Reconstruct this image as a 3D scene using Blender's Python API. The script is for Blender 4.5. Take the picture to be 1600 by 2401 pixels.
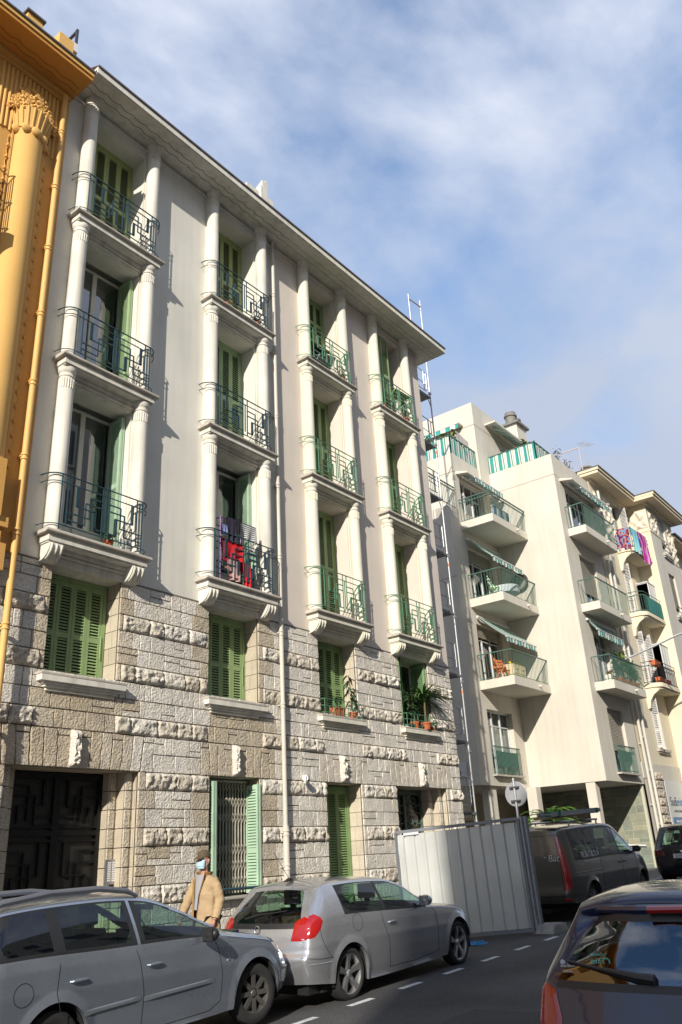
import bpy, bmesh, math, random
from mathutils import Vector, Matrix, noise
R=math.radians; PI=math.pi
random.seed(7)
sc=bpy.context.scene; COL=sc.collection
for o in list(bpy.data.objects): bpy.data.objects.remove(o)
# ---------------------------------------------------------------- camera
EYE=1.98
CAMX=Vector((0.6168426,-0.7854011,-0.0514809)); CAMD=Vector((0.2796456,0.2798295,-0.9184192)); CAMF=Vector((0.7357333,0.5521237,0.3922447))
cd=bpy.data.cameras.new('camera'); cam=bpy.data.objects.new('camera',cd); COL.objects.link(cam)
m=Matrix((CAMX,-CAMD,-CAMF)).transposed().to_4x4(); m.translation=Vector((0,0,EYE)); cam.matrix_world=m
cd.sensor_fit='VERTICAL'; cd.sensor_height=24; cd.lens=24*1904.8/2401; cd.clip_start=.05; cd.clip_end=2000
sc.camera=cam
# ---------------------------------------------------------------- light
LD=Vector((0.880,0.375,-0.475)).normalized()      # direction the light travels
sd=bpy.data.lights.new('sun','SUN'); so=bpy.data.objects.new('sun',sd); COL.objects.link(so)
sd.energy=3.4; sd.angle=R(.53); sd.color=(1,.93,.81)
so.rotation_euler=LD.to_track_quat('-Z','Y').to_euler(); so.location=(-20,-10,30)
w=bpy.data.worlds.new('World'); sc.world=w; w.use_nodes=True; nt=w.node_tree; nt.nodes.clear()
def N(t,k,**kw):
    n=t.nodes.new(k)
    for a,b in kw.items(): setattr(n,a,b)
    return n
out=N(nt,'ShaderNodeOutputWorld'); bg=N(nt,'ShaderNodeBackground'); nt.links.new(bg.outputs[0],out.inputs[0])
sky=N(nt,'ShaderNodeTexSky',sky_type='NISHITA',sun_disc=False,sun_elevation=math.asin(-LD.z),sun_rotation=math.atan2(-LD.x,-LD.y),air_density=1.0,dust_density=.6,ozone_density=1.6)
tc=N(nt,'ShaderNodeTexCoord'); mp=N(nt,'ShaderNodeMapping'); mp.inputs['Rotation'].default_value=(.35,.5,.5); mp.inputs['Scale'].default_value=(1.1,1.5,2.1)
nt.links.new(tc.outputs['Generated'],mp.inputs[0])
n1=N(nt,'ShaderNodeTexNoise'); n1.inputs['Scale'].default_value=2.1; n1.inputs['Detail'].default_value=7; n1.inputs['Roughness'].default_value=.53; n1.inputs['Distortion'].default_value=.15
nt.links.new(mp.outputs[0],n1.inputs['Vector'])
cr=N(nt,'ShaderNodeValToRGB'); cr.color_ramp.elements[0].position=.32; cr.color_ramp.elements[1].position=.62
sx=N(nt,'ShaderNodeSeparateXYZ'); nt.links.new(tc.outputs['Generated'],sx.inputs[0])
ma=N(nt,'ShaderNodeMath',operation='MULTIPLY_ADD'); ma.inputs[1].default_value=-.50; ma.inputs[2].default_value=.36; nt.links.new(sx.outputs[2],ma.inputs[0])   # more cover low down
mb=N(nt,'ShaderNodeMath',operation='ADD'); nt.links.new(n1.outputs[0],mb.inputs[0]); nt.links.new(ma.outputs[0],mb.inputs[1]); nt.links.new(mb.outputs[0],cr.inputs[0])
n2=N(nt,'ShaderNodeTexNoise'); n2.inputs['Scale'].default_value=1.3; n2.inputs['Detail'].default_value=3; nt.links.new(tc.outputs['Generated'],n2.inputs['Vector'])
cc=N(nt,'ShaderNodeValToRGB'); cc.color_ramp.elements[0].position=.35; cc.color_ramp.elements[1].position=.65
cc.color_ramp.elements[0].color=(2.75,3.15,3.95,1); cc.color_ramp.elements[1].color=(4.85,5.05,5.65,1)
mc=N(nt,'ShaderNodeMath',operation='MULTIPLY_ADD'); mc.inputs[1].default_value=.75; mc.inputs[2].default_value=-.45; nt.links.new(sx.outputs[2],mc.inputs[0]); md=N(nt,'ShaderNodeMath',operation='ADD'); nt.links.new(n2.outputs[0],md.inputs[0]); nt.links.new(mc.outputs[0],md.inputs[1]); nt.links.new(md.outputs[0],cc.inputs[0])
tint=N(nt,'ShaderNodeMix',data_type='RGBA',blend_type='MULTIPLY'); tint.inputs[0].default_value=1; tint.inputs[7].default_value=(.95,1.2,1.36,1)
nt.links.new(sky.outputs[0],tint.inputs[6])
mx=N(nt,'ShaderNodeMix',data_type='RGBA'); nt.links.new(cr.outputs[0],mx.inputs[0]); nt.links.new(tint.outputs[2],mx.inputs[6]); nt.links.new(cc.outputs[0],mx.inputs[7])
nt.links.new(mx.outputs[2],bg.inputs[0]); bg.inputs[1].default_value=.115
sc.view_settings.view_transform='Standard'; sc.view_settings.look='None'; sc.view_settings.exposure=.75; sc.view_settings.gamma=1
sc.render.engine='CYCLES'
# ---------------------------------------------------------------- materials
MATS={}
def base_mat(name):
    m=bpy.data.materials.new(name); m.use_nodes=True; return m,m.node_tree,m.node_tree.nodes['Principled BSDF']
def mat(name,col,rough=.8,var=.12,vs=1.5,bump=0,bs=60,metal=0,streak=0,obj=False,attr=None,spec=None,coat=0,alpha=None,stain=None,speck=0):
    if name in MATS: return MATS[name]
    m,t,p=base_mat(name); L=t.links.new
    tc=N(t,'ShaderNodeTexCoord'); g=N(t,'ShaderNodeNewGeometry'); V=tc.outputs['Object'] if obj else g.outputs['Position']
    c=(*col,1); cur=None
    n=N(t,'ShaderNodeTexNoise'); n.inputs['Scale'].default_value=vs; n.inputs['Detail'].default_value=5; L(V,n.inputs['Vector'])
    r=N(t,'ShaderNodeMapRange'); r.inputs[1].default_value=.3; r.inputs[2].default_value=.7; r.inputs[3].default_value=1-var; r.inputs[4].default_value=1+var*.5
    L(n.outputs[0],r.inputs[0]); f=r.outputs[0]
    if streak:
        mp=N(t,'ShaderNodeMapping'); mp.inputs['Scale'].default_value=(5,5,.35); L(V,mp.inputs[0])
        n3=N(t,'ShaderNodeTexNoise'); n3.inputs['Scale'].default_value=1.3; n3.inputs['Detail'].default_value=4; L(mp.outputs[0],n3.inputs['Vector'])
        r3=N(t,'ShaderNodeMapRange'); r3.inputs[1].default_value=.42; r3.inputs[2].default_value=.7; r3.inputs[3].default_value=1; r3.inputs[4].default_value=1-streak; L(n3.outputs[0],r3.inputs[0])
        mm=N(t,'ShaderNodeMath',operation='MULTIPLY'); L(f,mm.inputs[0]); L(r3.outputs[0],mm.inputs[1]); f=mm.outputs[0]
    if speck:
        n4=N(t,'ShaderNodeTexNoise'); n4.inputs['Scale'].default_value=45; n4.inputs['Detail'].default_value=3; L(V,n4.inputs['Vector'])
        r4=N(t,'ShaderNodeMapRange'); r4.inputs[1].default_value=.35; r4.inputs[2].default_value=.65; r4.inputs[3].default_value=1-speck; r4.inputs[4].default_value=1+speck*.6; L(n4.outputs[0],r4.inputs[0])
        mm=N(t,'ShaderNodeMath',operation='MULTIPLY'); L(f,mm.inputs[0]); L(r4.outputs[0],mm.inputs[1]); f=mm.outputs[0]
    mul=N(t,'ShaderNodeMix',data_type='RGBA',blend_type='MULTIPLY'); mul.inputs[0].default_value=1; mul.inputs[6].default_value=c
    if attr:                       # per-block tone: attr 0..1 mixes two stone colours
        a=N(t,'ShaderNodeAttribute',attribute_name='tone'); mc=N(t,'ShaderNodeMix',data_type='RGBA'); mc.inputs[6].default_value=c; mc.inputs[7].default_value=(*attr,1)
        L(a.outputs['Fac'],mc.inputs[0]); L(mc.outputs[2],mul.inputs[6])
    L(f,mul.inputs[7]); L(mul.outputs[2],p.inputs['Base Color'])
    p.inputs['Roughness'].default_value=rough; p.inputs['Metallic'].default_value=metal
    if spec is not None: p.inputs['Specular IOR Level'].default_value=spec
    if coat: p.inputs['Coat Weight'].default_value=coat; p.inputs['Coat Roughness'].default_value=.04
    if bump:
        nb=N(t,'ShaderNodeTexNoise'); nb.inputs['Scale'].default_value=bs; nb.inputs['Detail'].default_value=4; L(V,nb.inputs['Vector'])
        b=N(t,'ShaderNodeBump'); b.inputs['Strength'].default_value=min(1,bump); b.inputs['Distance'].default_value=.02*max(1,bump); L(nb.outputs[0],b.inputs['Height']); L(b.outputs[0],p.inputs['Normal'])
    MATS[name]=m; return m
def glass_mat(name,tint=(.55,.7,.62),refl=.12,dark=0.0,rough=.0):
    if name in MATS: return MATS[name]
    m,t,p=base_mat(name); L=t.links.new; t.nodes.remove(p)
    o=[n for n in t.nodes if n.type=='OUTPUT_MATERIAL'][0]
    tr=N(t,'ShaderNodeBsdfTransparent'); tr.inputs[0].default_value=(*tint,1); gl=N(t,'ShaderNodeBsdfGlossy'); gl.inputs['Roughness'].default_value=rough; gl.inputs[0].default_value=(.9,.93,1,1)
    fr=N(t,'ShaderNodeLayerWeight'); pw=N(t,'ShaderNodeMath',operation='POWER'); pw.inputs[1].default_value=4.5; L(fr.outputs['Facing'],pw.inputs[0]); mr=N(t,'ShaderNodeMapRange'); mr.inputs[1].default_value=0; mr.inputs[2].default_value=1; mr.inputs[3].default_value=.08*refl; mr.inputs[4].default_value=.95
    L(pw.outputs[0],mr.inputs[0]); mx=N(t,'ShaderNodeMixShader'); L(mr.outputs[0],mx.inputs[0]); L(tr.outputs[0],mx.inputs[1]); L(gl.outputs[0],mx.inputs[2]); L(mx.outputs[0],o.inputs[0])
    MATS[name]=m; return m
def stripe_mat(name,axis,period,cols,obj=False,rough=.8):
    if name in MATS: return MATS[name]
    m,t,p=base_mat(name); L=t.links.new
    g=N(t,'ShaderNodeNewGeometry'); tc=N(t,'ShaderNodeTexCoord'); s=N(t,'ShaderNodeSeparateXYZ'); L(tc.outputs['Object'] if obj else g.outputs['Position'],s.inputs[0])
    d=N(t,'ShaderNodeMath',operation='MULTIPLY'); d.inputs[1].default_value=1/period
    if axis=='XY': a=N(t,'ShaderNodeMath',operation='ADD'); L(s.outputs[0],a.inputs[0]); L(s.outputs[1],a.inputs[1]); L(a.outputs[0],d.inputs[0])
    else: L(s.outputs['XYZ'.index(axis)],d.inputs[0])
    fr=N(t,'ShaderNodeMath',operation='FRACT'); L(d.outputs[0],fr.inputs[0])
    cr=N(t,'ShaderNodeValToRGB'); cr.color_ramp.interpolation='CONSTANT'; e=cr.color_ramp.elements
    for i,(pos,c) in enumerate(cols):
        x=e[i] if i<2 else e.new(pos)
        x.position=pos; x.color=(*c,1)
    L(fr.outputs[0],cr.inputs[0]); L(cr.outputs[0],p.inputs['Base Color']); p.inputs['Roughness'].default_value=rough
    MATS[name]=m; return m
# ---------------------------------------------------------------- mesh builder
class MB:
    def __init__(s): s.v=[];s.f=[];s.m=[];s.t=[]
    def add(s,vs,fs,mi=0,tone=0):
        n=len(s.v); s.v+=[tuple(p) for p in vs]
        for f in fs: s.f.append([n+i for i in f]); s.m.append(mi); s.t.append(tone)
    def box(s,x0,x1,y0,y1,z0,z1,mi=0,tone=0):
        s.add([(x0,y0,z0),(x1,y0,z0),(x1,y1,z0),(x0,y1,z0),(x0,y0,z1),(x1,y0,z1),(x1,y1,z1),(x0,y1,z1)],
              [(3,2,1,0),(4,5,6,7),(0,1,5,4),(1,2,6,5),(2,3,7,6),(3,0,4,7)],mi,tone)
    def quad(s,a,b,c,d,mi=0,tone=0): s.add([a,b,c,d],[(0,1,2,3)],mi,tone)
    def prism(s,pts,ax,a0,a1,mi=0,tone=0):
        n=len(pts)
        def P(u,v,a): return {'x':(a,u,v),'y':(u,a,v),'z':(u,v,a)}[ax]
        s.add([P(u,v,a0) for u,v in pts]+[P(u,v,a1) for u,v in pts],[tuple(range(n))[::-1],tuple(range(n,2*n))]+[(i,(i+1)%n,n+(i+1)%n,n+i) for i in range(n)],mi,tone)
    def bar(s,p0,p1,w,h=None,mi=0,up=(0,0,1)):
        h=h or w; a=Vector(p0); b=Vector(p1); d=(b-a).normalized(); u=Vector(up)
        if abs(d.dot(u))>.99: u=Vector((0,1,0))
        r=d.cross(u).normalized(); u=r.cross(d); r*=w/2; u*=h/2
        s.add([a-r-u,a+r-u,a+r+u,a-r+u,b-r-u,b+r-u,b+r+u,b-r+u],[(3,2,1,0),(4,5,6,7),(0,1,5,4),(1,2,6,5),(2,3,7,6),(3,0,4,7)],mi)
    def tube(s,pts,r,n=8,mi=0,cap=True):
        pts=[Vector(p) for p in pts]; rs=r if isinstance(r,(list,tuple)) else [r]*len(pts); rings=[]; pu=None
        for i,p in enumerate(pts):
            d=(pts[min(i+1,len(pts)-1)]-pts[max(i-1,0)]).normalized()
            if pu is None: pu=Vector((0,0,1)) if abs(d.z)<.95 else Vector((0,1,0))
            a=d.cross(pu).normalized(); pu=a.cross(d)
            rings.append([p+a*rs[i]*math.cos(2*PI*k/n)+pu*rs[i]*math.sin(2*PI*k/n) for k in range(n)])
        vs=[q for g in rings for q in g]; fs=[(i*n+k,i*n+(k+1)%n,(i+1)*n+(k+1)%n,(i+1)*n+k) for i in range(len(pts)-1) for k in range(n)]
        if cap: fs+=[tuple(range(n))[::-1],tuple(range((len(pts)-1)*n,len(pts)*n))]
        s.add(vs,fs,mi)
    def lathe(s,prof,c,n=24,mi=0,ax='z',a0=0,a1=2*PI):
        cl=abs(a1-a0-2*PI)<1e-4; k=n if cl else n+1; vs=[]
        for r,h in prof:
            for i in range(k):
                t=a0+(a1-a0)*i/n; u,v=r*math.cos(t),r*math.sin(t)
                vs.append({'z':(c[0]+u,c[1]+v,c[2]+h),'y':(c[0]+u,c[1]+h,c[2]+v),'x':(c[0]+h,c[1]+u,c[2]+v)}[ax])
        fs=[]
        for j in range(len(prof)-1):
            for i in range(n):
                a=j*k+i; b=j*k+(i+1)%k; fs.append((a,b,b+k,a+k))
        s.add(vs,fs,mi)
    def grid(s,nu,nv,fn,mi=0,tone=0):
        s.add([fn(i/nu,j/nv) for j in range(nv+1) for i in range(nu+1)],[(j*(nu+1)+i,j*(nu+1)+i+1,(j+1)*(nu+1)+i+1,(j+1)*(nu+1)+i) for j in range(nv) for i in range(nu)],mi,tone)
    def ball(s,c,r,n=10,mi=0):
        rx,ry,rz=r if isinstance(r,(tuple,list)) else (r,r,r)
        s.grid(n*2,n,lambda u,v:(c[0]+rx*math.sin(PI*(v*.999+.0005))*math.cos(2*PI*u),c[1]+ry*math.sin(PI*(v*.999+.0005))*math.sin(2*PI*u),c[2]+rz*math.cos(PI*v)),mi)
    def build(s,name,mats,parent=None,sharp=32,origin=None,bevel=0,weld=0):
        me=bpy.data.meshes.new(name); off=Vector(origin) if origin is not None else (wloc(parent) if parent and not parent.get('_local') else Vector((0,0,0)))
        me.from_pydata([tuple(Vector(p)-off) for p in s.v],[],s.f)
        for m_ in (mats if isinstance(mats,(list,tuple)) else [mats]): me.materials.append(m_)
        me.polygons.foreach_set('material_index',s.m)
        at=me.attributes.new('tone','FLOAT','FACE'); at.data.foreach_set('value',s.t)
        me.polygons.foreach_set('use_smooth',[True]*len(s.f)); me.validate(); me.update()
        bm=bmesh.new(); bm.from_mesh(me)
        if weld: bmesh.ops.remove_doubles(bm,verts=bm.verts,dist=weld)
        bmesh.ops.recalc_face_normals(bm,faces=bm.faces); bm.to_mesh(me); bm.free()
        me.set_sharp_from_angle(angle=R(sharp))
        o=bpy.data.objects.new(name,me); COL.objects.link(o)
        if parent: o.parent=parent; o.location=off-wloc(parent) if not parent.get('_local') else (0,0,0)
        elif origin is not None: o.location=off
        if bevel:
            b=o.modifiers.new('bevel','BEVEL'); b.width=bevel; b.segments=2; b.limit_method='ANGLE'; b.angle_limit=R(40)
        return o
def wloc(o):
    v=Vector((0,0,0))
    while o: v+=Vector(o.location); o=o.parent
    return v
def tag(o,label,cat,group=None,kind=None):
    if label: o['label']=label
    if cat: o['category']=cat
    if group: o['group']=group
    if kind: o['kind']=kind
    return o
def thing(name,label,cat,loc=(0,0,0),group=None,local=False,rz=0,rx=0):
    o=bpy.data.objects.new(name,None); COL.objects.link(o); o.location=loc; o.empty_display_size=.2; o.rotation_euler=(rx,0,rz)
    if local: o['_local']=1
    return tag(o,label,cat,group)
def inst(src,parent,off,label=None):          # copy of a part, moved by off, sharing its mesh
    c=src.copy(); COL.objects.link(c); c.parent=parent; c.location=Vector(src.location)+Vector(off)
    if src.parent is not None and parent is not src.parent: c.location=wloc(src)+Vector(off)-wloc(parent)
    for ch in list(src.children):
        d=ch.copy(); COL.objects.link(d); d.parent=c
    if label: c['label']=label
    return c
def copy_thing(root,loc,rz=None,label=None):
    c=root.copy(); COL.objects.link(c); c.location=loc
    if rz is not None: c.rotation_euler[2]=rz
    for ch in list(root.children):
        d=ch.copy(); COL.objects.link(d); d.parent=c
        for g in list(ch.children):
            e=g.copy(); COL.objects.link(e); e.parent=d
    if label: c['label']=label
    return c
def gz(x,y=0): return .031*x-.05*max(0,y-7.5)      # road height: uphill to the right, falling to the gutter
def text(body,size,mat_,parent,loc,rot,name='lettering',extrude=.002,shear=0,local=False,align='CENTER',xs=1):
    cu=bpy.data.curves.new(name,'FONT'); cu.body=body; cu.size=size; cu.extrude=extrude; cu.align_x=align; cu.align_y='CENTER'; cu.shear=shear
    t=bpy.data.objects.new('tmp',cu); COL.objects.link(t)
    me=bpy.data.meshes.new_from_object(t); bpy.data.objects.remove(t); me.materials.clear(); me.materials.append(mat_)
    o=bpy.data.objects.new(name,me); COL.objects.link(o); o.parent=parent
    o.location=Vector(loc) if (local or not parent) else Vector(loc)-wloc(parent); o.rotation_euler=rot; o.scale=(xs,1,1)
    return o
# ---------------------------------------------------------------- ground
M_asph=mat('asphalt',(.085,.082,.083),.88,.42,.55,bump=.6,bs=120,speck=.4)
M_pave=mat('pavement_tar',(.17,.165,.155),.9,.2,.9,bump=.3,bs=90,speck=.2)
M_kerb=mat('kerb_stone',(.36,.35,.33),.85,.2,2,bump=.3,bs=60)
M_paint=mat('road_paint',(.62,.62,.6),.7,.35,14,bump=.2)
YK=9.45                                           # kerb line
def sheet(name,xs,ys,fz,m_,th=.3):
    b=MB(); nx,ny=len(xs),len(ys)
    b.add([(x,y,fz(x,y)) for y in ys for x in xs],[(j*nx+i,j*nx+i+1,(j+1)*nx+i+1,(j+1)*nx+i) for j in range(ny-1) for i in range(nx-1)])
    return tag(b.build(name,m_),None,None,kind='structure')
xs=[-600,-60,-30]+[x*2 for x in range(-14,60)]+[130,160]+[500]
GF=lambda x: .031*max(-60,min(130,x))
def road_z(x,y): return GF(x)-.05*max(0,min(y,9.5)-7.5)-(.0 if y>-3 else 0)
sheet('ground',xs,[-500,-60,-14.5,17.2,60,500],lambda x,y:GF(x)-.6,mat('far_ground',(.2,.19,.18),.9))
sheet('road',xs,[-1.35,2,5,7.5,8,8.5,9,YK],road_z,M_asph)
sheet('pavement',xs,[YK+.13,10.5,11.5,17],lambda x,y:GF(x)-.1+.13,M_pave)
sheet('pavement_opposite',xs,[-14,-6,-1.5],lambda x,y:GF(x)+.13,M_pave)
b=MB()
for i in range(-20,60):
    x0,x1=i*1.0+.004,i*1.0+.996
    for y0,y1,dz in ((YK,YK+.13,-.1),(-1.5,-1.35,0)):
        b.add([(x0,y0,GF(x0)-.3),(x1,y0,GF(x1)-.3),(x1,y1,GF(x1)-.3),(x0,y1,GF(x0)-.3),(x0,y0,GF(x0)+dz+.13),(x1,y0,GF(x1)+dz+.13),(x1,y1,GF(x1)+dz+.13),(x0,y1,GF(x0)+dz+.13)],[(3,2,1,0),(4,5,6,7),(0,1,5,4),(1,2,6,5),(2,3,7,6),(3,0,4,7)])
tag(b.build('kerb',M_kerb,bevel=.012),None,None,kind='structure')
b=MB()
for k in range(-4,22):                            # dashed edge of the parking lane
    x0=6.95+k*1.145+.0; x1=x0+.50
    b.add([(x0,7.19,gz(x0)+.004),(x1,7.19,gz(x1)+.004),(x1,7.29,gz(x1)+.004),(x0,7.29,gz(x0)+.004)],[(0,1,2,3)])
tag(b.build('lane_marking',M_paint),None,None,kind='structure')
for nm,x0,x1,y0,y1,c in (('road_patch',7.2,9.6,4.6,5.6,(.055,.053,.054)),('road_patch',12.8,17.5,5.1,6.0,(.11,.105,.10)),('road_patch',19,27,3.4,6.2,(.06,.058,.058))):
    b=MB(); b.add([(x0,y0+.05,gz(x0)+.003),(x1,y0,gz(x1)+.003),(x1-.1,y1,gz(x1)+.003),(x0+.08,y1+.04,gz(x0)+.003)],[(0,1,2,3)])
    tag(b.build(nm,mat('asphalt_patch_%d'%int(c[0]*1000),c,.9,.3,.8,bump=.5,bs=110,speck=.3)),None,None,kind='structure')
# round iron cover in the road
b=MB(); cx,cy=10.9,4.9; b.lathe([(0,.009),(.28,.009),(.29,.004),(.31,.004),(.32,.012),(.34,.012),(.35,.0)],(cx,cy,gz(cx)),28)
tag(b.build('manhole_cover',mat('cast_iron',(.06,.06,.06),.6,.3,8,metal=.6,bump=.4)),'round iron cover set flush in the dark road','manhole cover')
# ---------------------------------------------------------------- buildings across the street (behind the photographer)
b=MB(); b.box(-25.6,90,-20,-8,-1,25.3)
opp=thing('apartment_building','plain cream apartment block across the street, behind the photographer','building',(-25.6,-8,0))
b.build('wall',mat('opp_wall',(.62,.58,.50),.9,.15,1,streak=.1),opp)
mg=mat('opp_glass',(.05,.06,.07),.1,.1,1); mf=mat('opp_frame',(.6,.58,.52),.6)
fb=MB(); 
for f_ in range(7):
    for i in range(24):
        x=-24+i*3.6; z=1+f_*3.2; fb.box(x,x+1.2,-8.1,-7.97,z,z+1.9,0); fb.box(x-.15,x+1.35,-8.1,-7.85,z-.12,z,1)
w_=fb.build('window',[mg,mf],opp); w_['kind']='stuff'
# ================================================================ buildings 13 and 17
P13=mat('plaster_grey',(.71,.69,.625),.9,.09,.7,bump=.4,bs=45,streak=.07)
P17=mat('plaster_beige',(.68,.61,.54),.9,.07,.7,bump=.3,bs=45,streak=.05)
TR13=mat('trim_white',(.73,.70,.62),.8,.14,1.5,bump=.15,bs=40,streak=.22)
TR17=mat('trim_cream',(.72,.69,.58),.8,.07,1.5,bump=.12,bs=40,streak=.14)
M_cop=mat('coping_stone',(.50,.46,.40),.85,.2,4,bump=.3,bs=50,streak=.15)
M_gut=mat('zinc_gutter',(.13,.11,.11),.6,.3,3)
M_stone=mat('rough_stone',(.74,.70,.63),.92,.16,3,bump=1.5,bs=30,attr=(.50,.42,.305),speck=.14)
M_mort=mat('mortar',(.20,.18,.15),.95,.2,5,bump=.3)
M_smooth=mat('dressed_stone',(.60,.53,.42),.88,.12,3,bump=.4,bs=60,attr=(.40,.34,.25),speck=.12)
M_gr13=mat('shutter_green_pale',(.33,.46,.25),.6,.14,3,streak=.12)
M_grd=mat('shutter_green',(.27,.38,.17),.55,.12,3,streak=.10)
M_grg=mat('shutter_green_olive',(.36,.42,.17),.6,.12,3,streak=.1)
M_gr17=mat('shutter_green_deep',(.20,.31,.125),.55,.12,3,streak=.08)
M_mint=mat('shutter_mint',(.40,.56,.41),.6,.16,3,streak=.15)
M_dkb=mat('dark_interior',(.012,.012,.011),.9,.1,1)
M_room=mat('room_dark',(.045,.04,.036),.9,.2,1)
M_rb=mat('railing_blue_green',(.022,.060,.078),.45,.15,20)
M_rg=mat('railing_green',(.11,.25,.15),.45,.12,20)
M_pvc=mat('window_frame_white',(.62,.60,.54),.5,.06,3)
M_gl=glass_mat('window_glass',(.5,.6,.56),2.4)
Y0=11.2; ZT=6.63; CH=.2872; ZC=16.81
BAYS=[7.74,11.18,14.46,17.62]; ROWS=[13.68,10.42,7.08]
OPW=[(c-.68,c+.68,4.85,6.68) for c in BAYS]
GOP=[(6.60,8.98,-1,3.465),(10.56,11.86,1.48,3.465),(13.87,15.1,-1,3.465),(16.46,18.7,-1,3.465)]
def facade(mb,x0,x1,z0,z1,y,ops,dep,mi=0,mr=None):
    mr=mi if mr is None else mr
    X=sorted({x0,x1,*[v for o in ops for v in o[:2] if x0<v<x1]}); Z=sorted({z0,z1,*[v for o in ops for v in o[2:4] if z0<v<z1]})
    for a,b_ in zip(X,X[1:]):
        for c,d in zip(Z,Z[1:]):
            mx_,mz=(a+b_)/2,(c+d)/2
            if not any(o[0]<mx_<o[1] and o[2]<mz<o[3] for o in ops): mb.quad((a,y,c),(b_,y,c),(b_,y,d),(a,y,d),mi)
    for o in ops:
        a,b_,c,d=o[:4]; y2=y+dep
        mb.quad((a,y,c),(a,y2,c),(a,y2,d),(a,y,d),mr); mb.quad((b_,y,c),(b_,y,d),(b_,y2,d),(b_,y2,c),mr)
        mb.quad((a,y,d),(a,y2,d),(b_,y2,d),(b_,y,d),mr); mb.quad((a,y,c),(b_,y,c),(b_,y2,c),(a,y2,c),mr)
def leaf(mb,x0,x1,y,z0,z1,split=.52,sp=.05,th=.034,st=.055,fr=0,sl=0):
    """louvred leaf in the XZ plane: frame plus tilted slats"""
    zs=z0+(z1-z0)*split
    mb.box(x0,x0+st,y,y+th,z0,z1,fr); mb.box(x1-st,x1,y,y+th,z0,z1,fr)
    for a,b_ in ((z0,z0+.13),(zs-.045,zs+.045),(z1-.09,z1)): mb.box(x0+st,x1-st,y+.001,y+th-.001,a,b_,fr)
    for a,b_ in ((z0+.13,zs-.045),(zs+.045,z1-.09)):
        n=max(1,int((b_-a)/sp)); h=(b_-a)/n
        for i in range(n):
            z=a+h*(i+.5); mb.add([(x0+st,y+.003,z-.018),(x1-st,y+.003,z-.018),(x1-st,y+th-.003,z+.014),(x0+st,y+th-.003,z+.014),(x0+st,y+.003,z-.008),(x1-st,y+.003,z-.008),(x1-st,y+th-.003,z+.022),(x0+st,y+th-.003,z+.022)],[(0,1,2,3),(4,7,6,5),(0,4,5,1),(2,6,7,3)],sl)
def closed_shutters(parent,x0,x1,y,z0,z1,m_,n=4,split=.5,hinge=True):
    b=MB(); w_=(x1-x0-.12)/n
    b.box(x0,x0+.06,y-.01,y+.06,z0,z1); b.box(x1-.06,x1,y-.01,y+.06,z0,z1); b.box(x0+.06,x1-.06,y-.009,y+.06,z1-.07,z1)
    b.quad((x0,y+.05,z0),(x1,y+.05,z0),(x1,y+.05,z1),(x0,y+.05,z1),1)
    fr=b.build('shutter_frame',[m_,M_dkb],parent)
    for i in range(n):
        l=MB(); leaf(l,x0+.06+w_*i+.003,x0+.06+w_*(i+1)-.003,y,z0+.01,z1-.072,split)
        if i==n-1: l.tube([(x0+.06+w_*(i+1)-.03,y-.03,z0+.45),(x0+.06+w_*(i+1)-.03,y-.03,z0+.85)],.009,6)
        l.build('shutter',m_,parent)
    return fr
def slab(parent,cx,z,m_,low):
    """moulded balcony slab with its stone coping, on columns or consoles"""
    b=MB(); h=1.06
    b.prism([(Y0+.05,z),(10.86,z),(10.84,z-.02),(10.84,z-.055),(10.89,z-.07),(Y0+.05,z-.07)],'x',cx-h,cx+h,1)
    b.box(cx-h+.07,cx+h-.07,10.90,Y0+.03,z-.19,z-.07)
    b.box(cx-h+.09,cx+h-.09,10.93,Y0+.02,z-.215,z-.19)
    if not low:
        b.box(cx-.70,cx+.70,11.10,Y0+.3,z-.30,z-.216); b.box(cx-.69,cx+.69,11.135,Y0+.3,z-.325,z-.30); b.box(cx-.70,cx+.70,11.12,Y0+.3,z-.36,z-.325); b.box(cx-.68,cx+.68,11.16,Y0+.36,z-.40,z-.36)
    else:
        b.box(cx-.70,cx+.70,11.09,Y0+.3,z-.29,z-.216); b.box(cx-.70,cx+.70,11.13,Y0+.3,z-.305,z-.29); b.box(cx-.71,cx+.71,11.11,Y0+.3,z-.34,z-.305); b.box(cx-.72,cx+.72,11.165,Y0+.45,z-.47,z-.34)
    return b.build('balcony_slab',[m_,M_cop],parent,bevel=.006)
def console(parent,cx,z,m_):
    b=MB(); prof=[(Y0+.02,z-.215),(10.92,z-.215),(10.91,z-.26),(10.93,z-.33),(10.99,z-.41),(11.07,z-.46),(Y0+.02,z-.50)]
    b.prism(prof,'x',cx-.13,cx+.13)
    for k in (-.09,0,.09):
        pts=[(cx+k,y-.012,zz) for y,zz in ((10.92,z-.23),(10.915,z-.27),(10.94,z-.34),(11.0,z-.41),(11.07,z-.455))]
        b.tube(pts,.020,8)
    return b.build('console',m_,parent)
def column(parent,cx,z0,z1,m_):
    b=MB(); r=.145; cy=11.08
    b.lathe([(r+.004,z0),(r,z0+.05),(r-.004,z1-.45),(r-.006,z1-.22),(r-.02,z1-.215),(r-.02,z1-.19),(r-.004,z1-.18),(r-.004,z1-.155),(r-.016,z1-.15),(r-.012,z1-.11),(r+.004,z1-.09),(r+.016,z1-.05),(r+.02,z1)],(cx,cy,0),28)
    for k in range(11):                            # short flutes under the neck
        a=PI+PI*(k+.5)/11; x,y=cx+(r-.001)*math.cos(a),cy+(r-.001)*math.sin(a)
        b.tube([(x,y,z1-.42),(x,y,z1-.235)],.010,6)
    b.box(cx-.10,cx+.10,Y0-.03,Y0+.02,z0,z1)
    return b.build('column',m_,parent)
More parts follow.
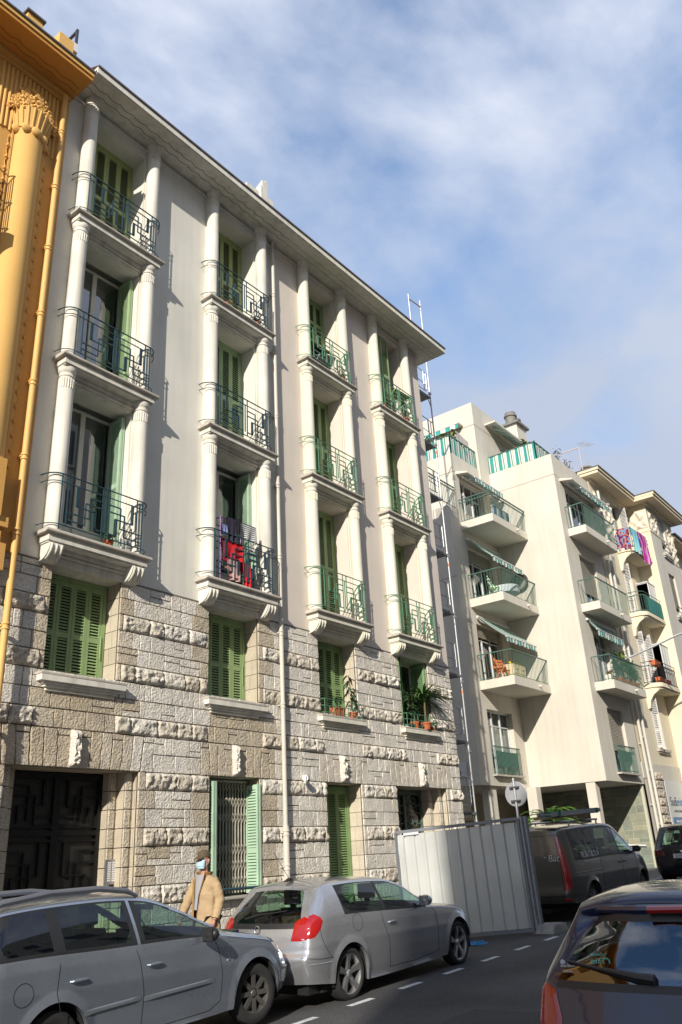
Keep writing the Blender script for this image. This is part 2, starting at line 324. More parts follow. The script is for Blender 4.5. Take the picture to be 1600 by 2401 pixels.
def railing(parent,cx,z,m_):
    b=MB(); y=10.905; xl,xr=cx-.83,cx+.83; zb,zs,zt=z+.12,z+.88,z+1.02; w_=.018; W=xr-xl
    U=lambda u:xl+W*u
    V=lambda v:zb+(zt-zb)*v
    def vb(u,v0,v1,ww=.022): b.bar((U(u),y,V(v0)),(U(u),y,V(v1)),ww,.016)
    def hb(u0,u1,v): b.bar((U(u0),y,V(v)),(U(u1),y,V(v)),.019,.019)
    def lad(u,v0,v1):
        vb(u-.014,v0,v1,.012); vb(u+.014,v0,v1,.012)
        n=int((v1-v0)*30)
        for i in range(n+1): hb(u-.014,u+.014,v0+(v1-v0)*i/n)
    for v,rr in ((1,.016),(.845,.011),(.0,.011)):
        b.bar((xl,y,V(v)),(xr,y,V(v)),rr*1.6,.014)
        for sx in (-1,1):                         # rails sweep round the columns to the wall
            pts=[(cx+sx*.83,y,V(v))]+[(cx+sx*(.83+.22*math.sin(t)),y+.0+.29*(1-math.cos(t)),V(v)) for t in (.3,.6,.9,1.2,1.57)]
            b.tube(pts,rr*.75,6)
    for u in (0,.075,.49,.57,.93,1): vb(u,-.1 if u in (0,1) else 0,1 if u in (0,.075,.49,.57,.93,1) else .845,.02)
    for s in (0,1):
        q=(lambda u:u) if s==0 else (lambda u:1.06-u)
        def H(u0,u1,v): hb(min(q(u0),q(u1)),max(q(u0),q(u1)),v)
        def Vb(u,v0,v1): vb(q(u),v0,v1)
        lad(q(.19),.44,.845); H(.19,.40,.44); lad(q(.40),.10,.44); H(.40,.49,.10)
        H(.34,.49,.70); Vb(.34,.27,.70); H(.34,.075,.27)
        H(.29,.49,.56); Vb(.29,.12,.56); H(.29,.075,.12)
    Vb=vb; vb(.53,.1,.845)
    return b.build('railing',m_,parent)
def rand_block(mb,x0,x1,z0,z1,y,tone,rock=False,seed=0,mi=0,jit=.006):
    g=.0045
    x0+=g;x1-=g;z0+=g;z1-=g
    if rock:
        nu=max(4,int((x1-x0)/.026)); nv=11; A=random.uniform(.045,.07)
        def fn(u,v):
            e=min(1,u*(x1-x0)/.03,(1-u)*(x1-x0)/.03); ev=min(1,v*6.0,(1-v)*7.0)
            d=A*(max(0,e)**.4)*(max(0,ev)**.4); x=x0+(x1-x0)*u; z=z0+(z1-z0)*v
            n_=noise.noise(Vector((x*7,z*8,seed)))*.55+noise.noise(Vector((x*19,z*22,seed+5)))*.38+noise.noise(Vector((x*42,z*45,seed+9)))*.18
            rg=1-abs(noise.noise(Vector((x*9,z*10,seed+3))))*2; return (x,y-d*(.72+1.1*n_+.35*rg)+.008*(1-e),z)
        mb.grid(nu,nv,fn,mi,tone); return
    c=.010; yj=y-random.uniform(0,jit*1.6)-.006
    nu=max(3,int((x1-x0)/.045)); nv=max(3,int((z1-z0)/.045))
    def sq(u,n,L):
        k=round(u*n); return .007/L if k==1 else 1-.007/L if k==n-1 else u
    def fn(u,v):
        e=0 if (u in (0,1) or v in (0,1)) else 1; x=x0+(x1-x0)*sq(u,nu,x1-x0); z=z0+(z1-z0)*sq(v,nv,z1-z0)
        return (x,y+.006 if not e else yj-(.5+noise.noise(Vector((x*13,z*13,seed)))+.6*noise.noise(Vector((x*29,z*29,seed))))*.009,z)
    mb.grid(nu,nv,fn,mi,tone)
def near_open(x,z,d=.28):
    return any(o[0]-d<x<o[1]+d and o[2]-.02<z<o[3]+.05 for o in OPW+GOP)
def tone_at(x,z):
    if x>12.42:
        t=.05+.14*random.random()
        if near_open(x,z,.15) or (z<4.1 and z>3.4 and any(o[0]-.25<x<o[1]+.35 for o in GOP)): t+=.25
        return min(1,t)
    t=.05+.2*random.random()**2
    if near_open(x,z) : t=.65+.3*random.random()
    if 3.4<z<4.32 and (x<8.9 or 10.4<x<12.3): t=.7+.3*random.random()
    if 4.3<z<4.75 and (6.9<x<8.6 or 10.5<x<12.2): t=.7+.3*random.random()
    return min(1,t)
def stone_base(parent,X0,X1):
    b=MB(); ops=[o for o in OPW+GOP if o[1]>X0 and o[0]<X1]
    for k in range(0,26):
        z1=ZT-CH*k; z0=z1-CH; zm=(z0+z1)/2
        if z1<GF(X0)-.1: break
        cuts=sorted([(max(X0,o[0]),min(X1,o[1])) for o in ops if o[2]<zm<o[3]]); x=X0; segs=[]
        for a,c in cuts:
            if a>x: segs.append((x,a))
            x=max(x,c)
        if x<X1: segs.append((x,X1))
        if k in (9,10):                            # voussoirs take this band over the doors
            V=[(o[0]-(.22 if o[0]!=6.60 else .6),o[1]+.28) for o in GOP if o[1]>X0 and o[0]<X1]; ns=[]
            for a,c in segs:
                x=a
                for va,vc in sorted(V):
                    if vc<=a or va>=c: continue
                    if va>x: ns.append((x,va))
                    x=max(x,vc)
                if x<c: ns.append((x,c))
            segs=ns
        rockr=[]
        if k in (2,5): rockr=[(X0,6.98),(8.50,10.42),(11.98,13.78),(15.2,16.9),(18.36,X1)]
        if k==8: rockr=[(X0+1.2,6.95),(8.45,10.5),(11.95,13.83),(15.2,16.95),(18.36,X1)]
        if k in (11,14,17): rockr=[(9.12,10.5),(11.93,13.87),(15.2,16.46),(18.85,X1)]
        for a,c in segs:
            x=a
            while x<c-.01:
                rk=next((r for r in rockr if r[0]-.01<=x<r[1]-.05),None)
                lim=c
                if rk: lim=min(c,rk[1])
                else:
                    nx_=[r[0] for r in rockr if r[0]>x+.01]
                    if nx_: lim=min(c,min(nx_))
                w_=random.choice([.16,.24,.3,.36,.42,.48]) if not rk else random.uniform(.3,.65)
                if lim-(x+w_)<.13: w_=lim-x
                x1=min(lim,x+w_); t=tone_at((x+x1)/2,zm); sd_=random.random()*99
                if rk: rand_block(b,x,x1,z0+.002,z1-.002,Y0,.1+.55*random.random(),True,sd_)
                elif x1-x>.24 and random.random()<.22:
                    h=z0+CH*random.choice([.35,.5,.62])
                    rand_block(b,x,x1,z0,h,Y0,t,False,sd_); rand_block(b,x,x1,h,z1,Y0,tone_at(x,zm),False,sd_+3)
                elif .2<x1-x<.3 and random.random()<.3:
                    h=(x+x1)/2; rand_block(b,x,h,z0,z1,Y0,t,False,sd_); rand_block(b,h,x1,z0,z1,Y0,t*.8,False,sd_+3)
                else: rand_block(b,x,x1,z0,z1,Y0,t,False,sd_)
                x=x1
    zt=ZT-CH*9; zl=ZT-CH*11
    for o in GOP:
        if o[1]<X0 or o[0]>X1: continue
        a,c=o[0]-(.22 if o[0]!=6.60 else .6),o[1]+.28; kx={6.60:7.72,10.56:11.2,13.87:14.44,16.46:17.55}[o[0]]; kw=.15 if o[0]!=6.60 else .17
        b.grid(8,18,lambda u,v,kx=kx,kw=kw:(kx-kw/2-.01+(kw+.02)*u,Y0-.0-(.11+.05*noise.noise(Vector((u*4+kx,v*9,1)))+.03*noise.noise(Vector((u*9+kx,v*20,1))))*(min(1,u*4,(1-u)*4)**.5)*(min(1,v*9,(1-v)*9)**.5),zl-.0+(zt-zl)*v),0,.15 if o[0]>8 else .25)
        for s,e in ((-1,a),(1,c)):
            n=max(2,round(abs(e-kx)/.235)); st=(abs(e-kx)-kw/2)/n
            for i in range(n):
                xa=kx+s*(kw/2+st*i); xb=kx+s*(kw/2+st*(i+1)); lean=s*.055*(i/n+.15); leanb=s*.055*((i+1)/n+.15)
                if i==n-1: leanb=0
                zh=zt if i%3 else zt-.10
                t=tone_at((xa+xb)/2,3.7); sd_=random.random()*99
                def fn(u,v,xa=xa,xb=xb,lean=lean,leanb=leanb,zh=zh,sd_=sd_):
                    ed=u in (0,1) or v in (0,1); u={.2:.07,.8:.93}.get(round(u,2),u); v=.02 if abs(v-1/11)<.01 else .98 if abs(v-10/11)<.01 else v
                    lo=xa+(xb-xa)*u; x=lo+(lean+(leanb-lean)*u)*(1-v)*-1; x=x+(xa-x)*0
                    g=.008*(1 if u<.5 else -1)*s if u in (0,1) else 0
                    z=zl+(zh-.007-zl)*v
                    return (x+g,Y0+.008 if ed else Y0-.012-(.5+noise.noise(Vector((x*13,z*13,sd_)))+.5*noise.noise(Vector((x*29,z*29,sd_))))*.014,z)
                b.grid(5,11,fn,0,t)
                if zh<zt: rand_block(b,min(xa,xb),max(xa,xb),zh,zt,Y0,t,False,sd_)
    # mortar plane behind, with reveals in dressed stone
    Z0=-.2
    bb=[o for o in ops]
    facade(b,X0,X1,Z0,ZT,Y0+.014,bb,.02,1)
    for o in bb:
        gf=o in GOP; dep=.42 if not gf else {6.60:.13,10.56:.34,13.87:.42,16.46:.15}[o[0]]
        z=ZT
        for k in range(26):
            z1=ZT-CH*k; z0=z1-CH
            if z1<max(o[2],-.2)+.02: break
            if z0>o[3]-.05: continue
            z1=min(z1,o[3]); z0=max(z0,o[2]); tn=.35+.4*random.random() if o[0]<12.4 else .1+.15*random.random()
            cut=random.choice([.4,.55,1])
            for xx,sg in ((o[0],-1),(o[1],1)):
                for y0_,y1_ in (((Y0,Y0+dep*cut),(Y0+dep*cut,Y0+dep)) if cut<1 else ((Y0,Y0+dep),)):
                    b.box(*sorted((xx,xx+sg*.035)),y0_+.004,y1_-.004,z0+.006,z1-.006,2,tn)
            b.box(o[0]-.03,o[0]+.0,Y0+.02,Y0+dep,z0,z1,1); b.box(o[1]+.01,o[1]+.03,Y0+.02,Y0+dep,z0,z1,1)
        b.box(o[0]-.02,o[1]+.02,Y0+.016,Y0+dep+.6,o[3]-.0,o[3]+.05,2,.6 if o[0]<12.4 else .25)
    b.box(X0,X1,Y0-.015,Y0+.05,ZT-.002,ZT+.022,1)
    return b.build('stone_base',[M_stone,M_mort,M_smooth],parent,sharp=50)
def sill(parent,cx,z,m_):
    b=MB(); b.box(cx-.80,cx+.80,Y0-.155,Y0+.3,z-.025,z+.012,1); b.box(cx-.79,cx+.79,Y0-.15,Y0+.02,z-.12,z-.025)
    b.box(cx-.72,cx+.72,Y0-.11,Y0+.02,z-.16,z-.12); b.box(cx-.68,cx+.68,Y0-.085,Y0+.02,z-.20,z-.16); b.box(cx-.64,cx+.64,Y0-.05,Y0+.02,z-.25,z-.20)
    return b.build('window_sill',[m_,M_cop],parent,bevel=.006)
def casement(parent,x0,x1,y,z0,z1,panel=.5,curtain=False,open_=False):
    b=MB(); t=.055; xm=(x0+x1)/2
    b.box(x0,x0+t,y,y+.06,z0,z1); b.box(x1-t,x1,y,y+.06,z0,z1); b.box(x0+t,x1-t,y+.001,y+.06,z1-t,z1); b.box(xm-.05,xm+.05,y-.006,y+.055,z0,z1-t)
    for a,c in ((x0+t,xm-.05),(xm+.05,x1-t)):
        b.box(a,c,y+.004,y+.05,z0,z0+.06); 
        if panel: b.box(a,c,y+.01,y+.045,z0+.06,z0+panel); b.box(a+.05,c-.05,y+.004,y+.05,z0+.12,z0+panel-.06); b.box(a,c,y+.004,y+.05,z0+panel,z0+panel+.05)
    f=b.build('window_frame',M_pvc,parent,bevel=.004)
    g=MB(); g.quad((x0+t,y+.03,z0+panel),(x1-t,y+.03,z0+panel),(x1-t,y+.03,z1-t),(x0+t,y+.03,z1-t)); g.build('pane',M_gl,f)
    if curtain:
        c=MB(); c.grid(40,2,lambda u,v:(x0+.06+.5*u,y+.13+.025*math.sin(u*40),z0+.05+(z1-z0-.1)*v)); c.build('curtain',mat('curtain',(.42,.42,.38),.9,.1,4),f)
    return f
def folded_leaf(parent,x,y,z0,z1,m_,sgn,w_=.40,n=2):
    """open shutter leaves standing against the reveal"""
    l=MB()
    for k in range(n): leaf(l,0,w_,.0+k*.045,z0,z1,.5)
    v=[]
    for (a,bb,c) in l.v: v.append((x-sgn*(bb+.01),y-a,c))
    l.v=v; return l.build('shutter',m_,parent)
def bay(parent,bi,trim,rail_m,spec,first):
    cx=BAYS[bi]; zt=[ZC,ROWS[0]-.216,ROWS[1]-.216]
    for r in range(3):
        z=ROWS[r]; slab(parent,cx,z,trim,r==2)
        for sx in (-1,1):
            column(parent,cx+sx*.82,z,zt[r],trim)
            if r==2: console(parent,cx+sx*.82,z,trim)
        railing(parent,cx,z,rail_m)
        x0,x1,y=cx-.68,cx+.68,Y0+.42; kind,m_=spec[r]; top=zt[r]-.20 if r else ZC-.32
        if kind=='closed': closed_shutters(parent,x0,x1,y,z,top,m_)
        elif kind=='open':
            casement(parent,x0+.02,x1-.02,y+.1,z,top-.05,.5,curtain=(r==2 and bi==0))
            folded_leaf(parent,x1-.01,y+.07,z+.02,top-.06,m_,1,.36); folded_leaf(parent,x0+.01,y+.07,z+.02,top-.06,m_,-1,.36)
        elif kind=='ajar':                         # left leaves swung out over the balcony, right opening dark
            l=MB(); leaf(l,x0+.42,x0+.80,y-.42,z+.02,top-.03); leaf(l,x0+.04,x0+.42,y-.40,z+.02,top-.03); l.build('shutter',m_,parent)
            l=MB(); leaf(l,x1-.36,x1-.02,y,z+.02,top-.03); l.build('shutter',m_,parent)
            b=MB(); b.bar((x0+.82,y-.46,z+1.0),(x1+.06,y-.56,z+.93),.30,.03,up=(0,.5,1)); b.build('shutter',m_,parent)
        elif kind=='projected':                    # lower half of the shutters tilted outwards
            closed_shutters(parent,x0,x1,y,z+1.32,top,m_)
            b=MB(); 
            for k in range(3):
                xx=x0+.08+k*.42; b.add([(xx,y,z+1.30),(xx+.39,y,z+1.30),(xx+.39,y-.40,z+.98),(xx,y-.40,z+.98),(xx,y,z+1.27),(xx+.39,y,z+1.27),(xx+.39,y-.40,z+.95),(xx,y-.40,z+.95)],[(0,1,2,3),(7,6,5,4),(0,4,5,1),(1,5,6,2),(2,6,7,3),(3,7,4,0)])
            b.build('shutter',m_,parent)
def house(X0,X1,bis,plaster,trim,rail_m,specs,wspec,label):
    root=thing('apartment_building',label,'building',(X0,Y0,0))
    ops=[]
    for bi in bis:
        cx=BAYS[bi]
        for r in range(3):
            top=(ZC if r==0 else ROWS[r-1]-.216)-(.32 if r==0 else .20)
            ops.append((cx-.68,cx+.68,ROWS[r]-.0,top))
    b=MB(); facade(b,X0,X1,ZT,ZC,Y0,ops,.42); b.box(X0+.01,X1-.005,Y0+3.0,Y0+3.1,0,ZC); b.quad((X0,Y0,ZC+.01),(X1,Y0,ZC+.01),(X1,Y0+8,ZC+.01),(X0,Y0+8,ZC+.01))
    if bis[-1]==3: b.box(X1-.2,X1,Y0+.002,Y0+8,-.3,ZT); b.box(X1-.2,X1,Y0+.002,Y0+8,ZT,ZC)
    for z in (6.9,10.1,13.4): b.quad((X0,Y0+.43,z),(X1,Y0+.43,z),(X1,Y0+3,z),(X0,Y0+3,z))
    for zz,pp in ((ZC-.10,.05),(ZC-.04,.03)): b.box(X0+.005,X1-.005,Y0-pp,Y0+.01,zz-.03,zz)     # moulding under the eaves
    b.build('wall',plaster,root)
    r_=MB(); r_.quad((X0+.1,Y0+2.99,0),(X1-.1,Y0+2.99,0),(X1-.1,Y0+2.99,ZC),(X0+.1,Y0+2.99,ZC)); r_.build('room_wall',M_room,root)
    stone_base(root,X0-(2.4 if bis[0]==0 else 0),X1)
    for bi in bis: bay(root,bi,trim,rail_m,specs[bi],0)
    for bi in bis:
        cx=BAYS[bi]; k=wspec[bi]; sill(root,cx,4.83,trim)
        b=MB(); b.box(cx-.72,cx+.72,Y0+.40,Y0+.7,6.60,6.72); b.build('lintel',trim,root)
        if k!='open': closed_shutters(root,cx-.66,cx+.66,Y0+.36,4.85,6.60,M_grd if bi<2 else M_gr17,4,.45)
        else:
            casement(root,cx-.6,cx+.6,Y0+.46,4.85,6.6,0)
            folded_leaf(root,cx+.66,Y0+.44,4.87,6.58,M_mint if 0 else mat('shutter_green_mid',(.2,.34,.17),.6,.1,3),1,.40); folded_leaf(root,cx-.66,Y0+.44,4.87,6.58,mat('shutter_green_mid',(.2,.34,.17)),-1,.40)
            b=MB(); leaf(b,cx-.66,cx-.60,Y0-.02,4.87,6.58); b.build('shutter',MATS['shutter_green_mid'],root)
    return root
H13=house(6.36,12.62,[0,1],P13,TR13,M_rb,{0:[('closed',M_grg),('open',M_gr13),('open',M_mint)],1:[('closed',M_grg),('closed',M_gr13),('open',M_mint)]},{0:'c',1:'c'},'pale grey apartment building on rough stone base, blue-green balcony railings, big dark entrance door')
H17=house(12.62,19.42,[2,3],P17,TR17,M_rg,{2:[('projected',M_grd),('closed',M_grd),('closed',M_grd)],3:[('ajar',M_grd),('closed',M_grd),('closed',M_grd)]},{2:'c',3:'open'},'beige apartment building on pale stone base, green balcony railings, beside the scaffold')
def cornice(root,x0,x1,m_,wave_m,z=ZC,yl=10.42,end=False,amp=.05,yw=10.72):
    b=MB(); x1e=x1
    b.box(x0,x1e,yl+.03,Y0+.3,z,z+.10); b.box(x0,x1e,yl,Y0+.28,z+.012,z+.16)
    b.box(x0,x1e,yl-.03,yl+.10,z+.16,z+.20,1)       # gutter lip
    b.add([(x0,yl,z+.2),(x1e,yl,z+.2),(x1e,Y0+.6,z+.95),(x0,Y0+.6,z+.95)],[(0,1,2,3)],2)
    if end:
        b.box(19.42,x1e,Y0+.3,Y0+8,z,z+.10); b.box(19.42,x1e,Y0+.28,Y0+8,z+.1,z+.16); b.box(x1e-.10,x1e+.03,yl+.1,Y0+8,z+.16,z+.20,1)
    c=b.build('cornice',[m_,M_gut,mat('roof_tile',(.32,.2,.14),.9,.2,4)],root)
    v=MB()
    for dy in (0,.15):
        pts=[]; n=int((x1-x0)/.06)
        for i in range(n+1):
            x=x0+(x1-x0)*i/n; ph=(x*2.1)%1
            yy=yw+dy+amp*(abs(math.sin(PI*x*3.0))**.8)-.5*amp
            pts.append((x,yy,z-.001))
        v.tube(pts,.007,4)
    v.build('wave_line',wave_m,c)
    return c
cornice(H13,6.55,12.62,TR13,mat('groove_dark',(.10,.09,.07),.9)); cornice(H17,12.624,19.97,TR17,mat('groove_pale',(.36,.33,.26),.9),end=True,amp=.035)
# ---------------------------------------------------------------- ground-floor doors
def steps(root,xs,side,y0,z0,z1,tn,yd):
    """stepped stone door jamb: rough strips between dressed returns, in courses"""
    b=MB()
    for k in range(12):
        zt=ZT-CH*(11+k); zb=max(zt-CH,z0)
        if zt<z0+.02: break
        for (xa,xb,y) in xs:
            t=tn+.25*random.random(); a,c=min(xa,xb),max(xa,xb)
            b.box(a+.004,c-.004,y,yd+.3,zb+.006,zt-.006,2,t*.8)
            rand_block(b,a+.02,c-.035 if side>0 else c-.02,zb,zt,y-.004,t,False,random.random()*99)
    return b.build('door_jamb',[M_stone,M_mort,M_smooth],root,sharp=50)
steps(H13,[(8.98,8.80,11.33),(8.805,8.63,11.51)],1,Y0,.1,3.47,.6,11.65)
steps(H13,[(6.60,6.78,11.33),(6.775,6.95,11.51)],-1,Y0,.1,3.47,.6,11.65)
M_iron=mat('door_iron',(.008,.008,.009),.45,.2,8,metal=.3)
M_dglass=mat('ribbed_door_glass',(.020,.020,.017),.35,.2,40,bump=.3,bs=150)
b=MB(); y=11.66; x0,x1,z0,z1=6.95,8.63,.36,3.45
for a,c in ((x0,x0+.07),(x1-.07,x1),(7.74,7.86)): b.box(a,c,y,y+.07,z0,z1)
for a,c in ((z1-.10,z1),(z0,z0+.25),(2.53,2.60),(2.44,2.47),(2.64,2.665)): b.box(x0+.07,x1-.07,y+.002,y+.06,a,c)
for lx0,lx1,fl in ((7.02,7.74,1),(7.86,8.56,0)):
    for zb,zt,inv in ((2.67,3.35,0),(1.62,2.43,0),(.62,1.55,1)):
        U=(lambda u,a=lx0,c=lx1,f=fl:a+(c-a)*((1-u) if f else u)); V=lambda v,a=zb,c=zt:a+(c-a)*v
        for u0,v0,u1,v1,w_ in ((.22,.42,.22,1,.045),(.22,.42,.80,.42,.014),(.80,.06,.80,.42,.04),(.58,.10,.58,.85,.03),(.58,.85,1,.85,.014),(.42,.02,.42,.64,.024),(.42,.64,1,.64,.014),(0,.2,.55,.2,.012),(0,.02,.42,.02,.012)):
            p=(U(u0),y+.02,V(v0)); q=(U(u1),y+.02,V(v1)); b.bar(p,q,w_,.03,up=(0,1,0) if abs(p[0]-q[0])<.01 else (0,0,1))
d=b.build('entrance_door',M_iron,H13)
b=MB(); b.quad((x0,y+.05,z0),(x1,y+.05,z0),(x1,y+.05,z1),(x0,y+.05,z1)); b.build('pane',M_dglass,d)
# brushed steel entry phone with two columns of name buttons
b=MB(); ip=(8.63,8.80); b.box(8.645,8.845,11.455,11.50,1.72,2.16); b.box(8.665,8.825,11.45,11.456,1.74,2.14)
for c_ in (8.69,8.775):
    for k in range(9): b.box(c_-.022,c_+.03,11.444,11.451,2.10-k*.032,2.122-k*.032,1)
b.box(8.70,8.79,11.444,11.451,1.755,1.80,2); b.box(8.70,8.83,11.475,11.52,1.6,1.72)
b.build('entry_phone',[mat('brushed_steel',(.42,.42,.44),.35,.1,6,metal=.8),mat('name_label',(.75,.75,.74),.5),M_dkb],H13)
text('13',.13,mat('carved_number',(.22,.18,.13),.9),H13,(8.88-.17,11.495,3.14),(R(90),0,0),'house_number')
# ground-floor window with folding lattice gate and mint shutters
b=MB(); gx0,gx1,gy,gz0,gz1=10.62,11.80,11.46,1.50,3.40
M_lat=mat('lattice_gate_paint',(.46,.43,.36),.6,.2,10)
n=15
for i in range(n+1):
    x=gx0+(gx1-gx0)*i/n; b.box(x-.007,x+.007,gy,gy+.02,gz0+.02,gz1)
    if i<n and i!=4:
        xb=x+(gx1-gx0)/n
        for k in range(7):
            if k in(3,): continue
            zc=gz0+.12+k*.27
            b.bar((x,gy-.006,zc),(xb,gy-.006,zc+.16),.007,.006); b.bar((xb,gy-.012,zc),(x,gy-.012,zc+.16),.007,.006)
b.box(gx0+.30,gx0+.36,gy-.01,gy+.03,gz0,gz1); b.box(gx0,gx1,gy-.01,gy+.04,gz1,gz1+.04)
b.build('folding_gate',M_lat,H13)
b=MB(); b.quad((10.5,11.56,1.4),(11.9,11.56,1.4),(11.9,11.56,3.47),(10.5,11.56,3.47)); b.build('window_glass',mat('dark_window',(.03,.035,.035),.15,.2,3),H13)
b=MB(); b.box(10.50,11.92,Y0-.06,Y0+.35,1.415,1.475); b.build('window_sill',M_cop,H13,bevel=.006)
def swung(root,hx,y0,y1,z0,z1,m_,split=.38):
    """leaf standing out from the wall, in a plane across the street direction"""
    l=MB(); leaf(l,0,y1-y0,0,z0,z1,split,st=.045)
    l.v=[(hx+yy,y1-xx,zz) for xx,yy,zz in l.v]; return l.build('shutter',m_,root)
swung(H13,10.64,Y0-.03,Y0+.25,1.50,3.38,M_mint); swung(H13,10.69,Y0-.03,Y0+.25,1.50,3.38,M_mint)
swung(H13,11.77,Y0-.03,Y0+.28,1.50,3.36,M_mint); swung(H13,11.82,Y0-.04,Y0+.26,1.50,3.36,M_mint)
b=MB(); b.tube([(10.40,Y0-.22,1.60),(12.08,Y0-.22,1.60)],.026,10); b.tube([(10.45,Y0-.22,1.60),(10.45,Y0+.02,1.60)],.016,8); b.tube([(12.03,Y0-.22,1.60),(12.03,Y0+.02,1.60)],.016,8)
b.build('guard_bar',M_rb,H13)
closed_shutters(H17,13.90,15.08,Y0+.36,.4,3.44,M_gr17,3,.36)
steps(H17,[(18.70,18.50,11.36),(18.505,18.30,11.53)],1,Y0,.3,3.47,.2,11.78)
steps(H17,[(16.46,16.62,11.36),(16.615,16.75,11.53)],-1,Y0,.3,3.47,.2,11.78)
b=MB(); x0,x1,y,z0,z1=16.75,18.32,11.72,.5,3.45
for a,c in ((x0,x0+.08),(x1-.08,x1),(17.5,17.58)): b.box(a,c,y,y+.07,z0,z1)
b.box(x0+.08,x1-.08,y+.002,y+.06,z1-.10,z1); b.box(x0+.08,x1-.08,y+.002,y+.06,z0,z0+.3); b.box(x0+.08,x1-.08,y+.002,y+.06,1.6,1.66)
for lx in (16.83,17.58):                           # curling wrought-iron grille
    for k in range(4):
        zc=1.9+k*.42; xm=lx+.36
        for sx in (-1,1):
            b.tube([(xm+sx*(.05+.27*math.sin(t)),y+.01,zc+.20*math.cos(t*1.1)+.05*t) for t in [i*.5 for i in range(8)]],.010,5)
        b.tube([(xm+.10*math.cos(t),y+.01,zc+.12*math.sin(t)) for t in [i*PI/6 for i in range(13)]],.008,5)
d=b.build('entrance_door',mat('door_green_grey',(.10,.15,.12),.5,.2,6),H17)
b=MB(); b.quad((x0,y+.05,z0),(x1,y+.05,z0),(x1,y+.05,z1),(x0,y+.05,z1)); b.build('pane',mat('door_glass_dark',(.018,.02,.018),.12),d)
text('17',.15,mat('carved_number',(.22,.18,.13),.9),H17,(18.60,11.34,2.62),(R(90),0,0),'house_number')
# downpipe between the two houses
def pipe(parent,x,y,z0,z1,r,m_,joints,name='downpipe',big=1.25):
    b=MB(); b.tube([(x,y,z0),(x,y,z1)],r,14)
    for j in joints:
        for dz in (-.045,.03): b.lathe([(r,-.018),(r*big,-.014),(r*big,.014),(r,.018)],(x,y,j+dz),14)
        b.box(x-r*1.3,x+r*1.3,y,y+.12,j-.012,j+.012)
    return b.build(name,m_,parent)
M_pipe=mat('pipe_paint',(.60,.57,.50),.6,.1,2,streak=.1)
pipe(H17,12.47,11.10,2.62,16.8,.046,M_pipe,[6.4,8.1,9.8,11.6,13.4,15.1,4.9])
pipe(H17,12.475,11.10,.3,2.62,.062,M_pipe,[2.5,1.9],'downpipe_shoe',1.18)
b=MB(); b.ball((13.04,Y0-.16,3.50),.062); b.tube([(13.04,Y0-.16,3.5),(13.14,Y0-.05,3.55),(13.16,Y0,3.55)],.025,8); b.tube([(12.98,Y0-.2,3.5),(13.06,Y0-.16,3.5)],.06,14); 
for k in range(6): b.box(12.985+k*.018,12.993+k*.018,Y0-.225,Y0-.21,3.45,3.54,1)
tag(b.build('security_camera',[mat('camera_white',(.75,.75,.74),.4),M_dkb],origin=(13.05,Y0-.1,3.5)),'small white dome camera on the stone wall beside the downpipe','security camera')
# eaves pediment and roof bits
b=MB(); b.prism([(10.85,17.0),(10.85,18.36),(11.05,18.36),(11.6,17.9),(11.9,17.3),(11.9,17.0)],'x',11.98,12.06); b.prism([(10.85,17.2),(10.85,18.30),(11.6,17.9),(11.6,17.2)],'x',11.86,11.98); b.box(12.06,12.26,10.85,11.3,17,17.85); b.box(11.4,11.86,10.95,11.1,17,17.95)
b.box(11.80,11.83,10.84,10.86,17.2,18.1)
b.build('roof_pediment',TR13,H13)
# ================================================================ yellow house
PY=mat('plaster_ochre',(.66,.36,.095),.85,.07,.8,bump=.25,bs=40,streak=.04); TY=mat('trim_ochre',(.72,.43,.13),.8,.06,1.2,bump=.15,bs=30)
PYo=mat('plaster_ochre_deep',(.60,.27,.05),.85,.06,.8,bump=.2,bs=40)
HY=thing('apartment_building','ochre yellow building with carved scallop capital and wavy eaves, left edge','building',(5,11.05,0))
b=MB(); yy=11.08; facade(b,-6,6.40,6.62,16.37,yy,[(3.4,4.85,8.0,10.6),(3.4,4.85,11.6,14.9)],.5); b.quad((6.40,yy,6.62),(6.40,yy+.14,6.62),(6.40,yy+.14,16.37),(6.40,yy,16.37)); b.quad((-6,yy,6.62),(6.4,yy,6.62),(6.4,yy+.2,6.62),(-6,yy+.2,6.62)); b.box(-6,6.38,yy+.6,yy+8,0,16.36)
b.box(-6,6.36,11.03,yy,16.16,16.37); b.box(-6,6.37,10.98,11.04,16.26,16.37)
b.build('wall',PY,HY)
b=MB(); b.box(-6,6.03,Y0+.0,Y0+.4,-.3,6.62); b.build('lower_wall',M_smooth,HY)
b=MB(); cx=5.645; r=.285
b.lathe([(r,7.9),(r,14.75)],(cx,yy+.03,0),40,a0=PI,a1=2*PI)
for sx in (-1,1): b.box(cx+sx*.315-.018,cx+sx*.315+.018,yy-.03,yy+.01,7.9,14.7)
b.build('half_column',TY,HY)
for sx in (-1,1):                                  # scalloped trim with beads both sides of the half column
    b=MB()
    k=0; z=14.5
    while z>8.1:
        x=cx+sx*.355
        b.prism([(x-.022,z),(x-.022,z-.26)]+[(x-.022+.052*math.sin(PI*t/6) if sx>0 else x+.022-.052*math.sin(PI*t/6),z-.26+.26*t/6) for t in range(1,6)],'y',yy-.022,yy)
        b.ball((x+sx*.022,yy-.02,z-.27),(.028,.03,.03),5); z-=.272
    b.build('scallop_trim',TY,HY)
b=MB()                                             # fluted panel
for k in range(14):
    x=5.00+k*.088; zb=14.62-.03*(k%2)
    if abs(x-cx)<.3: zb=15.2
    b.tube([(x,yy-.005,zb),(x,yy-.005,16.15)],.030,8)
b.build('fluted_panel',TY,HY)
b=MB(); cy=yy+.02                                   # carved basket of fruit and foliage
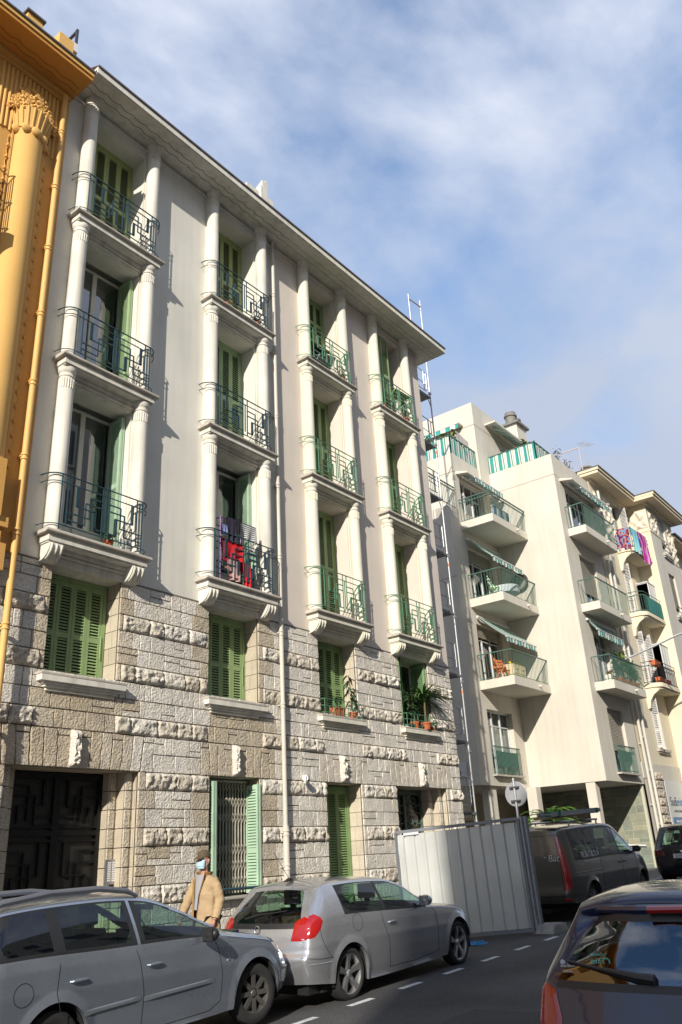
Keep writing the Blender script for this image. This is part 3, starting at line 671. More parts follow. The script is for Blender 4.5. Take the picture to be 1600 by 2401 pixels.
b.grid(24,8,lambda u,v:(cx+(r+.02+.10*v**1.3)*math.cos(PI+PI*u)*1.0,cy+(r+.02+.10*v**1.3)*math.sin(PI+PI*u)*.95,14.72+.42*v))
for k in range(11):
    a=PI+PI*(k+.5)/11; b.tube([(cx+(r+.025+.10*v**1.3)*math.cos(a),cy+(r+.025+.10*v**1.3)*math.sin(a)*.95,14.72+.42*v) for v in (0,.25,.5,.75,1)],.020,6)
for k in range(5):                                 # rounded lappets under the basket
    a=PI+PI*(k+.5)/5; c_=Vector((cx+(r+.01)*math.cos(a),cy+(r+.01)*math.sin(a),14.68)); b.ball(c_,(.10,.05 if k not in(0,4) else .05,.10),7)
rnd=random.Random(3)
for tier,(zc,rr,n,sz) in enumerate(((15.14,.46,17,.06),(15.25,.44,16,.05),(15.38,.38,13,.055),(15.52,.34,12,.05),(15.66,.28,10,.05),(15.80,.18,7,.045))):
    for k in range(n):
        a=PI+PI*(k+.5)/n; x,y_=cx+rr*math.cos(a),cy+rr*math.sin(a)*.62; s_=sz*rnd.uniform(.8,1.25)
        if (k+tier)%3==0:                          # curl
            b.tube([(x+s_*1.1*math.cos(t)*(1-t/9),y_-.02,zc+s_*1.1*math.sin(t)*(1-t/9)) for t in [i*.6 for i in range(12)]],.017,5)
            b.ball((x,y_-.02,zc),s_*.45,5)
        elif (k+tier)%3==1:
            for q in range(5): b.ball((x+rnd.uniform(-.05,.05),y_+rnd.uniform(-.03,.03),zc+rnd.uniform(-.05,.05)),.026,4)
        else:
            for q in range(4): 
                t=rnd.uniform(0,6.28); b.tube([(x,y_,zc),(x+.06*math.cos(t),y_-.03,zc+.06*math.sin(t)),(x+.10*math.cos(t),y_,zc+.10*math.sin(t))],[.022,.026,.004],5)
b.grid(10,6,lambda u,v:(cx+(.48-.3*v)*math.cos(PI+PI*u),cy+(.48-.3*v)*math.sin(PI+PI*u)*.5,15.1+.7*v))
b.build('carved_capital',TY,HY)
b=MB(); b.box(-6,6.42,10.35,yy+.1,16.38,16.47,0); b.box(-6,6.42,10.32,yy+.1,16.47,16.56,1); b.box(-6,6.44,10.29,yy+.1,16.56,16.60,2); b.box(-6,6.42,10.42,12.5,16.60,16.72,1); b.add([(-6,10.4,16.7),(6.42,10.4,16.7),(6.42,12.5,17.3),(-6,12.5,17.3)],[(0,1,2,3)],2)
c=b.build('cornice',[PYo,TY,M_gut],HY)
v=MB()
for dy in (0,.13): v.tube([(x,10.66+dy+.05*abs(math.sin(PI*x*2.6))**.8,16.379) for x in [1+i*.05 for i in range(108)]],.007,4)
v.build('wave_line',mat('groove_brown',(.22,.09,.015),.9),c)
pipe(HY,6.24,10.985,-.1,16.3,.052,mat('pipe_ochre',(.74,.44,.14),.6,.05,2),[15.3,13.9,12.45,11.0,9.6,8.2,6.9,5.4,4])
b=MB(); b.box(5.25,5.86,10.80,yy,7.0,7.95); b.box(5.25,5.80,10.86,yy,7.9,8.0); b.box(5.2,6.02,10.85,yy,6.86,7.02); b.box(5.2,5.95,10.90,yy,6.62,6.86); b.box(5.2,6.05,10.9,yy+.3,6.2,6.62); b.build('window_surround',PY,HY)
b=MB(); b.box(5.38,5.72,11.25,11.7,17.0,18.12); b.box(5.34,5.76,11.2,11.75,18.12,18.17,1); b.build('chimney',[TY,mat('dark_tile',(.10,.08,.08),.8)],HY)
b=MB(); b.box(6.08,6.42,11.2,11.7,17.0,18.22); b.box(6.2,6.5,11.3,11.6,17,18.0); b.box(6.42,6.52,11.2,11.5,18.0,18.24,1); b.build('chimney',[TY,mat('white_pot',(.7,.7,.68),.7)],HY)
b=MB(); b.bar((6.52,11.3,17.9),(6.52,11.3,18.8),.05); b.bar((6.52,11.3,18.75),(6.52,11.9,18.75),.05); b.bar((6.52,11.9,18.0),(6.52,11.9,18.78),.05); b.bar((6.52,11.3,18.35),(6.52,11.9,18.35),.04)
tag(b.build('roof_frame',mat('black_steel',(.04,.04,.06),.5),origin=(6.52,11.3,17.5)),'black steel frame standing on the roof behind the ochre chimney','frame')
b=MB()                                              # balcony railing cut by the left edge
for k in range(9): b.bar((3.80+k*.1,10.6,12.7),(3.80+k*.1,10.6,13.9),.018)
for z in (12.72,13.3,13.92): b.bar((3.4,10.6,z),(4.65,10.6,z),.025); b.bar((4.65,10.6,z),(4.65,yy,z),.025)
b.box(3.4,4.72,10.52,yy,12.35,12.6,1); b.build('balcony_railing',[M_iron,TY],HY)
# ================================================================ scaffold tower behind the pale building's end
M_galv=mat('galvanised_tube',(.50,.51,.53),.4,.15,8,metal=.6); M_plank=mat('scaffold_plank',(.20,.20,.21),.6,.2,5,metal=.3); M_org=mat('orange_band',(.75,.25,.12),.6)
SC=thing('scaffold_tower','galvanised scaffold tower rising behind the pale building, above its eaves','scaffold',(21.1,12.4,GF(21)))
zb=GF(21); xs2=(20.72,21.5)
for x in xs2:
    for y in (12.0,):
        b=MB(); b.tube([(x,y,zb),(x,y,20.45 if x<21 else 20.6)],.026,10)
        for z in range(1,10):
            b.lathe([(.026,-.04),(.042,-.035),(.042,.035),(.026,.04)],(x,y,zb+z*2.0+.1),10); b.box(x-.05,x+.05,y-.05,y+.05,zb+z*2-.03,zb+z*2+.02); 
            if z%2 and x>21: b.lathe([(.028,-.05),(.028,.05)],(x,y,zb+z*2-.3),10,1)
        b.build('upright',[M_galv,M_org],SC)
for i in range(1,9):
    z=zb+i*1.93+.35
    b=MB(); b.box(20.66,21.46,12.02,14.4,z,z+.05); b.bar((20.72,12.0,z+.03),(21.5,12.0,z+.03),.05,.07); b.bar((21.5,12.0,z-.35),(21.3,12.0,z),.02); b.build('platform',M_plank,SC)
    b=MB(); zt=z+1.02
    b.tube([(20.76,12.03,zt),(21.5,12.03,zt-.02)],.016,8); b.tube([(21.38,12.03,zt),(21.38,12.03,z+.30),(21.30,12.03,z+.24),(20.8,12.03,z+.24)],.016,8); b.tube([(21.22,12.03,zt),(21.22,12.03,z+.24)],.022,8); b.tube([(20.78,12.03,z+.3),(20.78,12.03,zt)],.016,8); b.tube([(20.76,12.03,z+.55),(21.5,12.03,z+.5)],.013,6)
    b.build('guard_frame',M_galv,SC)
b=MB(); b.tube([(20.72,12,20.25),(21.5,12,20.33)],.030,10); b.tube([(20.72,12,20.1),(20.85,12,20.26)],.013,6); b.tube([(21.5,12,20.1),(21.38,12,20.3)],.013,6); b.tube([(20.72,12,19.2),(21.5,12,19.25)],.02,8); b.build('top_ledger',M_galv,SC)
# ================================================================ modern cream building with projecting bays
PM=mat('plaster_cream',(.625,.585,.505),.9,.09,.5,bump=.2,bs=30,streak=.08); PMd=mat('plaster_joint',(.40,.33,.26),.9); M_conc=mat('balcony_plaster',(.65,.61,.525),.85,.06,1,streak=.07)
M_alu=mat('alu_white',(.62,.63,.64),.4,.05,3); M_rm=mat('railing_dark_green',(.07,.15,.12),.45,.15,10); M_rgy=mat('railing_grey',(.33,.34,.33),.5,.1,10)
M_curt=mat('curtain',(.42,.42,.38),.9,.1,4); M_rshut=mat('roller_shutter',(.40,.37,.31),.7,.08,3)
M_str=stripe_mat('awning_stripes','XY',.40,[(0,(.03,.27,.24)),(.34,(.62,.62,.58)),(.5,(.36,.35,.26)),(.57,(.62,.62,.58)),(.70,(.07,.24,.16)),(.84,(.62,.62,.58))])
M_awn=stripe_mat('awning_fabric','X',.24,[(0,(.035,.24,.22)),(.5,(.60,.60,.55))])
HM=thing('apartment_building','cream modern apartment building with projecting bays, grey balcony rails and green striped awnings','building',(29.73,11.2,0))
ZB=4.06; XA,XM,XR=25.9,29.73,33.70; YA,YB=14.15,11.2
b=MB()
winA=[(26.98,28.95,4.45,6.72),(26.98,28.95,7.68,9.9),(26.98,28.95,10.8,13.0),(26.98,28.95,13.95,16.0)]
winB=[(31.02,32.62,4.4,6.75),(30.95,32.65,7.6,9.75),(30.95,32.65,10.7,12.95),(30.6,33.2,13.85,15.9)]
facade(b,XA,XM,ZB,14.5,YA,winA[:3],.28); facade(b,26.62,XM,14.5,17.05,YA,[(26.98,28.95,14.5,16.0)],.28)
facade(b,XM,XR,ZB,17.1,YB,winB,.26)
b.quad((XA,YA,ZB),(XA,YA,14.5),(XA,22,14.5),(XA,22,ZB)); b.quad((26.62,YA,14.5),(26.62,YA,17.05),(26.62,22,17.05),(26.62,22,14.5))
b.quad((XM,YB,ZB),(XM,YB,17.1),(XM,YA,17.1),(XM,YA,ZB))
b.quad((XA,YA,14.5),(26.62,YA,14.5),(26.62,22,14.5),(XA,22,14.5)); b.quad((26.62,YA,16.3),(XR,YA,16.3),(XR,22,16.3),(26.62,22,16.3)); b.quad((XM,YB,16.3),(XR,YB,16.3),(XR,YA,16.3),(XM,YA,16.3))
b.quad((XA,YA,ZB),(XM,YA,ZB),(XM,22,ZB),(XA,22,ZB)); b.quad((XM,YB,ZB),(XR,YB,ZB),(XR,22,ZB),(XM,22,ZB))
b.quad((XR,YB,ZB),(XR,22,ZB),(XR,22,17.1),(XR,YB,17.1)); b.box(XA,XR,20,20.3,0,17)
# parapet thickness
b.box(26.64,XM,YA+.01,YA+.15,16.3,17.05); b.box(XM+.01,XR,YB+.01,YB+.15,16.3,17.1)
for o in winA+winB:
    y=(YA+.28 if o in winA else YB+.26)
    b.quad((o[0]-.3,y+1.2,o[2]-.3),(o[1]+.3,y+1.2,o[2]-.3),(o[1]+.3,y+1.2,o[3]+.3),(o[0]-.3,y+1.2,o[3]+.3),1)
# penthouse
PX,PYy,PT=28.85,14.08,20.38
b.box(PX,34.6,PYy,21,16.3,PT); 
b.build('wall',[PM,M_room],HM)
b=MB()                                             # thin recessed joints
b.box(XM-.004,XM+.01,YB-.004,YA,16.15,16.18); b.box(XM,XR,YB-.004,YB+.01,16.15,16.18); b.box(26.61,XM-.01,YA-.004,YA+.01,16.2,16.23); b.box(26.614,26.63,YA,22,16.2,16.23)
b.box(PX-.004,34,PYy-.004,PYy+.01,19.25,19.29); b.box(PX-.004,PX+.01,PYy,21,19.25,19.29); b.box(XA-.004,XA+.01,YA,22,11.55,11.58)
b.build('joint_line',PMd,HM)
# undercroft: back wall, columns, slate wall, letter boxes
M_slate=mat('slate_cladding',(.20,.23,.19),.8,.2,4,bump=.5,bs=30,attr=(.34,.32,.22),speck=.15)
b=MB(); b.box(XA,34,16.5,16.7,0,ZB,0); b.box(XA-3.5,XA,14.6,14.8,.3,ZB,0); b.build('undercroft_wall',mat('undercroft_plaster',(.42,.37,.27),.9,.1,1),HM)
for (x,y) in ((26.55,14.3),(29.6,11.95),(29.75,13.9)):
    pass
b=MB()
for x,y,w_,d_ in ((26.75,14.25,.42,.35),(28.55,12.6,0,0),):
    if w_: b.box(x,x+w_,y,y+d_,GF(x)-.2,ZB)
b.build('column',PM,HM)
b=MB(); b.box(29.33,29.72,13.75,14.14,.5,ZB); b.build('column',PM,HM)
b=MB(); b.box(29.76,30.1,11.65,12.0,.5,ZB); b.build('column',PM,HM)
b=MB(); XS=33.55
z=GF(33)-.1; row=0
while z<ZB:
    h=min(ZB,z+.30) ; y=11.35
    while y<15.6:
        w_=random.uniform(.3,.62); y2=min(15.6,y+w_); hs=random.choice([1,1,.5])
        for q in ((z,h),) if hs==1 else ((z,(z+h)/2),((z+h)/2,h)):
            b.box(XS-random.uniform(.008,.02),XS+.05,y+.008,y2-.008,q[0]+.008,q[1]-.008,0,random.random()**3)
        y=y2
    z=h
b.box(XS,XS+.12,11.25,15.6,0,ZB,1); b.build('slate_wall',[M_slate,mat('pale_mortar',(.5,.48,.38),.9)],HM)
M_box=mat('letterbox_cream',(.58,.49,.31),.6,.05,2)
b=MB(); b.box(32.6,33.5,14.65,15.1,1.45,3.15)
for i in range(3):
    for k in range(6):
        b.box(32.63+i*.29,32.88+i*.29,14.635,14.65,1.5+k*.27,1.74+k*.27,0); b.box(32.70+i*.29,32.80+i*.29,14.628,14.64,1.66+k*.27,1.685+k*.27,1)
b.box(32.68,32.82,14.622,14.635,2.88,3.08,2)
b.build('letter_boxes',[M_box,M_dkb,mat('red_notice',(.6,.03,.02),.6)],HM)
b=MB(); b.tube([(33.48,12.9,1.95),(33.48,11.5,1.85)],.035,10); b.tube([(33.48,12.75,1.94),(33.56,12.75,1.9)],.02,6); b.tube([(33.48,11.6,1.86),(33.56,11.6,1.84)],.02,6); b.build('handrail',M_alu,HM)
b=MB(); b.box(22.3,26.2,14.55,14.6,GF(24),2.95)
for k in range(26): b.box(22.4+k*.145,22.42+k*.145,14.52,14.55,GF(24),2.9,1)
for k in range(16): b.box(22.35,26.1,14.525,14.545,GF(24)+k*.15,GF(24)+.02+k*.15,1)
b.build('garage_grille',[mat('grille_back',(.16,.12,.06),.8),mat('grille_ochre',(.30,.22,.10),.7)],HM)
# windows
def mwin(x0,x1,y,z0,z1,kind,root=None,fm=None,n=3):
    root=root or HM; fm=fm or M_alu; b=MB(); t=.05
    b.box(x0,x1,y,y+.06,z1-t,z1); b.box(x0,x1,y,y+.06,z0,z0+t)
    xs_=[x0+(x1-x0)*i/n for i in range(n+1)]
    for i,x in enumerate(xs_): b.box(max(x0,x-.035),min(x1,x+.035),y-.005,y+.055,z0+t,z1-t)
    if kind!='plain': b.box(x0,x1,y,y+.05,z1-.55,z1-.51)
    f=b.build('window_frame',fm,root)
    g=MB(); g.quad((x0,y+.03,z0),(x1,y+.03,z0),(x1,y+.03,z1),(x0,y+.03,z1)); g.build('pane',M_gl,f)
    if kind!='dark':
        c=MB(); c.grid(60,1,lambda u,v:(x0+.05+(x1-x0-.1)*u,y+.16+.03*math.sin(u*55),z0+.05+(z1-z0-.1)*v)); c.build('curtain',M_curt if kind!='red' else mat('curtain_red',(.16,.04,.035),.9),f)
    return f
def roller(x0,x1,y,z0,z1,root=None,m_=None):
    root=root or HM; b=MB(); n=int((z1-z0)/.055)
    for k in range(n): z=z0+(z1-z0)*k/n; b.prism([(y,z+.004),(y-.012,z+.02),(y-.012,z+.04),(y,z+.052),(y+.02,z+.05),(y+.02,z)],'x',x0,x1)
    return b.build('roller_shutter',m_ or M_rshut,root)
for o,k in zip(winA,('curtain','red','dark','dark')): mwin(o[0]+.02,o[1]-.02,YA+.2,o[2],o[3],k)
roller(winA[1][0],winA[1][1],YA+.14,9.45,9.9); roller(winA[2][0],winA[2][1],YA+.14,12.5,13.0)
mwin(31.04,32.6,YB+.2,4.4,6.75,'dark'); roller(31.03,32.61,YB+.13,5.2,6.75)
mwin(30.97,32.63,YB+.2,7.6,9.75,'curtain'); mwin(30.97,32.63,YB+.2,10.7,12.95,'dark'); roller(30.96,32.64,YB+.13,11.4,12.95); mwin(30.62,33.18,YB+.2,13.85,15.9,'dark')
def mslab(x0,x1,y0,y1,z,root=None,name='balcony_slab'):
    b=MB(); b.box(x0,x1,y0,y1,z,z+.32); b.tube([((x0+x1)/2+.5,y0-.12,z+.16),((x0+x1)/2+.5,y0+.02,z+.17)],.04,8)
    return b.build(name,M_conc,root or HM,bevel=.01)
def mrail(x0,x1,y0,y1,z,m_,root=None,gap=.115,flare=True,double=False,name='balcony_railing',sides='L'):
    """bars leaning slightly out; runs back to the wall on the left"""
    b=MB(); zt=z+.95; f=.07 if flare else 0
    b.bar((x0-f,y0-f,zt),(x1,y0-f,zt),.045,.035); b.bar((x0-f,y0-f,zt),(x0-f,y1,zt),.045,.035)
    if double: b.bar((x0-f,y0-f,zt-.14),(x1,y0-f,zt-.14),.04,.03); b.bar((x0-f,y0-f,zt-.14),(x0-f,y1,zt-.14),.04,.03)
    b.bar((x0,y0,z+.06),(x1,y0,z+.06),.02); b.bar((x0,y0,z+.06),(x0,y1,z+.06),.02)
    n=int((x1-x0)/gap)
    for i in range(n+1): x=x0+(x1-x0)*i/n; b.bar((x,y0,z-.02),(x-(f if i==0 else 0),y0-f,zt),.014)
    n=int((y1-y0)/gap)
    for i in range(1,n+1): y=y0+(y1-y0)*i/n; b.bar((x0,y,z-.02),(x0-f,y,zt),.014)
    if 'R' in sides:
        for i in range(1,n+1): y=y0+(y1-y0)*i/n; b.bar((x1,y,z-.02),(x1,y,zt),.014)
        b.bar((x1,y0-f,zt),(x1,y1,zt),.045,.035)
    return b.build(name,m_,root or HM)
for z,m_,db in ((7.36,M_rm,0),(10.48,M_rm,0),(13.65,M_rm,1)):
    mslab(26.70,XM-.002,12.75,YA-.002,z); mrail(26.78,XM-.02,12.83,YA-.02,z+.32,m_,double=bool(db))
for z,m_ in ((7.28,M_rm),(10.34,M_rm),(13.52,M_rm)):
    mslab(30.22,33.68,10.45,YB-.002,z); mrail(30.30,33.62,10.53,YB-.02,z+.32,m_,sides='L' if z<13 else 'L')
mrail(26.98,28.95,YA-.12,YA-.01,4.45,M_rm,flare=False,gap=.09,sides='LR',name='window_railing'); mrail(31.02,32.85,YB-.14,YB-.01,4.4,M_rm,flare=False,gap=.09,sides='LR',name='window_railing')
b=MB(); b.box(26.9,29.1,YA-.16,YA+.02,4.38,4.44); b.box(30.95,33.0,YB-.18,YB+.02,4.33,4.39); b.build('window_sill',M_cop,HM)
b=MB(); b.box(27.2,28.9,YA-.06,YA-.05,4.75,5.25); b.box(31.2,32.6,YB-.06,YB-.05,4.8,5.2); b.build('railing_screen',mat('green_mesh',(.03,.11,.085),.8,.3,6),HM)
# terraces with striped canvas
def stripes(pts,z,h,root=None):
    b=MB(); r=MB()
    for (x0,y0),(x1,y1) in zip(pts,pts[1:]):
        L_=math.hypot(x1-x0,y1-y0); n=max(2,int(L_/.06)); nx_,ny_=(y1-y0)/L_,-(x1-x0)/L_
        b.grid(n,3,lambda u,v:(x0+(x1-x0)*u+nx_*.012*math.sin(u*L_*17+v),y0+(y1-y0)*u+ny_*.012*math.sin(u*L_*17+v),z+h*v))
        r.bar((x0,y0,z+h+.02),(x1,y1,z+h+.02),.05,.04); 
        for i in range(int(L_/1.2)+1): t=i/max(1,int(L_/1.2)); r.bar((x0+(x1-x0)*t,y0+(y1-y0)*t,z-.1),(x0+(x1-x0)*t,y0+(y1-y0)*t,z+h),.03)
    o=b.build('canvas_screen',M_str,root or HM); r.build('terrace_rail',M_rm,root or HM); return o
stripes([(26.68,21.5),(26.68,14.2),(28.8,14.2)],17.08,.80); stripes([(XM+.03,14.05),(XM+.03,11.85),(XR+1.2,11.85)],17.12,.78)
# awnings
def awning(x0,x1,y0,z0,y1,z1,root=None,label=None,val=.22,roof=True):
    """fabric from the wall cassette (y0,z0) out to the front bar (y1,z1), with a scalloped valance"""
    b=MB(); b.grid(20,6,lambda u,v:(x0+(x1-x0)*u,y0+(y1-y0)*v,z0+(z1-z0)*v-.04*math.sin(PI*v)))
    b.grid(60,2,lambda u,v:(x0+(x1-x0)*u,y1-.01+.012*math.sin(u*(x1-x0)*19),z1-v*(val-.05*abs(math.sin(u*(x1-x0)*9)))))
    o=b.build('awning',M_awn,root or HM)
    f=MB(); f.tube([(x0,y1,z1),(x1,y1,z1)],.028,8); f.tube([(x0-.05,y0,z0),(x1+.05,y0,z0)],.05,10)
    for x in (x0+.1,x1-.1): f.bar((x,y0,z0-.12),(x,y1,z1-.02),.018)
    f.build('awning_arm',M_alu,o)
    return o
def hood(x0,x1,y0,y1,z,root=None):
    b=MB(); b.prism([(y1,z),(y0,z-.10),(y0,z-.04),(y1,z+.12)],'x',x0,x1); return b.build('awning_hood',M_conc,root or HM)
hood(26.75,29.5,13.62,YA,16.12); awning(27.0,29.4,13.95,16.0,13.45,15.85)
awning(26.9,29.45,YA-.1,13.3,13.1,12.35); awning(27.0,29.5,YA-.1,10.15,13.0,9.2)
hood(30.2,34.0,10.65,YB,16.0); awning(30.6,33.9,11.0,15.9,10.5,15.6); awning(30.5,33.3,YB-.05,10.1,10.85,9.65,val=.28)
# penthouse awnings, opening
hood(27.0,28.83,0,0,0) if False else None
b=MB(); b.box(PX-.45,PX,14.6,20.5,19.35,19.42); b.box(29.9,34.6,13.55,PYy,19.62,19.70); b.build('awning_hood',M_conc,HM)
b=MB(); b.grid(60,2,lambda u,v:(PX-.5+.01*math.sin(u*80),14.6+5.5*u,19.3-.2*v)); b.build('awning',M_awn.copy() if False else stripe_mat('awning_fabric_y','Y',.5,[(0,(.04,.32,.27)),(.5,(.70,.70,.64))]),HM)
b=MB(); b.grid(30,3,lambda u,v:(30.1+3.9*u,13.9-.5*v,19.55-.32*v+.03*math.sin(u*30))); b.build('awning',M_awn,HM)
mwin(31.3,34.2,PYy-.03,17.1,19.0,'dark'); 
b=MB(); b.box(35.7,36.8,15.0,16.0,16.5,22.5); b.box(35.55,36.95,14.85,16.15,22.5,22.62,1); b.lathe([(.28,0),(.28,.5),(.34,.5),(.34,.6),(.28,.6),(.28,.75)],(36.0,15.4,22.6),16,1); b.lathe([(.24,0),(.24,.4),(.3,.45),(.3,.55)],(36.55,15.4,22.6),16,1); b.build('chimney',[PM,mat('pot_dark',(.2,.19,.17),.7,.2,5)],HM)
b=MB(); b.lathe([(0,.10),(.2,.07),(.35,0),(.36,.01),(.2,.09),(0,.12)],(35.7,14.7,20.9),20,ax='y'); b.tube([(35.7,14.8,20.9),(35.7,15.2,20.6)],.03,6); tag(b.build('satellite_dish',M_alu,origin=(35.7,14.8,20.6)),'white satellite dish on the rooftop chimney','satellite dish')
# low wing rail in front of the shaded wall
mrail(24.6,26.55,14.2,16,14.5,M_rm,flare=False,double=True,name='balcony_railing')
# street name plate on the shaded corner
NP=mat('enamel_white',(.62,.62,.60),.4,.1,9); NB=mat('enamel_blue',(.03,.05,.12),.5)
b=MB(); b.box(25.86,25.895,14.6,16.0,4.35,4.85); pl_=b.build('street_sign',NP,origin=(25.88,15.3,4.6),bevel=.01); tag(pl_,'white enamel street name plate low on the shaded side wall behind the scaffold','street sign')
text('RUELLE',.17,NB,pl_,(-.025,0,.10),(R(90),0,R(-90)),'lettering',local=True); text('MICHEL-ANGE',.19,NB,pl_,(-.025,0,-.11),(R(90),0,R(-90)),'lettering',local=True,xs=.8)
# ================================================================ older cream building beyond
PO=mat('plaster_old_cream',(.70,.63,.48),.9,.07,.6,bump=.2,bs=30,streak=.06); PG=mat('plaster_old_grey',(.58,.545,.48),.9,.10,.7,bump=.2,bs=30,streak=.07)
M_orn=mat('carved_relief',(.68,.635,.53),.9,.1,2,bump=6,bs=7); M_wht=mat('shutter_white',(.52,.52,.52),.6,.05,3)
M_rock=mat('rustic_stone',(.50,.43,.35),.9,.25,2,bump=3,bs=9)
HO=thing('apartment_building','older cream building with carved relief under the eaves and curved balconies','building',(33.75,11.2,0))
XI,XO,YP=38.63,42.6,10.27; ZE=17.35
b=MB(); wr=[(36.30,37.35,5.6,7.75),(36.3,37.35,8.3,10.6),(36.3,37.35,11.5,13.8),(36.3,37.4,14.5,17.0)]; wp=[(40.2,41.2,5.7,7.8),(40.2,41.2,8.9,11.0),(40.2,41.2,12.0,14.1),(40.2,41.2,15.2,17.1)]
facade(b,33.75,XI,4.45,ZE,YB,wr,.2,0); facade(b,33.75,36.0,-.2,4.45,YB,[],.1,1)
facade(b,XI,XO,4.3,ZE,YP,wp,.2,1); b.quad((XI,YP,0),(XI,YP,ZE),(XI,YB,ZE),(XI,YB,0),0); facade(b,XI,XO,-.2,4.3,YP,[(39.2,41.8,0,4.0)],.3,1)
b.quad((33.76,YB,15.5),(33.76,YB,ZE+.1),(33.76,22,ZE+.1),(33.76,22,15.5)); b.quad((XO,YP,0),(XO,YP,ZE),(XO,22,ZE),(XO,22,0)); b.box(33.8,XO,21.5,22,0,ZE); b.box(33.75,XI,YB-.02,YB+.6,4.3,4.9,1); b.quad((33.8,YB+.5,ZE),(XO,YB+.5,ZE),(XO,22,ZE),(33.8,22,ZE))
b.box(XI,XO,YP+1.2,YP+1.3,0,ZE,2); b.box(34,XI,YB+1.2,YB+1.3,4.4,ZE,2)
b.build('wall',[PO,PG,M_room],HO)
b=MB()
for i in range(13):
    for (a,c) in ((34.55,35.0),(35.05,35.85)): rand_block(b,a,c,.3+i*.33,.62+i*.33,YB-.005,.2,True,random.random()*50)
b.build('rustic_pier',[M_rock],HO,sharp=50)
def relief(parent,x0,x1,z0,z1,y,ax='x',X=None):
    b=MB(); nu,nv=int((x1-x0)*26),int((z1-z0)*26)
    def fn(u,v):
        p=x0+(x1-x0)*u; z=z0+(z1-z0)*v; e=min(1,u*8,(1-u)*8,v*8,(1-v)*8); h=.085*e*max(0,.3+math.sin(p*12+2*noise.noise(Vector((p*2,z*2,0))))*math.sin(z*11+3*noise.noise(Vector((p*1.5,z*1.5,4))))+.6*noise.noise(Vector((p*7,z*7,2))))
        return (p,y-h-.02,z) if ax=='x' else (X-h-.02,p,z)
    b.grid(nu,nv,fn); return b.build('relief_panel',mat('relief_plaster',(.66,.60,.49),.9,.08,2,bump=.3,bs=30),parent,sharp=60)
relief(HO,34.05,34.5,14.9,16.9,YB); relief(HO,34.95,36.2,14.9,16.9,YB); relief(HO,37.5,38.5,14.9,16.9,YB); relief(HO,YP+.03,YB-.02,16.1,17.0,0,'y',XI); relief(HO,XI+.1,40.0,15.9,17.0,YP); relief(HO,41.3,42.5,14.9,17.0,YP)
b=MB(); b.box(XI-.02,XI,YP-.02,YB,15.88,15.95); b.box(XI,XO,YP-.03,YP,15.88,15.95); b.box(34,38.6,YB-.03,YB,14.75,14.82); b.build('string_course',PO,HO)
M_cor=mat('cornice_cream',(.68,.58,.42),.85,.06,1)
b=MB(); b.box(33.45,XI-.55,YB-.62,YB+.3,ZE,ZE+.14); b.box(XI-.55,XO+.45,YP-.62,YB+.3,ZE,ZE+.14); b.box(33.4,XI-.56,YB-.68,YB+.3,ZE+.14,ZE+.26); b.box(XI-.56,XO+.5,YP-.68,YB+.3,ZE+.14,ZE+.26); b.box(33.38,XI-.58,YB-.72,YB+.5,ZE+.26,ZE+.31,1); b.box(XI-.58,XO+.53,YP-.72,YB+.5,ZE+.26,ZE+.31,1)
b.box(33.8,XI,YB-.10,YB,ZE-.14,ZE); b.box(XI-.12,XO,YP-.12,YP,ZE-.14,ZE)
b.build('cornice',[M_cor,M_gut],HO)
for o in wr+wp:
    y=(YB if o in wr else YP)+.15; mwin(o[0],o[1],y,o[2],o[3],'plain',HO,M_wht,2)
for (x0,x1,z0,z1) in ((36.0,36.32,5.6,7.75),(36.0,36.3,8.3,10.6),(37.3,37.62,8.3,10.6),(37.38,37.75,14.5,16.9),(36.0,36.3,11.5,13.8)):
    l=MB(); leaf(l,0,abs(x1-x0)+.25,0,z0,z1,.33,.07,st=.07); sg=1
    hx=x1 if x0<36.2 else x0; l.v=[(hx+yy+(-.02),YB+.02-xx*.55,zz) for xx,yy,zz in l.v]; l.build('shutter',M_wht,HO)
roller(40.2,41.2,YP+.1,9.3,11.0,HO,M_wht); roller(40.2,41.2,YP+.1,12.4,14.1,HO,M_rshut); roller(40.2,41.2,YP+.1,15.7,17.1,HO,M_wht)
b=MB()
for z in (5.6,8.8,11.9,15.1): b.box(40.05,41.35,YP-.12,YP+.02,z-.12,z); b.box(40.1,41.3,YP-.08,YP+.02,z-.2,z-.12)
b.box(36.1,37.6,YB-.12,YB+.02,5.45,5.56); b.box(36.2,37.5,YB-.08,YB+.02,5.38,5.45)
b.build('window_sill',M_cop,HO)
b=MB()
for z in (8.85,12.0,15.15):
    for zz in (z+.1,z+.35): b.bar((40.15,YP-.10,zz),(41.25,YP-.10,zz),.025); 
    b.bar((40.15,YP-.1,z),(40.15,YP-.1,z+.35),.02); b.bar((41.25,YP-.1,z),(41.25,YP-.1,z+.35),.02); b.bar((41.25,YP-.1,z+.35),(41.25,YP,z+.2),.02)
b.build('window_guard',M_iron,HO)
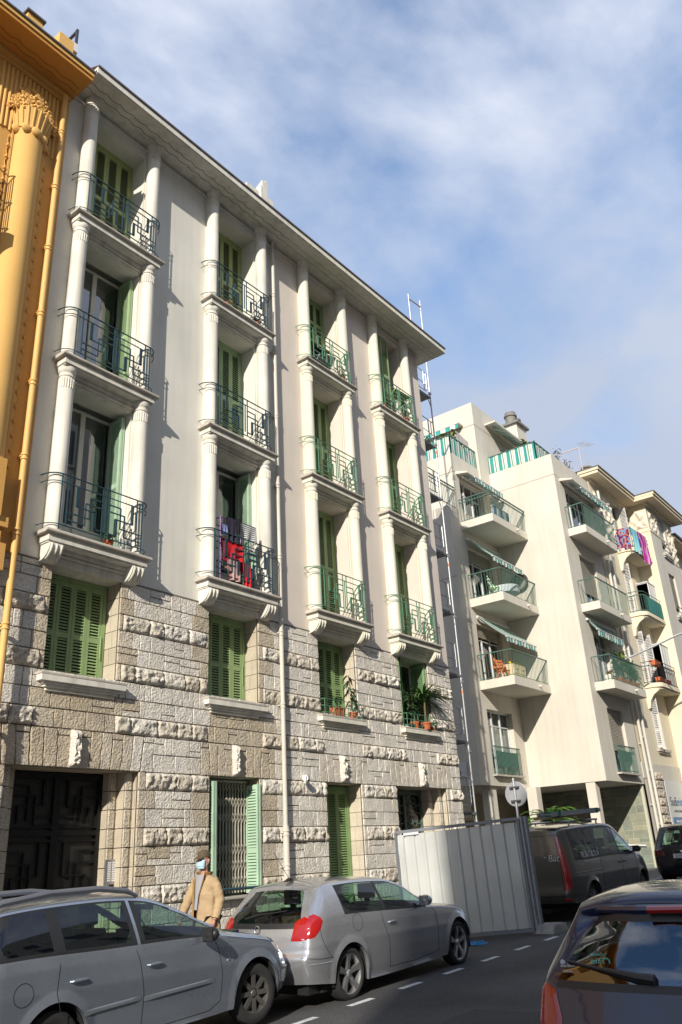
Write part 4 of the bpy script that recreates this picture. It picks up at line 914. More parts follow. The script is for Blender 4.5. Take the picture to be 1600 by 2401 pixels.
def obalc(z,m_,bulge=True):
    """slab with a rounded front corner, carried on a curved bracket"""
    b=MB(); x0,x1,y0=36.0,XI-.004,10.46; pts=[(x0,YB-.002),(x0,y0+.35)]+[(x0+.35-.35*math.cos(t),y0+.35-.35*math.sin(t)) for t in (.4,.8,1.2,1.57)]+[(x1,y0),(x1,YB-.002)]
    b.prism(pts,'z',z+.08,z+.26); s=[(p[0]+(.06 if p[0]<37 else 0),min(YB-.002,p[1]+.06)) for p in pts]; b.prism(s,'z',z,z+.08)
    s_=b.build('balcony_slab',PO,HO,bevel=.01)
    b=MB(); b.prism([(YB,z),(10.6,z),(10.62,z-.08),(10.85,z-.22),(11.03,z-.45),(11.1,z-.75),(YB,z-.8)],'x',36.0,36.2); b.build('bracket',PO,HO)
    r=MB(); zt=z+1.2; P=[(x0+.05,YB-.02)]+[(p[0]+.05 if p[0]<37 else p[0],p[1]+.05) for p in pts[1:-2]]+[(x1-.03,y0+.05)]
    for zz in (z+.33,zt-.17,zt): r.tube([(*p,zz) for p in P],.016,6)
    for (xa,ya),(xb,yb) in zip(P,P[1:]):
        n=max(1,int(math.hypot(xb-xa,yb-ya)/.11))
        for i in range(n): t=i/n; r.bar((xa+(xb-xa)*t,ya+(yb-ya)*t,z+.26),(xa+(xb-xa)*t,ya+(yb-ya)*t,zt-.1),.013)
    r.build('balcony_railing',m_,HO)
obalc(7.98,M_iron); obalc(11.15,M_rm); obalc(14.2,M_iron)
b=MB(); b.grid(20,1,lambda u,v:(36.5+2.05*u,10.47+.01*math.sin(u*40),11.45+.7*v)); b.build('railing_screen',mat('green_screen',(.03,.20,.17),.8,.2,3),HO)
pipe(HM,33.95,11.08,.8,13.4,.06,M_pipe,[11,8.3,5.6,3.3],'downpipe',1.15); pipe(HO,34.40,11.06,.8,16.9,.06,mat('pipe_white',(.62,.60,.54),.6,.1,3,streak=.2),[13,9.5,5.9,4.6,2.6],'downpipe',1.15)
b=MB(); b.lathe([(.2,0),(.2,.9),(.27,.9),(.27,1.0),(.2,1.0),(.2,1.1),(.27,1.12),(.27,1.2)],(37.2,12.3,18.3),14,1); b.box(36.9,37.5,12,12.6,17,18.3); b.build('chimney',[PM,MATS['pot_dark']],HO)
b=MB(); b.lathe([(.2,0),(.2,.3),(.27,.3),(.27,.4),(.2,.4),(.2,.5),(.27,.52)],(39.0,12.3,18.6),14,1); b.box(38.7,39.3,12,12.6,17,18.6); b.tube([(39.4,12.2,18),(39.5,12.2,19.3)],.02,5); b.build('chimney',[PM,MATS['pot_dark']],HO)
# shop window poster in the projecting part
b=MB(); b.box(36.15,38.3,YB-.02,YB+.02,1.0,4.3); ps=b.build('shop_window_poster',mat('poster_grey',(.50,.52,.54),.35,.08,1),HO)
PB=mat('poster_blue',(.05,.17,.36),.5); PK=mat('poster_dark',(.05,.06,.08),.5)
text('Sud',.50,PK,ps,(36.75,YB-.03,3.45),(R(90),0,0)); text('Services',.50,PB,ps,(37.65,YB-.03,3.45),(R(90),0,0),xs=.75)
text('services a domicile',.16,PK,ps,(37.3,YB-.03,3.1),(R(90),0,0)); b=MB(); b.box(36.35,38.2,YB-.035,YB-.03,2.55,2.85); b.lathe([(0,0),(.16,0),(.16,.01)],(36.85,YB-.04,2.1),20,ax='y'); b.build('poster_band',PB,ps)
text('aide a la personne',.17,mat('poster_white',(.7,.7,.7),.5),ps,(37.28,YB-.045,2.7),(R(90),0,0)); text('reduction\nimpots',.19,PK,ps,(37.65,YB-.03,2.1),(R(90),0,0)); 
b=MB(); b.box(36.0,38.6,YB-.01,YB+.3,4.3,4.45,0); b.box(38.3,38.6,YB-.01,YB+.3,0,4.4,0); b.build('shop_frame',PG,HO)
# further building
HF=thing('apartment_building','cream building farthest up the street at the right edge of the picture','building',(42.7,10.9,0))
b=MB(); facade(b,42.65,60,-.2,16.6,10.9,[(43.6,44.6,6,8.2),(43.6,44.6,9.2,11.4),(43.6,44.6,12.4,14.6),(46.6,47.6,6,8.2),(46.6,47.6,9.2,11.4),(46.6,47.6,12.4,14.6)],.2); b.box(42.66,60,11.6,20,0,16.5,1)
b.build('wall',[PO,M_room],HF); b=MB(); b.box(42.62,60.3,10.2,12,16.6,16.75); b.box(42.62,60.3,10.1,12,16.75,16.85,1); b.build('cornice',[M_cor,M_gut],HF)
for z in (6,9.2,12.4):
    for x in (43.6,46.6): mwin(x,x+1,11.05,z,z+2.2,'plain',HF,M_wht,2)
    b=MB(); b.box(43.1,45.2,10.2,10.899,z-.35,z-.12); b.build('balcony_slab',PO,HF)
    mrail(43.15,45.15,10.25,10.88,z-.12,M_iron,HF,flare=False)
# ================================================================ cars
def paint(name,col,metal=.75,rough=.34,dirt=.10):
    return mat(name,col,rough,dirt,2.2,bump=.0,metal=metal,obj=True,coat=.8,speck=.05)
M_tyre=mat('tyre_rubber',(.022,.022,.023),.85,.25,20,bump=.4,bs=60,obj=True); M_rim=mat('alloy_rim',(.55,.55,.56),.28,.1,6,metal=.85,obj=True); M_rimd=mat('dark_hubcap',(.10,.095,.09),.5,.2,6,metal=.4,obj=True)
M_blk=mat('black_plastic',(.018,.018,.019),.45,.15,6,obj=True); M_seam=mat('panel_gap',(.008,.008,.008),.9,.05,1); M_seat=mat('seat_cloth',(.028,.028,.03),.9,.15,10,obj=True)
M_cg=glass_mat('car_glass',(.52,.70,.60),.85); M_cgd=glass_mat('car_glass_dark',(.10,.12,.12),.9); M_well=mat('wheel_well',(.012,.012,.012),.95,.1,2)
M_chr=mat('chrome',(.7,.7,.7),.15,.05,2,metal=1); M_plate=mat('plate_white',(.75,.75,.73),.5,.05,5); M_pblue=mat('plate_blue',(.02,.12,.55),.5)
def lampmat(name,col,em=0):
    m,t,p=base_mat(name) if name not in MATS else (MATS[name],None,None)
    if t:
        p.inputs['Base Color'].default_value=(*col,1); p.inputs['Roughness'].default_value=.12; p.inputs['Coat Weight'].default_value=1; p.inputs['Coat Roughness'].default_value=.02
        tc=N(t,'ShaderNodeTexCoord'); wv=N(t,'ShaderNodeTexWave'); wv.inputs['Scale'].default_value=22; wv.inputs['Distortion'].default_value=1; b_=N(t,'ShaderNodeBump'); b_.inputs['Strength'].default_value=.35
        t.links.new(tc.outputs['Object'],wv.inputs['Vector']); t.links.new(wv.outputs[0],b_.inputs['Height']); t.links.new(b_.outputs[0],p.inputs['Normal'])
        MATS[name]=m
    return m
M_lred=lampmat('lamp_red',(.33,.006,.006)); M_lclr=lampmat('lamp_clear',(.60,.58,.56)); M_lamb=lampmat('lamp_amber',(.75,.25,.03))
def interp(tab,x):
    if x<=tab[0][0]: return tab[0][1]
    for (a,va),(b_,vb) in zip(tab,tab[1:]):
        if x<=b_:
            t=(x-a)/(b_-a); 
            return va+(vb-va)*t
    return tab[-1][1]
def smooth_tab(tab,n=8):
    P=[tab[0]]+list(tab)+[tab[-1]]; o=[]
    for i in range(1,len(P)-2):
        p0,p1,p2,p3=P[i-1:i+3]
        for k in range(n):
            t=k/n
            f=lambda j:.5*((2*p1[j])+(-p0[j]+p2[j])*t+(2*p0[j]-5*p1[j]+4*p2[j]-p3[j])*t*t+(-p0[j]+3*p1[j]-3*p2[j]+p3[j])*t**3)
            o.append((p1[0]+(p2[0]-p1[0])*t,f(1)))
    o.append(P[-2]); return o
class Car:
    def __init__(s,name,label,loc,S,rz=0,group=None):
        s.S=S; s.root=thing(name,label,S.get('cat','car'),loc,group,True,rz); s.root.rotation_euler=(0,-.031,rz)
        for k in ('top','belt','wbelt','wrail','rear','front','bot','crown'): S[k]=smooth_tab(S[k])
        s.Rx=lambda z:interp(S['rear'],z); s.Fx=lambda z:interp(S['front'],z)
    def X(s,Xs,z):
        L=s.S['L']; d=s.S.get('lean',.8)
        if Xs<d: return Xs+s.Rx(z)*(1-Xs/d)**1.6
        if Xs>L-d: return Xs-s.Fx(z)*(1-(L-Xs)/d)**1.6
        return Xs
    def inv(s,x,z):
        Xs=x
        for _ in range(12): Xs+= (x-s.X(Xs,z))*.8
        return min(max(Xs,0),s.S['L'])
    def endw(s,Xs):
        L=s.S['L']; e=.34; r=s.S.get('round',.13); k=1
        q=0
        if Xs<e: q=r*(1-math.sqrt(max(0,1-(1-Xs/e)**2)))
        if Xs>L-e*1.6: q=r*1.7*(1-math.sqrt(max(0,1-(1-(L-Xs)/(e*1.6))**2)))
        return q
    def hw(s,Xs,z):
        S=s.S; zk=interp(S['belt'],Xs); zb=interp(S['bot'],Xs); yk=interp(S['wbelt'],Xs); zt=interp(S['top'],Xs); yr=interp(S['wrail'],Xs)
        if z<=zk:
            t=(z-zb)/(zk-zb); prof=[(-.3,.93),(0,.955),(.18,.985),(.40,1.0),(.62,1.004),(.70,.997),(.88,.985),(1,.965)]
            y=yk/.965*interp(prof,t)
        else: y=yk+(yr-yk)*min(1,(z-zk)/max(.02,zt-zk))**1.15
        for xw in (S['xr'],S['xf']):
            d=math.hypot(Xs-xw,z-S['rw']); ra=S['ra']
            if d<ra+.09: y+=.022*(1-abs(d-ra)/.09 if d>ra else 1)
        return y-s.endw(Xs)
    def side(s,Xs,z,off=0,sg=-1): return (s.X(Xs,z),sg*(s.hw(Xs,z)+off),z)
    def rearp(s,y,z,off=0):
        w_=s.hw(0,z); bl=s.S.get('bulge',.10); return (s.Rx(z)-bl*(1-min(1,abs(y)/w_)**2.4)-off,y,z)
    def frontp(s,y,z,off=0):
        w_=s.hw(s.S['L'],z); return (s.S['L']-s.Fx(z)+.16*(1-min(1,abs(y)/w_)**2.2)+off,y,z)
    def wrap(s,q,z,off=.004,sg=-1):
        if q>=0: Xs=q; return s.side(Xs,z,off,sg)
        w_=s.hw(0,z); p=s.rearp(sg*(w_+q),z,off); return p
    def build(s,paint_,glass=None,dx=.022):
        S=s.S; L=S['L']; glass=glass or M_cg
        n=int(L/dx); xs_=sorted(set([round(L*i/n,4) for i in range(n+1)]+[v for w_ in S['windows'] for v in w_[:2]])); xs_=[x for i,x in enumerate(xs_) if i==0 or x-xs_[i-1]>.004 or x in [v for w_ in S['windows'] for v in w_[:2]]]
        NL=26; NU=S.get('nu',16)
        body=MB()
        def bz(x):
            z=interp(S['bot'],x)
            for xw in (S['xr'],S['xf']):
                if abs(x-xw)<S['ra']: z=max(z,S['rw']+math.sqrt(S['ra']**2-(x-xw)**2))
            return z
        win={}
        def lev(x):
            zb=bz(x); zk=interp(S['belt'],x); zt=interp(S['top'],x); z=[zb+(zk-zb)*j/NL for j in range(NL+1)]+[zk+(zt-zk)*j/NU for j in range(1,NU+1)]; return z
        for sg in (-1,1):
            rows=[]
            for x in xs_:
                zs=lev(x); r=[s.side(x,z,0,sg) for z in zs]; p=r[0]; r=[(p[0],p[1]-sg*.06,p[2]+.002)]+r; rows.append(r)
            m=len(rows[0]); base=len(body.v); body.v+=[p for r in rows for p in r]
            for i in range(len(xs_)-1):
                xm=(xs_[i]+xs_[i+1])/2; zk=interp(S['belt'],xm); zt=interp(S['top'],xm)
                for j in range(m-1):
                    f=[base+i*m+j,base+(i+1)*m+j,base+(i+1)*m+j+1,base+i*m+j+1]; mi=0
                    if j>NL and zt-zk>.07:
                        lv=(j-NL-1+.5)/NU
                        zz=zk+(zt-zk)*lv
                        for wi,w_ in enumerate(S['windows']):
                            lo,hi=w_[2],w_[3]
                            cut=w_[4] if len(w_)>4 else 0     # slanted trailing/leading edge
                            a=w_[0]+(max(0,cut)*(lv)); c=w_[1]+(min(0,cut)*(lv))
                            if len(w_)>5: k_=max(0,1-(xm-a)/.26); hi=hi+.11*k_**2.2; lo=lo+.10*max(0,1-(xm-a)/.12)**2
                            if a<=xm<=c and (zz-zk)>lo and (zt-zz)>hi:
                                mi=('g',wi); break
                        else:
                            if any(w_[0]-.07<xm<w_[1]+.07 for w_ in S['windows']) and (zt-zz)>.032 and S['windows'][0][0]-.03<xm<S['windows'][-1][1]+.03: mi=1
                    if isinstance(mi,tuple):
                        b=win.setdefault((sg,mi[1]),MB()); b.quad(*[body.v[k] for k in f])
                    else: body.f.append(f); body.m.append(mi); body.t.append(0)
        # roof, bonnet and screens
        NR=24; ws=MB(); rws=MB()
        ring=[]
        for x in xs_:
            zt=interp(S['top'],x); w_=s.hw(x,zt); cr=interp(S['crown'],x); xx=s.X(x,zt)
            ring.append([(xx,w_*v,zt+cr*(1-abs(v)**2.6)) for v in [-1+2*k/NR for k in range(NR+1)]])
        m=NR+1; base=len(body.v); body.v+=[p for r in ring for p in r]
        for i in range(len(xs_)-1):
            xm=(xs_[i]+xs_[i+1])/2
            for j in range(NR):
                f=[base+i*m+j,base+i*m+j+1,base+(i+1)*m+j+1,base+(i+1)*m+j]; v=-1+2*(j+.5)/NR
                if S['screen'][0]<xm<S['screen'][1] and abs(v)<.88: ws.quad(*[body.v[k] for k in f])
                elif S.get('rscreen') and S['rscreen'][0]<xm<S['rscreen'][1] and abs(v)<.86: rws.quad(*[body.v[k] for k in f])
                else: body.f.append(f); body.m.append(1 if S['screen'][0]-.03<xm<S['screen'][1]+.05 and abs(v)<.95 and 0 else 0); body.t.append(0)
        # rear and front ends
        for fn,xe,end in ((s.rearp,0,'r'),(s.frontp,L,'f')):
            zs=lev(xe); zt=zs[-1]; NRr=28
            rows=[[fn(s.hw(xe,z)*v,z+ (interp(S['crown'],xe)*(1-abs(v)**2.6) if z==zt else 0)) for v in [-1+2*k/NRr for k in range(NRr+1)]] for z in zs]
            base=len(body.v); m=NRr+1; body.v+=[p for r in rows for p in r]
            for j in range(len(zs)-1):
                zm=(zs[j]+zs[j+1])/2
                for k in range(NRr):
                    f=[base+j*m+k,base+j*m+k+1,base+(j+1)*m+k+1,base+(j+1)*m+k]; v=abs(-1+2*(k+.5)/NRr)
                    rg=S.get('rglass')
                    if end=='r' and rg and rg[0]<zm<rg[1] and v<rg[2]: rws.quad(*[body.v[q] for q in f])
                    else:
                        bl=1 if (end=='r' and rg and rg[0]-.05<zm<rg[1]+.03 and v<rg[2]+.06) else 0
                        body.f.append(f); body.m.append(bl); body.t.append(0)
        bo=body.build('body',[paint_,M_blk],s.root,sharp=38)
        mod=bo.modifiers.new('weld','WELD'); mod.merge_threshold=.0015
        for (sg,wi),b in sorted(win.items()): b.build('side_window',glass if not (wi in S.get('darkwin',())) else M_cgd,s.root,weld=.0008)
        if ws.v: ws.build('windscreen',M_cg,s.root,weld=.0008)
        if rws.v: rws.build('rear_window',S.get('rgm',glass),s.root,weld=.0008)
        # floor pan, wells, interior
        b=MB(); zb=S['bot'][len(S['bot'])//2][1]; W=S['wbelt'][len(S['wbelt'])//2][1]
        b.box(.35,L-.35,-W+.12,W-.12,zb-.02,zb+.10); b.box(.2,L-.2,-W+.3,W-.3,zb+.1,zb+.2)
        for xw in (S['xr'],S['xf']):
            for sg in (-1,1): b.lathe([(S['ra']-.004,0),(S['ra']-.004,.30),(0,.30)],(xw,-W+.02 if sg<0 else W-.32,S['rw']),20,ax='y',a0=-.3,a1=PI+.3)
        b.build('underbody',M_well,s.root)
        if S.get('seats',True):
            zk=interp(S['belt'],L*.45); fl=zb+.1
            for (sx,sy) in [(q,y_) for q in S['seatx'] for y_ in (-.38,.38)]:
                q=MB(); q.box(sx,sx+.5,sy-.24,sy+.24,fl,fl+.32); q.prism([(sx-.02,fl+.3),(sx+.14,fl+.3),(sx-.02,zk+.12),(sx-.12,zk+.12)],'y',sy-.23,sy+.23); q.box(sx-.14,sx-.05,sy-.13,sy+.13,zk+.16,zk+.36); q.box(sx-.10,sx-.08,sy-.05,sy+.05,zk+.1,zk+.18); q.build('seat',M_seat,s.root,bevel=.03)
            q=MB(); xd=S['seatx'][0]+.75; q.box(xd,xd+.5,-W+.15,W-.15,zb+.2,zk-.04); q.lathe([(.17,0),(.19,.015),(.17,.03)],(xd-.16,.38,zk-.02),20,ax='x'); q.bar((xd-.15,.38,zk-.19),(xd-.15,.38,zk+.15),.03); q.build('dashboard',M_blk,s.root,bevel=.02)
            q=MB(); q.box(S['seatx'][0]+.42,S['seatx'][0]+.44,-.12,.12,zk+.26,zk+.32); q.build('rear_view_mirror',M_blk,s.root)
        return bo
    def seam(s,pts,r=.0035,m_=None,sg=-1,name='panel_line'):
        b=MB(); P=[]
        for (x0,z0),(x1,z1) in zip(pts,pts[1:]):
            n=max(1,int(math.hypot(x1-x0,z1-z0)/.03))
            for i in range(n): t=i/n; P.append((x0+(x1-x0)*t,z0+(z1-z0)*t))
        P.append(pts[-1]); b.tube([s.side(s.inv(x,z),z,.0005,sg) for x,z in P],r,4); return b.build(name,m_ or M_seam,s.root)
    def patch(s,out,mp,m_,name,off=.004,parent=None,rings=5):
        c=(sum(p[0] for p in out)/len(out),sum(p[1] for p in out)/len(out)); P=[]
        for (a,b_) in zip(out,out[1:]+out[:1]):
            for k in range(5): P.append((a[0]+(b_[0]-a[0])*k/5,a[1]+(b_[1]-a[1])*k/5))
        b=MB(); vs=[mp(c[0],c[1],off)]; fs=[]; n=len(P)
        for r in range(1,rings+1):
            t=r/rings
            vs+=[mp(c[0]+(p[0]-c[0])*t,c[1]+(p[1]-c[1])*t,off if r<rings else off*.2) for p in P]
        for k in range(n): fs.append((0,1+k,1+(k+1)%n))
        for r in range(rings-1):
            for k in range(n): a=1+r*n; fs.append((a+k,a+n+k,a+n+(k+1)%n,a+(k+1)%n))
        b.add(vs,fs); return b.build(name,m_,parent or s.root,sharp=60)
    def wheel(s,x,sg,style,steer=0,rimm=None):
        S=s.S; r=S['rw']; w_=.205; yo=S['wy']
        o=bpy.data.objects.new('wheel',None); COL.objects.link(o); o.parent=s.root; o.location=(x,sg*(yo-w_/2),r); o.rotation_euler=(0,0,steer); o['_local']=1
        t=MB(); rr=S.get('rim',.21)
        t.lathe([(rr,-w_/2+.012),(rr+.03,-w_/2),(r-.035,-w_/2+.004),(r-.008,-w_/2+.022),(r,-w_/2+.045),(r,w_/2-.045),(r-.008,w_/2-.022),(r-.035,w_/2-.004),(rr+.03,w_/2),(rr,w_/2-.012)],(0,0,0),44,ax='y')
        for g in (-.05,-.017,.017,.05): t.lathe([(r+.0005,g-.004),(r-.006,g),(r+.0005,g+.004)],(0,0,0),40,1,ax='y')
        t.build('tyre',[M_tyre,M_well],o)
        q=MB(); f=sg*w_/2*.93
        q.lathe([(rr+.012,f),(rr-.008,f-sg*.012),(rr-.02,f-sg*.05),(rr-.02,f-sg*.12)],(0,0,0),40,ax='y'); q.lathe([(rr-.02,f-sg*.11),(0,f-sg*.12)],(0,0,0),24,1,ax='y')
        if style=='star5':
            for k in range(5):
                a=k*2*PI/5+.3
                d=Vector((math.cos(a),0,math.sin(a))); p=Vector((-math.sin(a),0,math.cos(a)))
                def P(rad,wd,dep): return [tuple(d*rad-p*wd+Vector((0,f-sg*dep,0))),tuple(d*rad+p*wd+Vector((0,f-sg*dep,0)))]
                a0,a1=P(.03,.032,.035); b0,b1=P(rr*.55,.022,.018); c0,c1=P(rr-.01,.045,.006); a2,a3=P(.03,.03,.07); c2,c3=P(rr-.01,.036,.05)
                q.add([a0,a1,b0,b1,c0,c1,a2,a3,c2,c3],[(0,1,3,2),(2,3,5,4),(0,2,4,8,6),(1,7,9,5,3)])
        elif style=='cover':
            for k in range(8):
                a=k*PI/4; d=Vector((math.cos(a),0,math.sin(a))); q.bar(tuple(d*.05+Vector((0,f-sg*.03,0))),tuple(d*(rr-.01)+Vector((0,f-sg*.02,0))),.05,.02,up=(0,1,0))
        else:
            for k in range(10):
                a=k*PI/5+(.1 if k%2 else -.1); d=Vector((math.cos(a),0,math.sin(a))); q.bar(tuple(d*.04+Vector((0,f-sg*.03,0))),tuple(d*(rr-.01)+Vector((0,f-sg*.01,0))),.025,.03,up=(0,1,0))
        q.lathe([(0,f-sg*.012),(.03,f-sg*.015),(.045,f-sg*.03),(.05,f-sg*.06)],(0,0,0),16,ax='y')
        q.build('rim',[rimm or M_rim,M_well],o)
        return o
    def handle(s,x,z,m_,sg=-1):
        y=s.hw(s.inv(x,z),z); b=MB(); b.tube([(x-.09,sg*(y-.005),z),(x-.075,sg*(y+.028),z+.002),(x,sg*(y+.034),z+.004),(x+.075,sg*(y+.028),z+.002),(x+.09,sg*(y-.005),z)],[.008,.013,.014,.013,.008],8)
        h=b.build('door_handle',m_,s.root); c=MB(); c.ball((x,sg*(y-.018),z-.012),(.075,.022,.042),8); c.build('handle_recess',MATS.get('recess') or mat('recess',(.16,.17,.18),.5,.1,2),h); return h
    def mirror(s,x,z,m_,sg=-1):
        y=s.hw(s.inv(x,z),z); b=MB(); b.ball((x,sg*(y+.14),z+.03),(.065,.11,.075),10); b.prism([(x-.06,z-.03),(x-.06,z+.09),(x-.045,z+.1),(x-.045,z-.04)],'y',*sorted((sg*(y+.06),sg*(y+.22)))); b.tube([(x+.02,sg*(y-.03),z-.04),(x+.01,sg*(y+.10),z-.01)],.022,8); return b.build('wing_mirror',[m_],s.root)
def wheels(c,style,rimm=None,steer=0):
    for sg in (-1,1): c.wheel(c.S['xr'],sg,style,0,rimm); c.wheel(c.S['xf'],sg,style,steer,rimm)
# --- silver three-door hatchback (parked in the middle)
S=dict(L=4.40,xr=.82,xf=3.63,rw=.318,ra=.365,wy=.865,rim=.235,
 bot=[(0,.30),(.4,.26),(1.3,.19),(2.5,.19),(3.2,.2),(4.0,.24),(4.4,.28)],
 belt=[(0,.98),(.5,1.02),(1.2,1.00),(2.3,.94),(2.9,.90),(3.3,.86),(3.9,.76),(4.4,.60)],
 top=[(0,1.34),(.25,1.375),(.8,1.405),(1.4,1.40),(2.0,1.36),(2.35,1.27),(2.75,1.06),(2.98,.945),(3.3,.90),(3.9,.81),(4.4,.64)],
 wbelt=[(0,.845),(.5,.855),(1.2,.86),(2.5,.865),(3.3,.855),(4.0,.82),(4.4,.72)],
 wrail=[(0,.64),(.6,.645),(1.6,.64),(2.2,.645),(2.7,.72),(3.0,.79),(3.4,.80),(4.0,.77),(4.4,.66)],
 rear=[(.2,.10),(.42,.03),(.58,.0),(.66,.05),(.86,.09),(1.0,.15),(1.15,.27),(1.34,.46),(1.42,.52)],front=[(.2,.10),(.4,.0),(.6,.06),(.8,.2)],
 crown=[(0,.02),(.8,.055),(2.0,.055),(2.6,.04),(3.0,.03),(4.4,.05)],
 nu=30,windows=[(.80,1.66,.03,.045,0,1),(1.73,2.74,.03,.045,0)],screen=(2.12,2.92),rglass=(.99,1.335,.90),seatx=[2.02,.98+.25],round=.16,lean=.85,bulge=.12)
PB_=paint('silver_paint',(.49,.50,.53),.7,.22,.06)
cB=Car('parked_car','silver three-door hatchback parked between the grey estate and the metal fence panel',(8.80,8.33,gz(8.8,7.9)+.0),S,group='cars parked along the kerb')
cB.build(PB_,dx=.014); wheels(cB,'star5',steer=.0); 
q=cB
LO=[(-.17,.79),(-.05,.785),(.10,.82),(.19,.90),(.235,.99),(.19,1.04),(.08,1.08),(-.02,1.05),(-.12,1.0)]
for sg in (-1,1):
    l=q.patch(LO,lambda a,z,o,sg=sg:q.wrap(a,z,o,sg),M_lred,'tail_lamp',.006); q.patch([(-.12,.905),(.16,.925),(.17,.955),(-.11,.935)],lambda a,z,o,sg=sg:q.wrap(a,z,o,sg),M_lclr,'reversing_lens',.011,l,2); q.patch([(-.15,.81),(-.04,.805),(-.03,.84),(-.14,.845)],lambda a,z,o,sg=sg:q.wrap(a,z,o,sg),M_lclr,'reversing_lens',.011,l,2)
q.seam([(1.70,.27),(1.70,.60),(1.60,.86),(1.58,.98)]); q.seam([(2.98,.30),(3.0,.6),(2.97,.84),(2.90,.89)]); q.seam([(1.70,.27),(2.3,.26),(2.98,.30)]); q.seam([(.0,.60),(.2,.57),(.44,.56)]); q.seam([(.24,.99),(.26,.8),(.30,.7),(.38,.60),(.44,.56)]); q.seam([(.05,.52),(.42,.515)],.006,mat('bumper_strip',(.42,.42,.43),.4,metal=.5))
b=MB(); b.tube([q.side(q.inv(1.02+.11*math.cos(t),.90+.105*math.sin(t)),.90+.105*math.sin(t),.0) for t in [i*PI/12 for i in range(25)]],.0028,4); b.build('fuel_flap_line',M_seam,q.root)
q.handle(1.80,.82,PB_); q.mirror(2.62,.985,PB_)
b=MB(); b.lathe([(.038,.004),(.044,.008),(.054,.006),(.056,.0)],(0,0,0),24,ax='x'); 
b.v=[(-x+q.rearp(0,.90)[0]-.012,y,z+.92) for x,y,z in b.v]; bd=b.build('badge_ring',M_chr,q.root)
b=MB(); xb=q.rearp(0,.92)[0]-.030
for k in range(4):
    b.add([(xb,0,.92)]+[(xb,.048*math.cos(t),.92+.048*math.sin(t)) for t in [k*PI/2+i*PI/12 for i in range(7)]],[(0,i+1,i+2) for i in range(6)],k%2)
b.build('badge_quarter',[M_plate,mat('badge_blue',(.02,.15,.55),.3)],bd)
b=MB(); P=[q.rearp(.30-.0,1.045,.012),q.rearp(.05,1.09,.014),q.rearp(-.38,1.13,.016)]; b.tube(P,[.014,.010,.006],6); b.build('rear_wiper',M_blk,q.root)
b=MB(); b.prism([(.55,1.455),(.72,1.455),(.66,1.50)],'y',-.035,.035); b.tube([(.66,0,1.48),(.36,0,1.84)],.004,5); b.build('aerial',M_blk,q.root)
b=MB(); b.box(.14,.9,-.7,.7,.17,.32); b.build('rear_apron',M_blk,q.root)
q.patch([(3.02,.735),(3.09,.74),(3.09,.755),(3.03,.75)],lambda a,z,o:q.side(q.inv(a,z),z,o),M_lamb,'side_repeater',.006,None,2)
# --- grey estate in the left foreground
S=dict(L=4.42,xr=.86,xf=3.56,rw=.312,ra=.375,wy=.865,rim=.20,
 bot=[(0,.32),(.4,.28),(1.3,.22),(2.5,.21),(3.2,.22),(4.0,.26),(4.42,.30)],
 belt=[(0,1.08),(.6,1.08),(1.4,1.05),(2.4,1.02),(2.95,.985),(3.3,.92),(3.9,.81),(4.42,.62)],
 top=[(0,1.45),(.3,1.49),(.9,1.515),(1.6,1.51),(2.1,1.455),(2.5,1.31),(2.95,1.10),(3.12,1.01),(3.4,.95),(3.9,.85),(4.42,.66)],
 wbelt=[(0,.845),(.5,.86),(1.2,.865),(2.5,.87),(3.3,.86),(4.0,.83),(4.42,.72)],
 wrail=[(0,.60),(.6,.61),(1.6,.61),(2.2,.62),(2.7,.70),(3.1,.79),(3.5,.81),(4.1,.78),(4.42,.66)],
 rear=[(.2,.08),(.42,.02),(.6,.0),(.9,.03),(1.1,.10),(1.44,.28)],front=[(.2,.06),(.4,.0),(.6,.06),(.8,.22)],
 crown=[(0,.02),(.8,.06),(2.0,.06),(2.6,.045),(3.1,.03),(4.42,.05)],
 nu=26,windows=[(.24,.84,.03,.05,.0,1),(.97,1.76,.03,.05,0),(1.93,2.98,.03,.05,0)],darkwin=(0,),screen=(2.15,3.05),rglass=(1.06,1.38,.80),seatx=[2.2,1.28],round=.14,lean=.7,bulge=.10)
PG_=paint('grey_blue_paint',(.35,.395,.465),.7,.22,.10)
cP=Car('parked_car','blue-grey estate car with roof rails and dark hubcaps, cut by the left edge',(4.36,8.42,gz(4.4,7.9)+.06),S,group='cars parked along the kerb')
cP.build(PG_,dx=.02); wheels(cP,'cover',M_rimd,steer=-.16); q=cP
q.seam([(.92,.50),(.86,.75),(.90,1.0)]); q.seam([(.92,.50),(1.28,.28)]); q.seam([(1.86,.27),(1.88,.6),(1.84,.88),(1.80,.99)]); q.seam([(2.96,.34),(2.99,.6),(2.95,.84),(2.90,.95)]); q.seam([(1.28,.28),(2.2,.26),(2.80,.27),(2.96,.34)]); q.seam([(4.05,.60),(4.0,.45),(3.98,.3)]); q.seam([(3.1,.955),(3.6,.87),(4.1,.76)],.003)
for a,c in ((1.16,1.84),(1.89,2.86)):
    q.patch([(a,.515),(c,.535),(c+.01,.555),(c,.58),(a,.565),(a-.015,.54)],lambda x,z,o:q.side(q.inv(x,z),z,o),mat('side_moulding',(.21,.235,.27),.45,.1,5,metal=.4,obj=True),'side_moulding',.016,None,3)
q.handle(1.10,.83,PG_); q.handle(2.02,.835,PG_); q.mirror(2.72,1.0,M_blk)
b=MB(); b.tube([q.side(q.inv(.52+.10*math.cos(t),.80+.095*math.sin(t)),.80+.095*math.sin(t),.0) for t in [i*PI/12 for i in range(25)]],.0035,4); b.build('fuel_flap_line',M_seam,q.root)
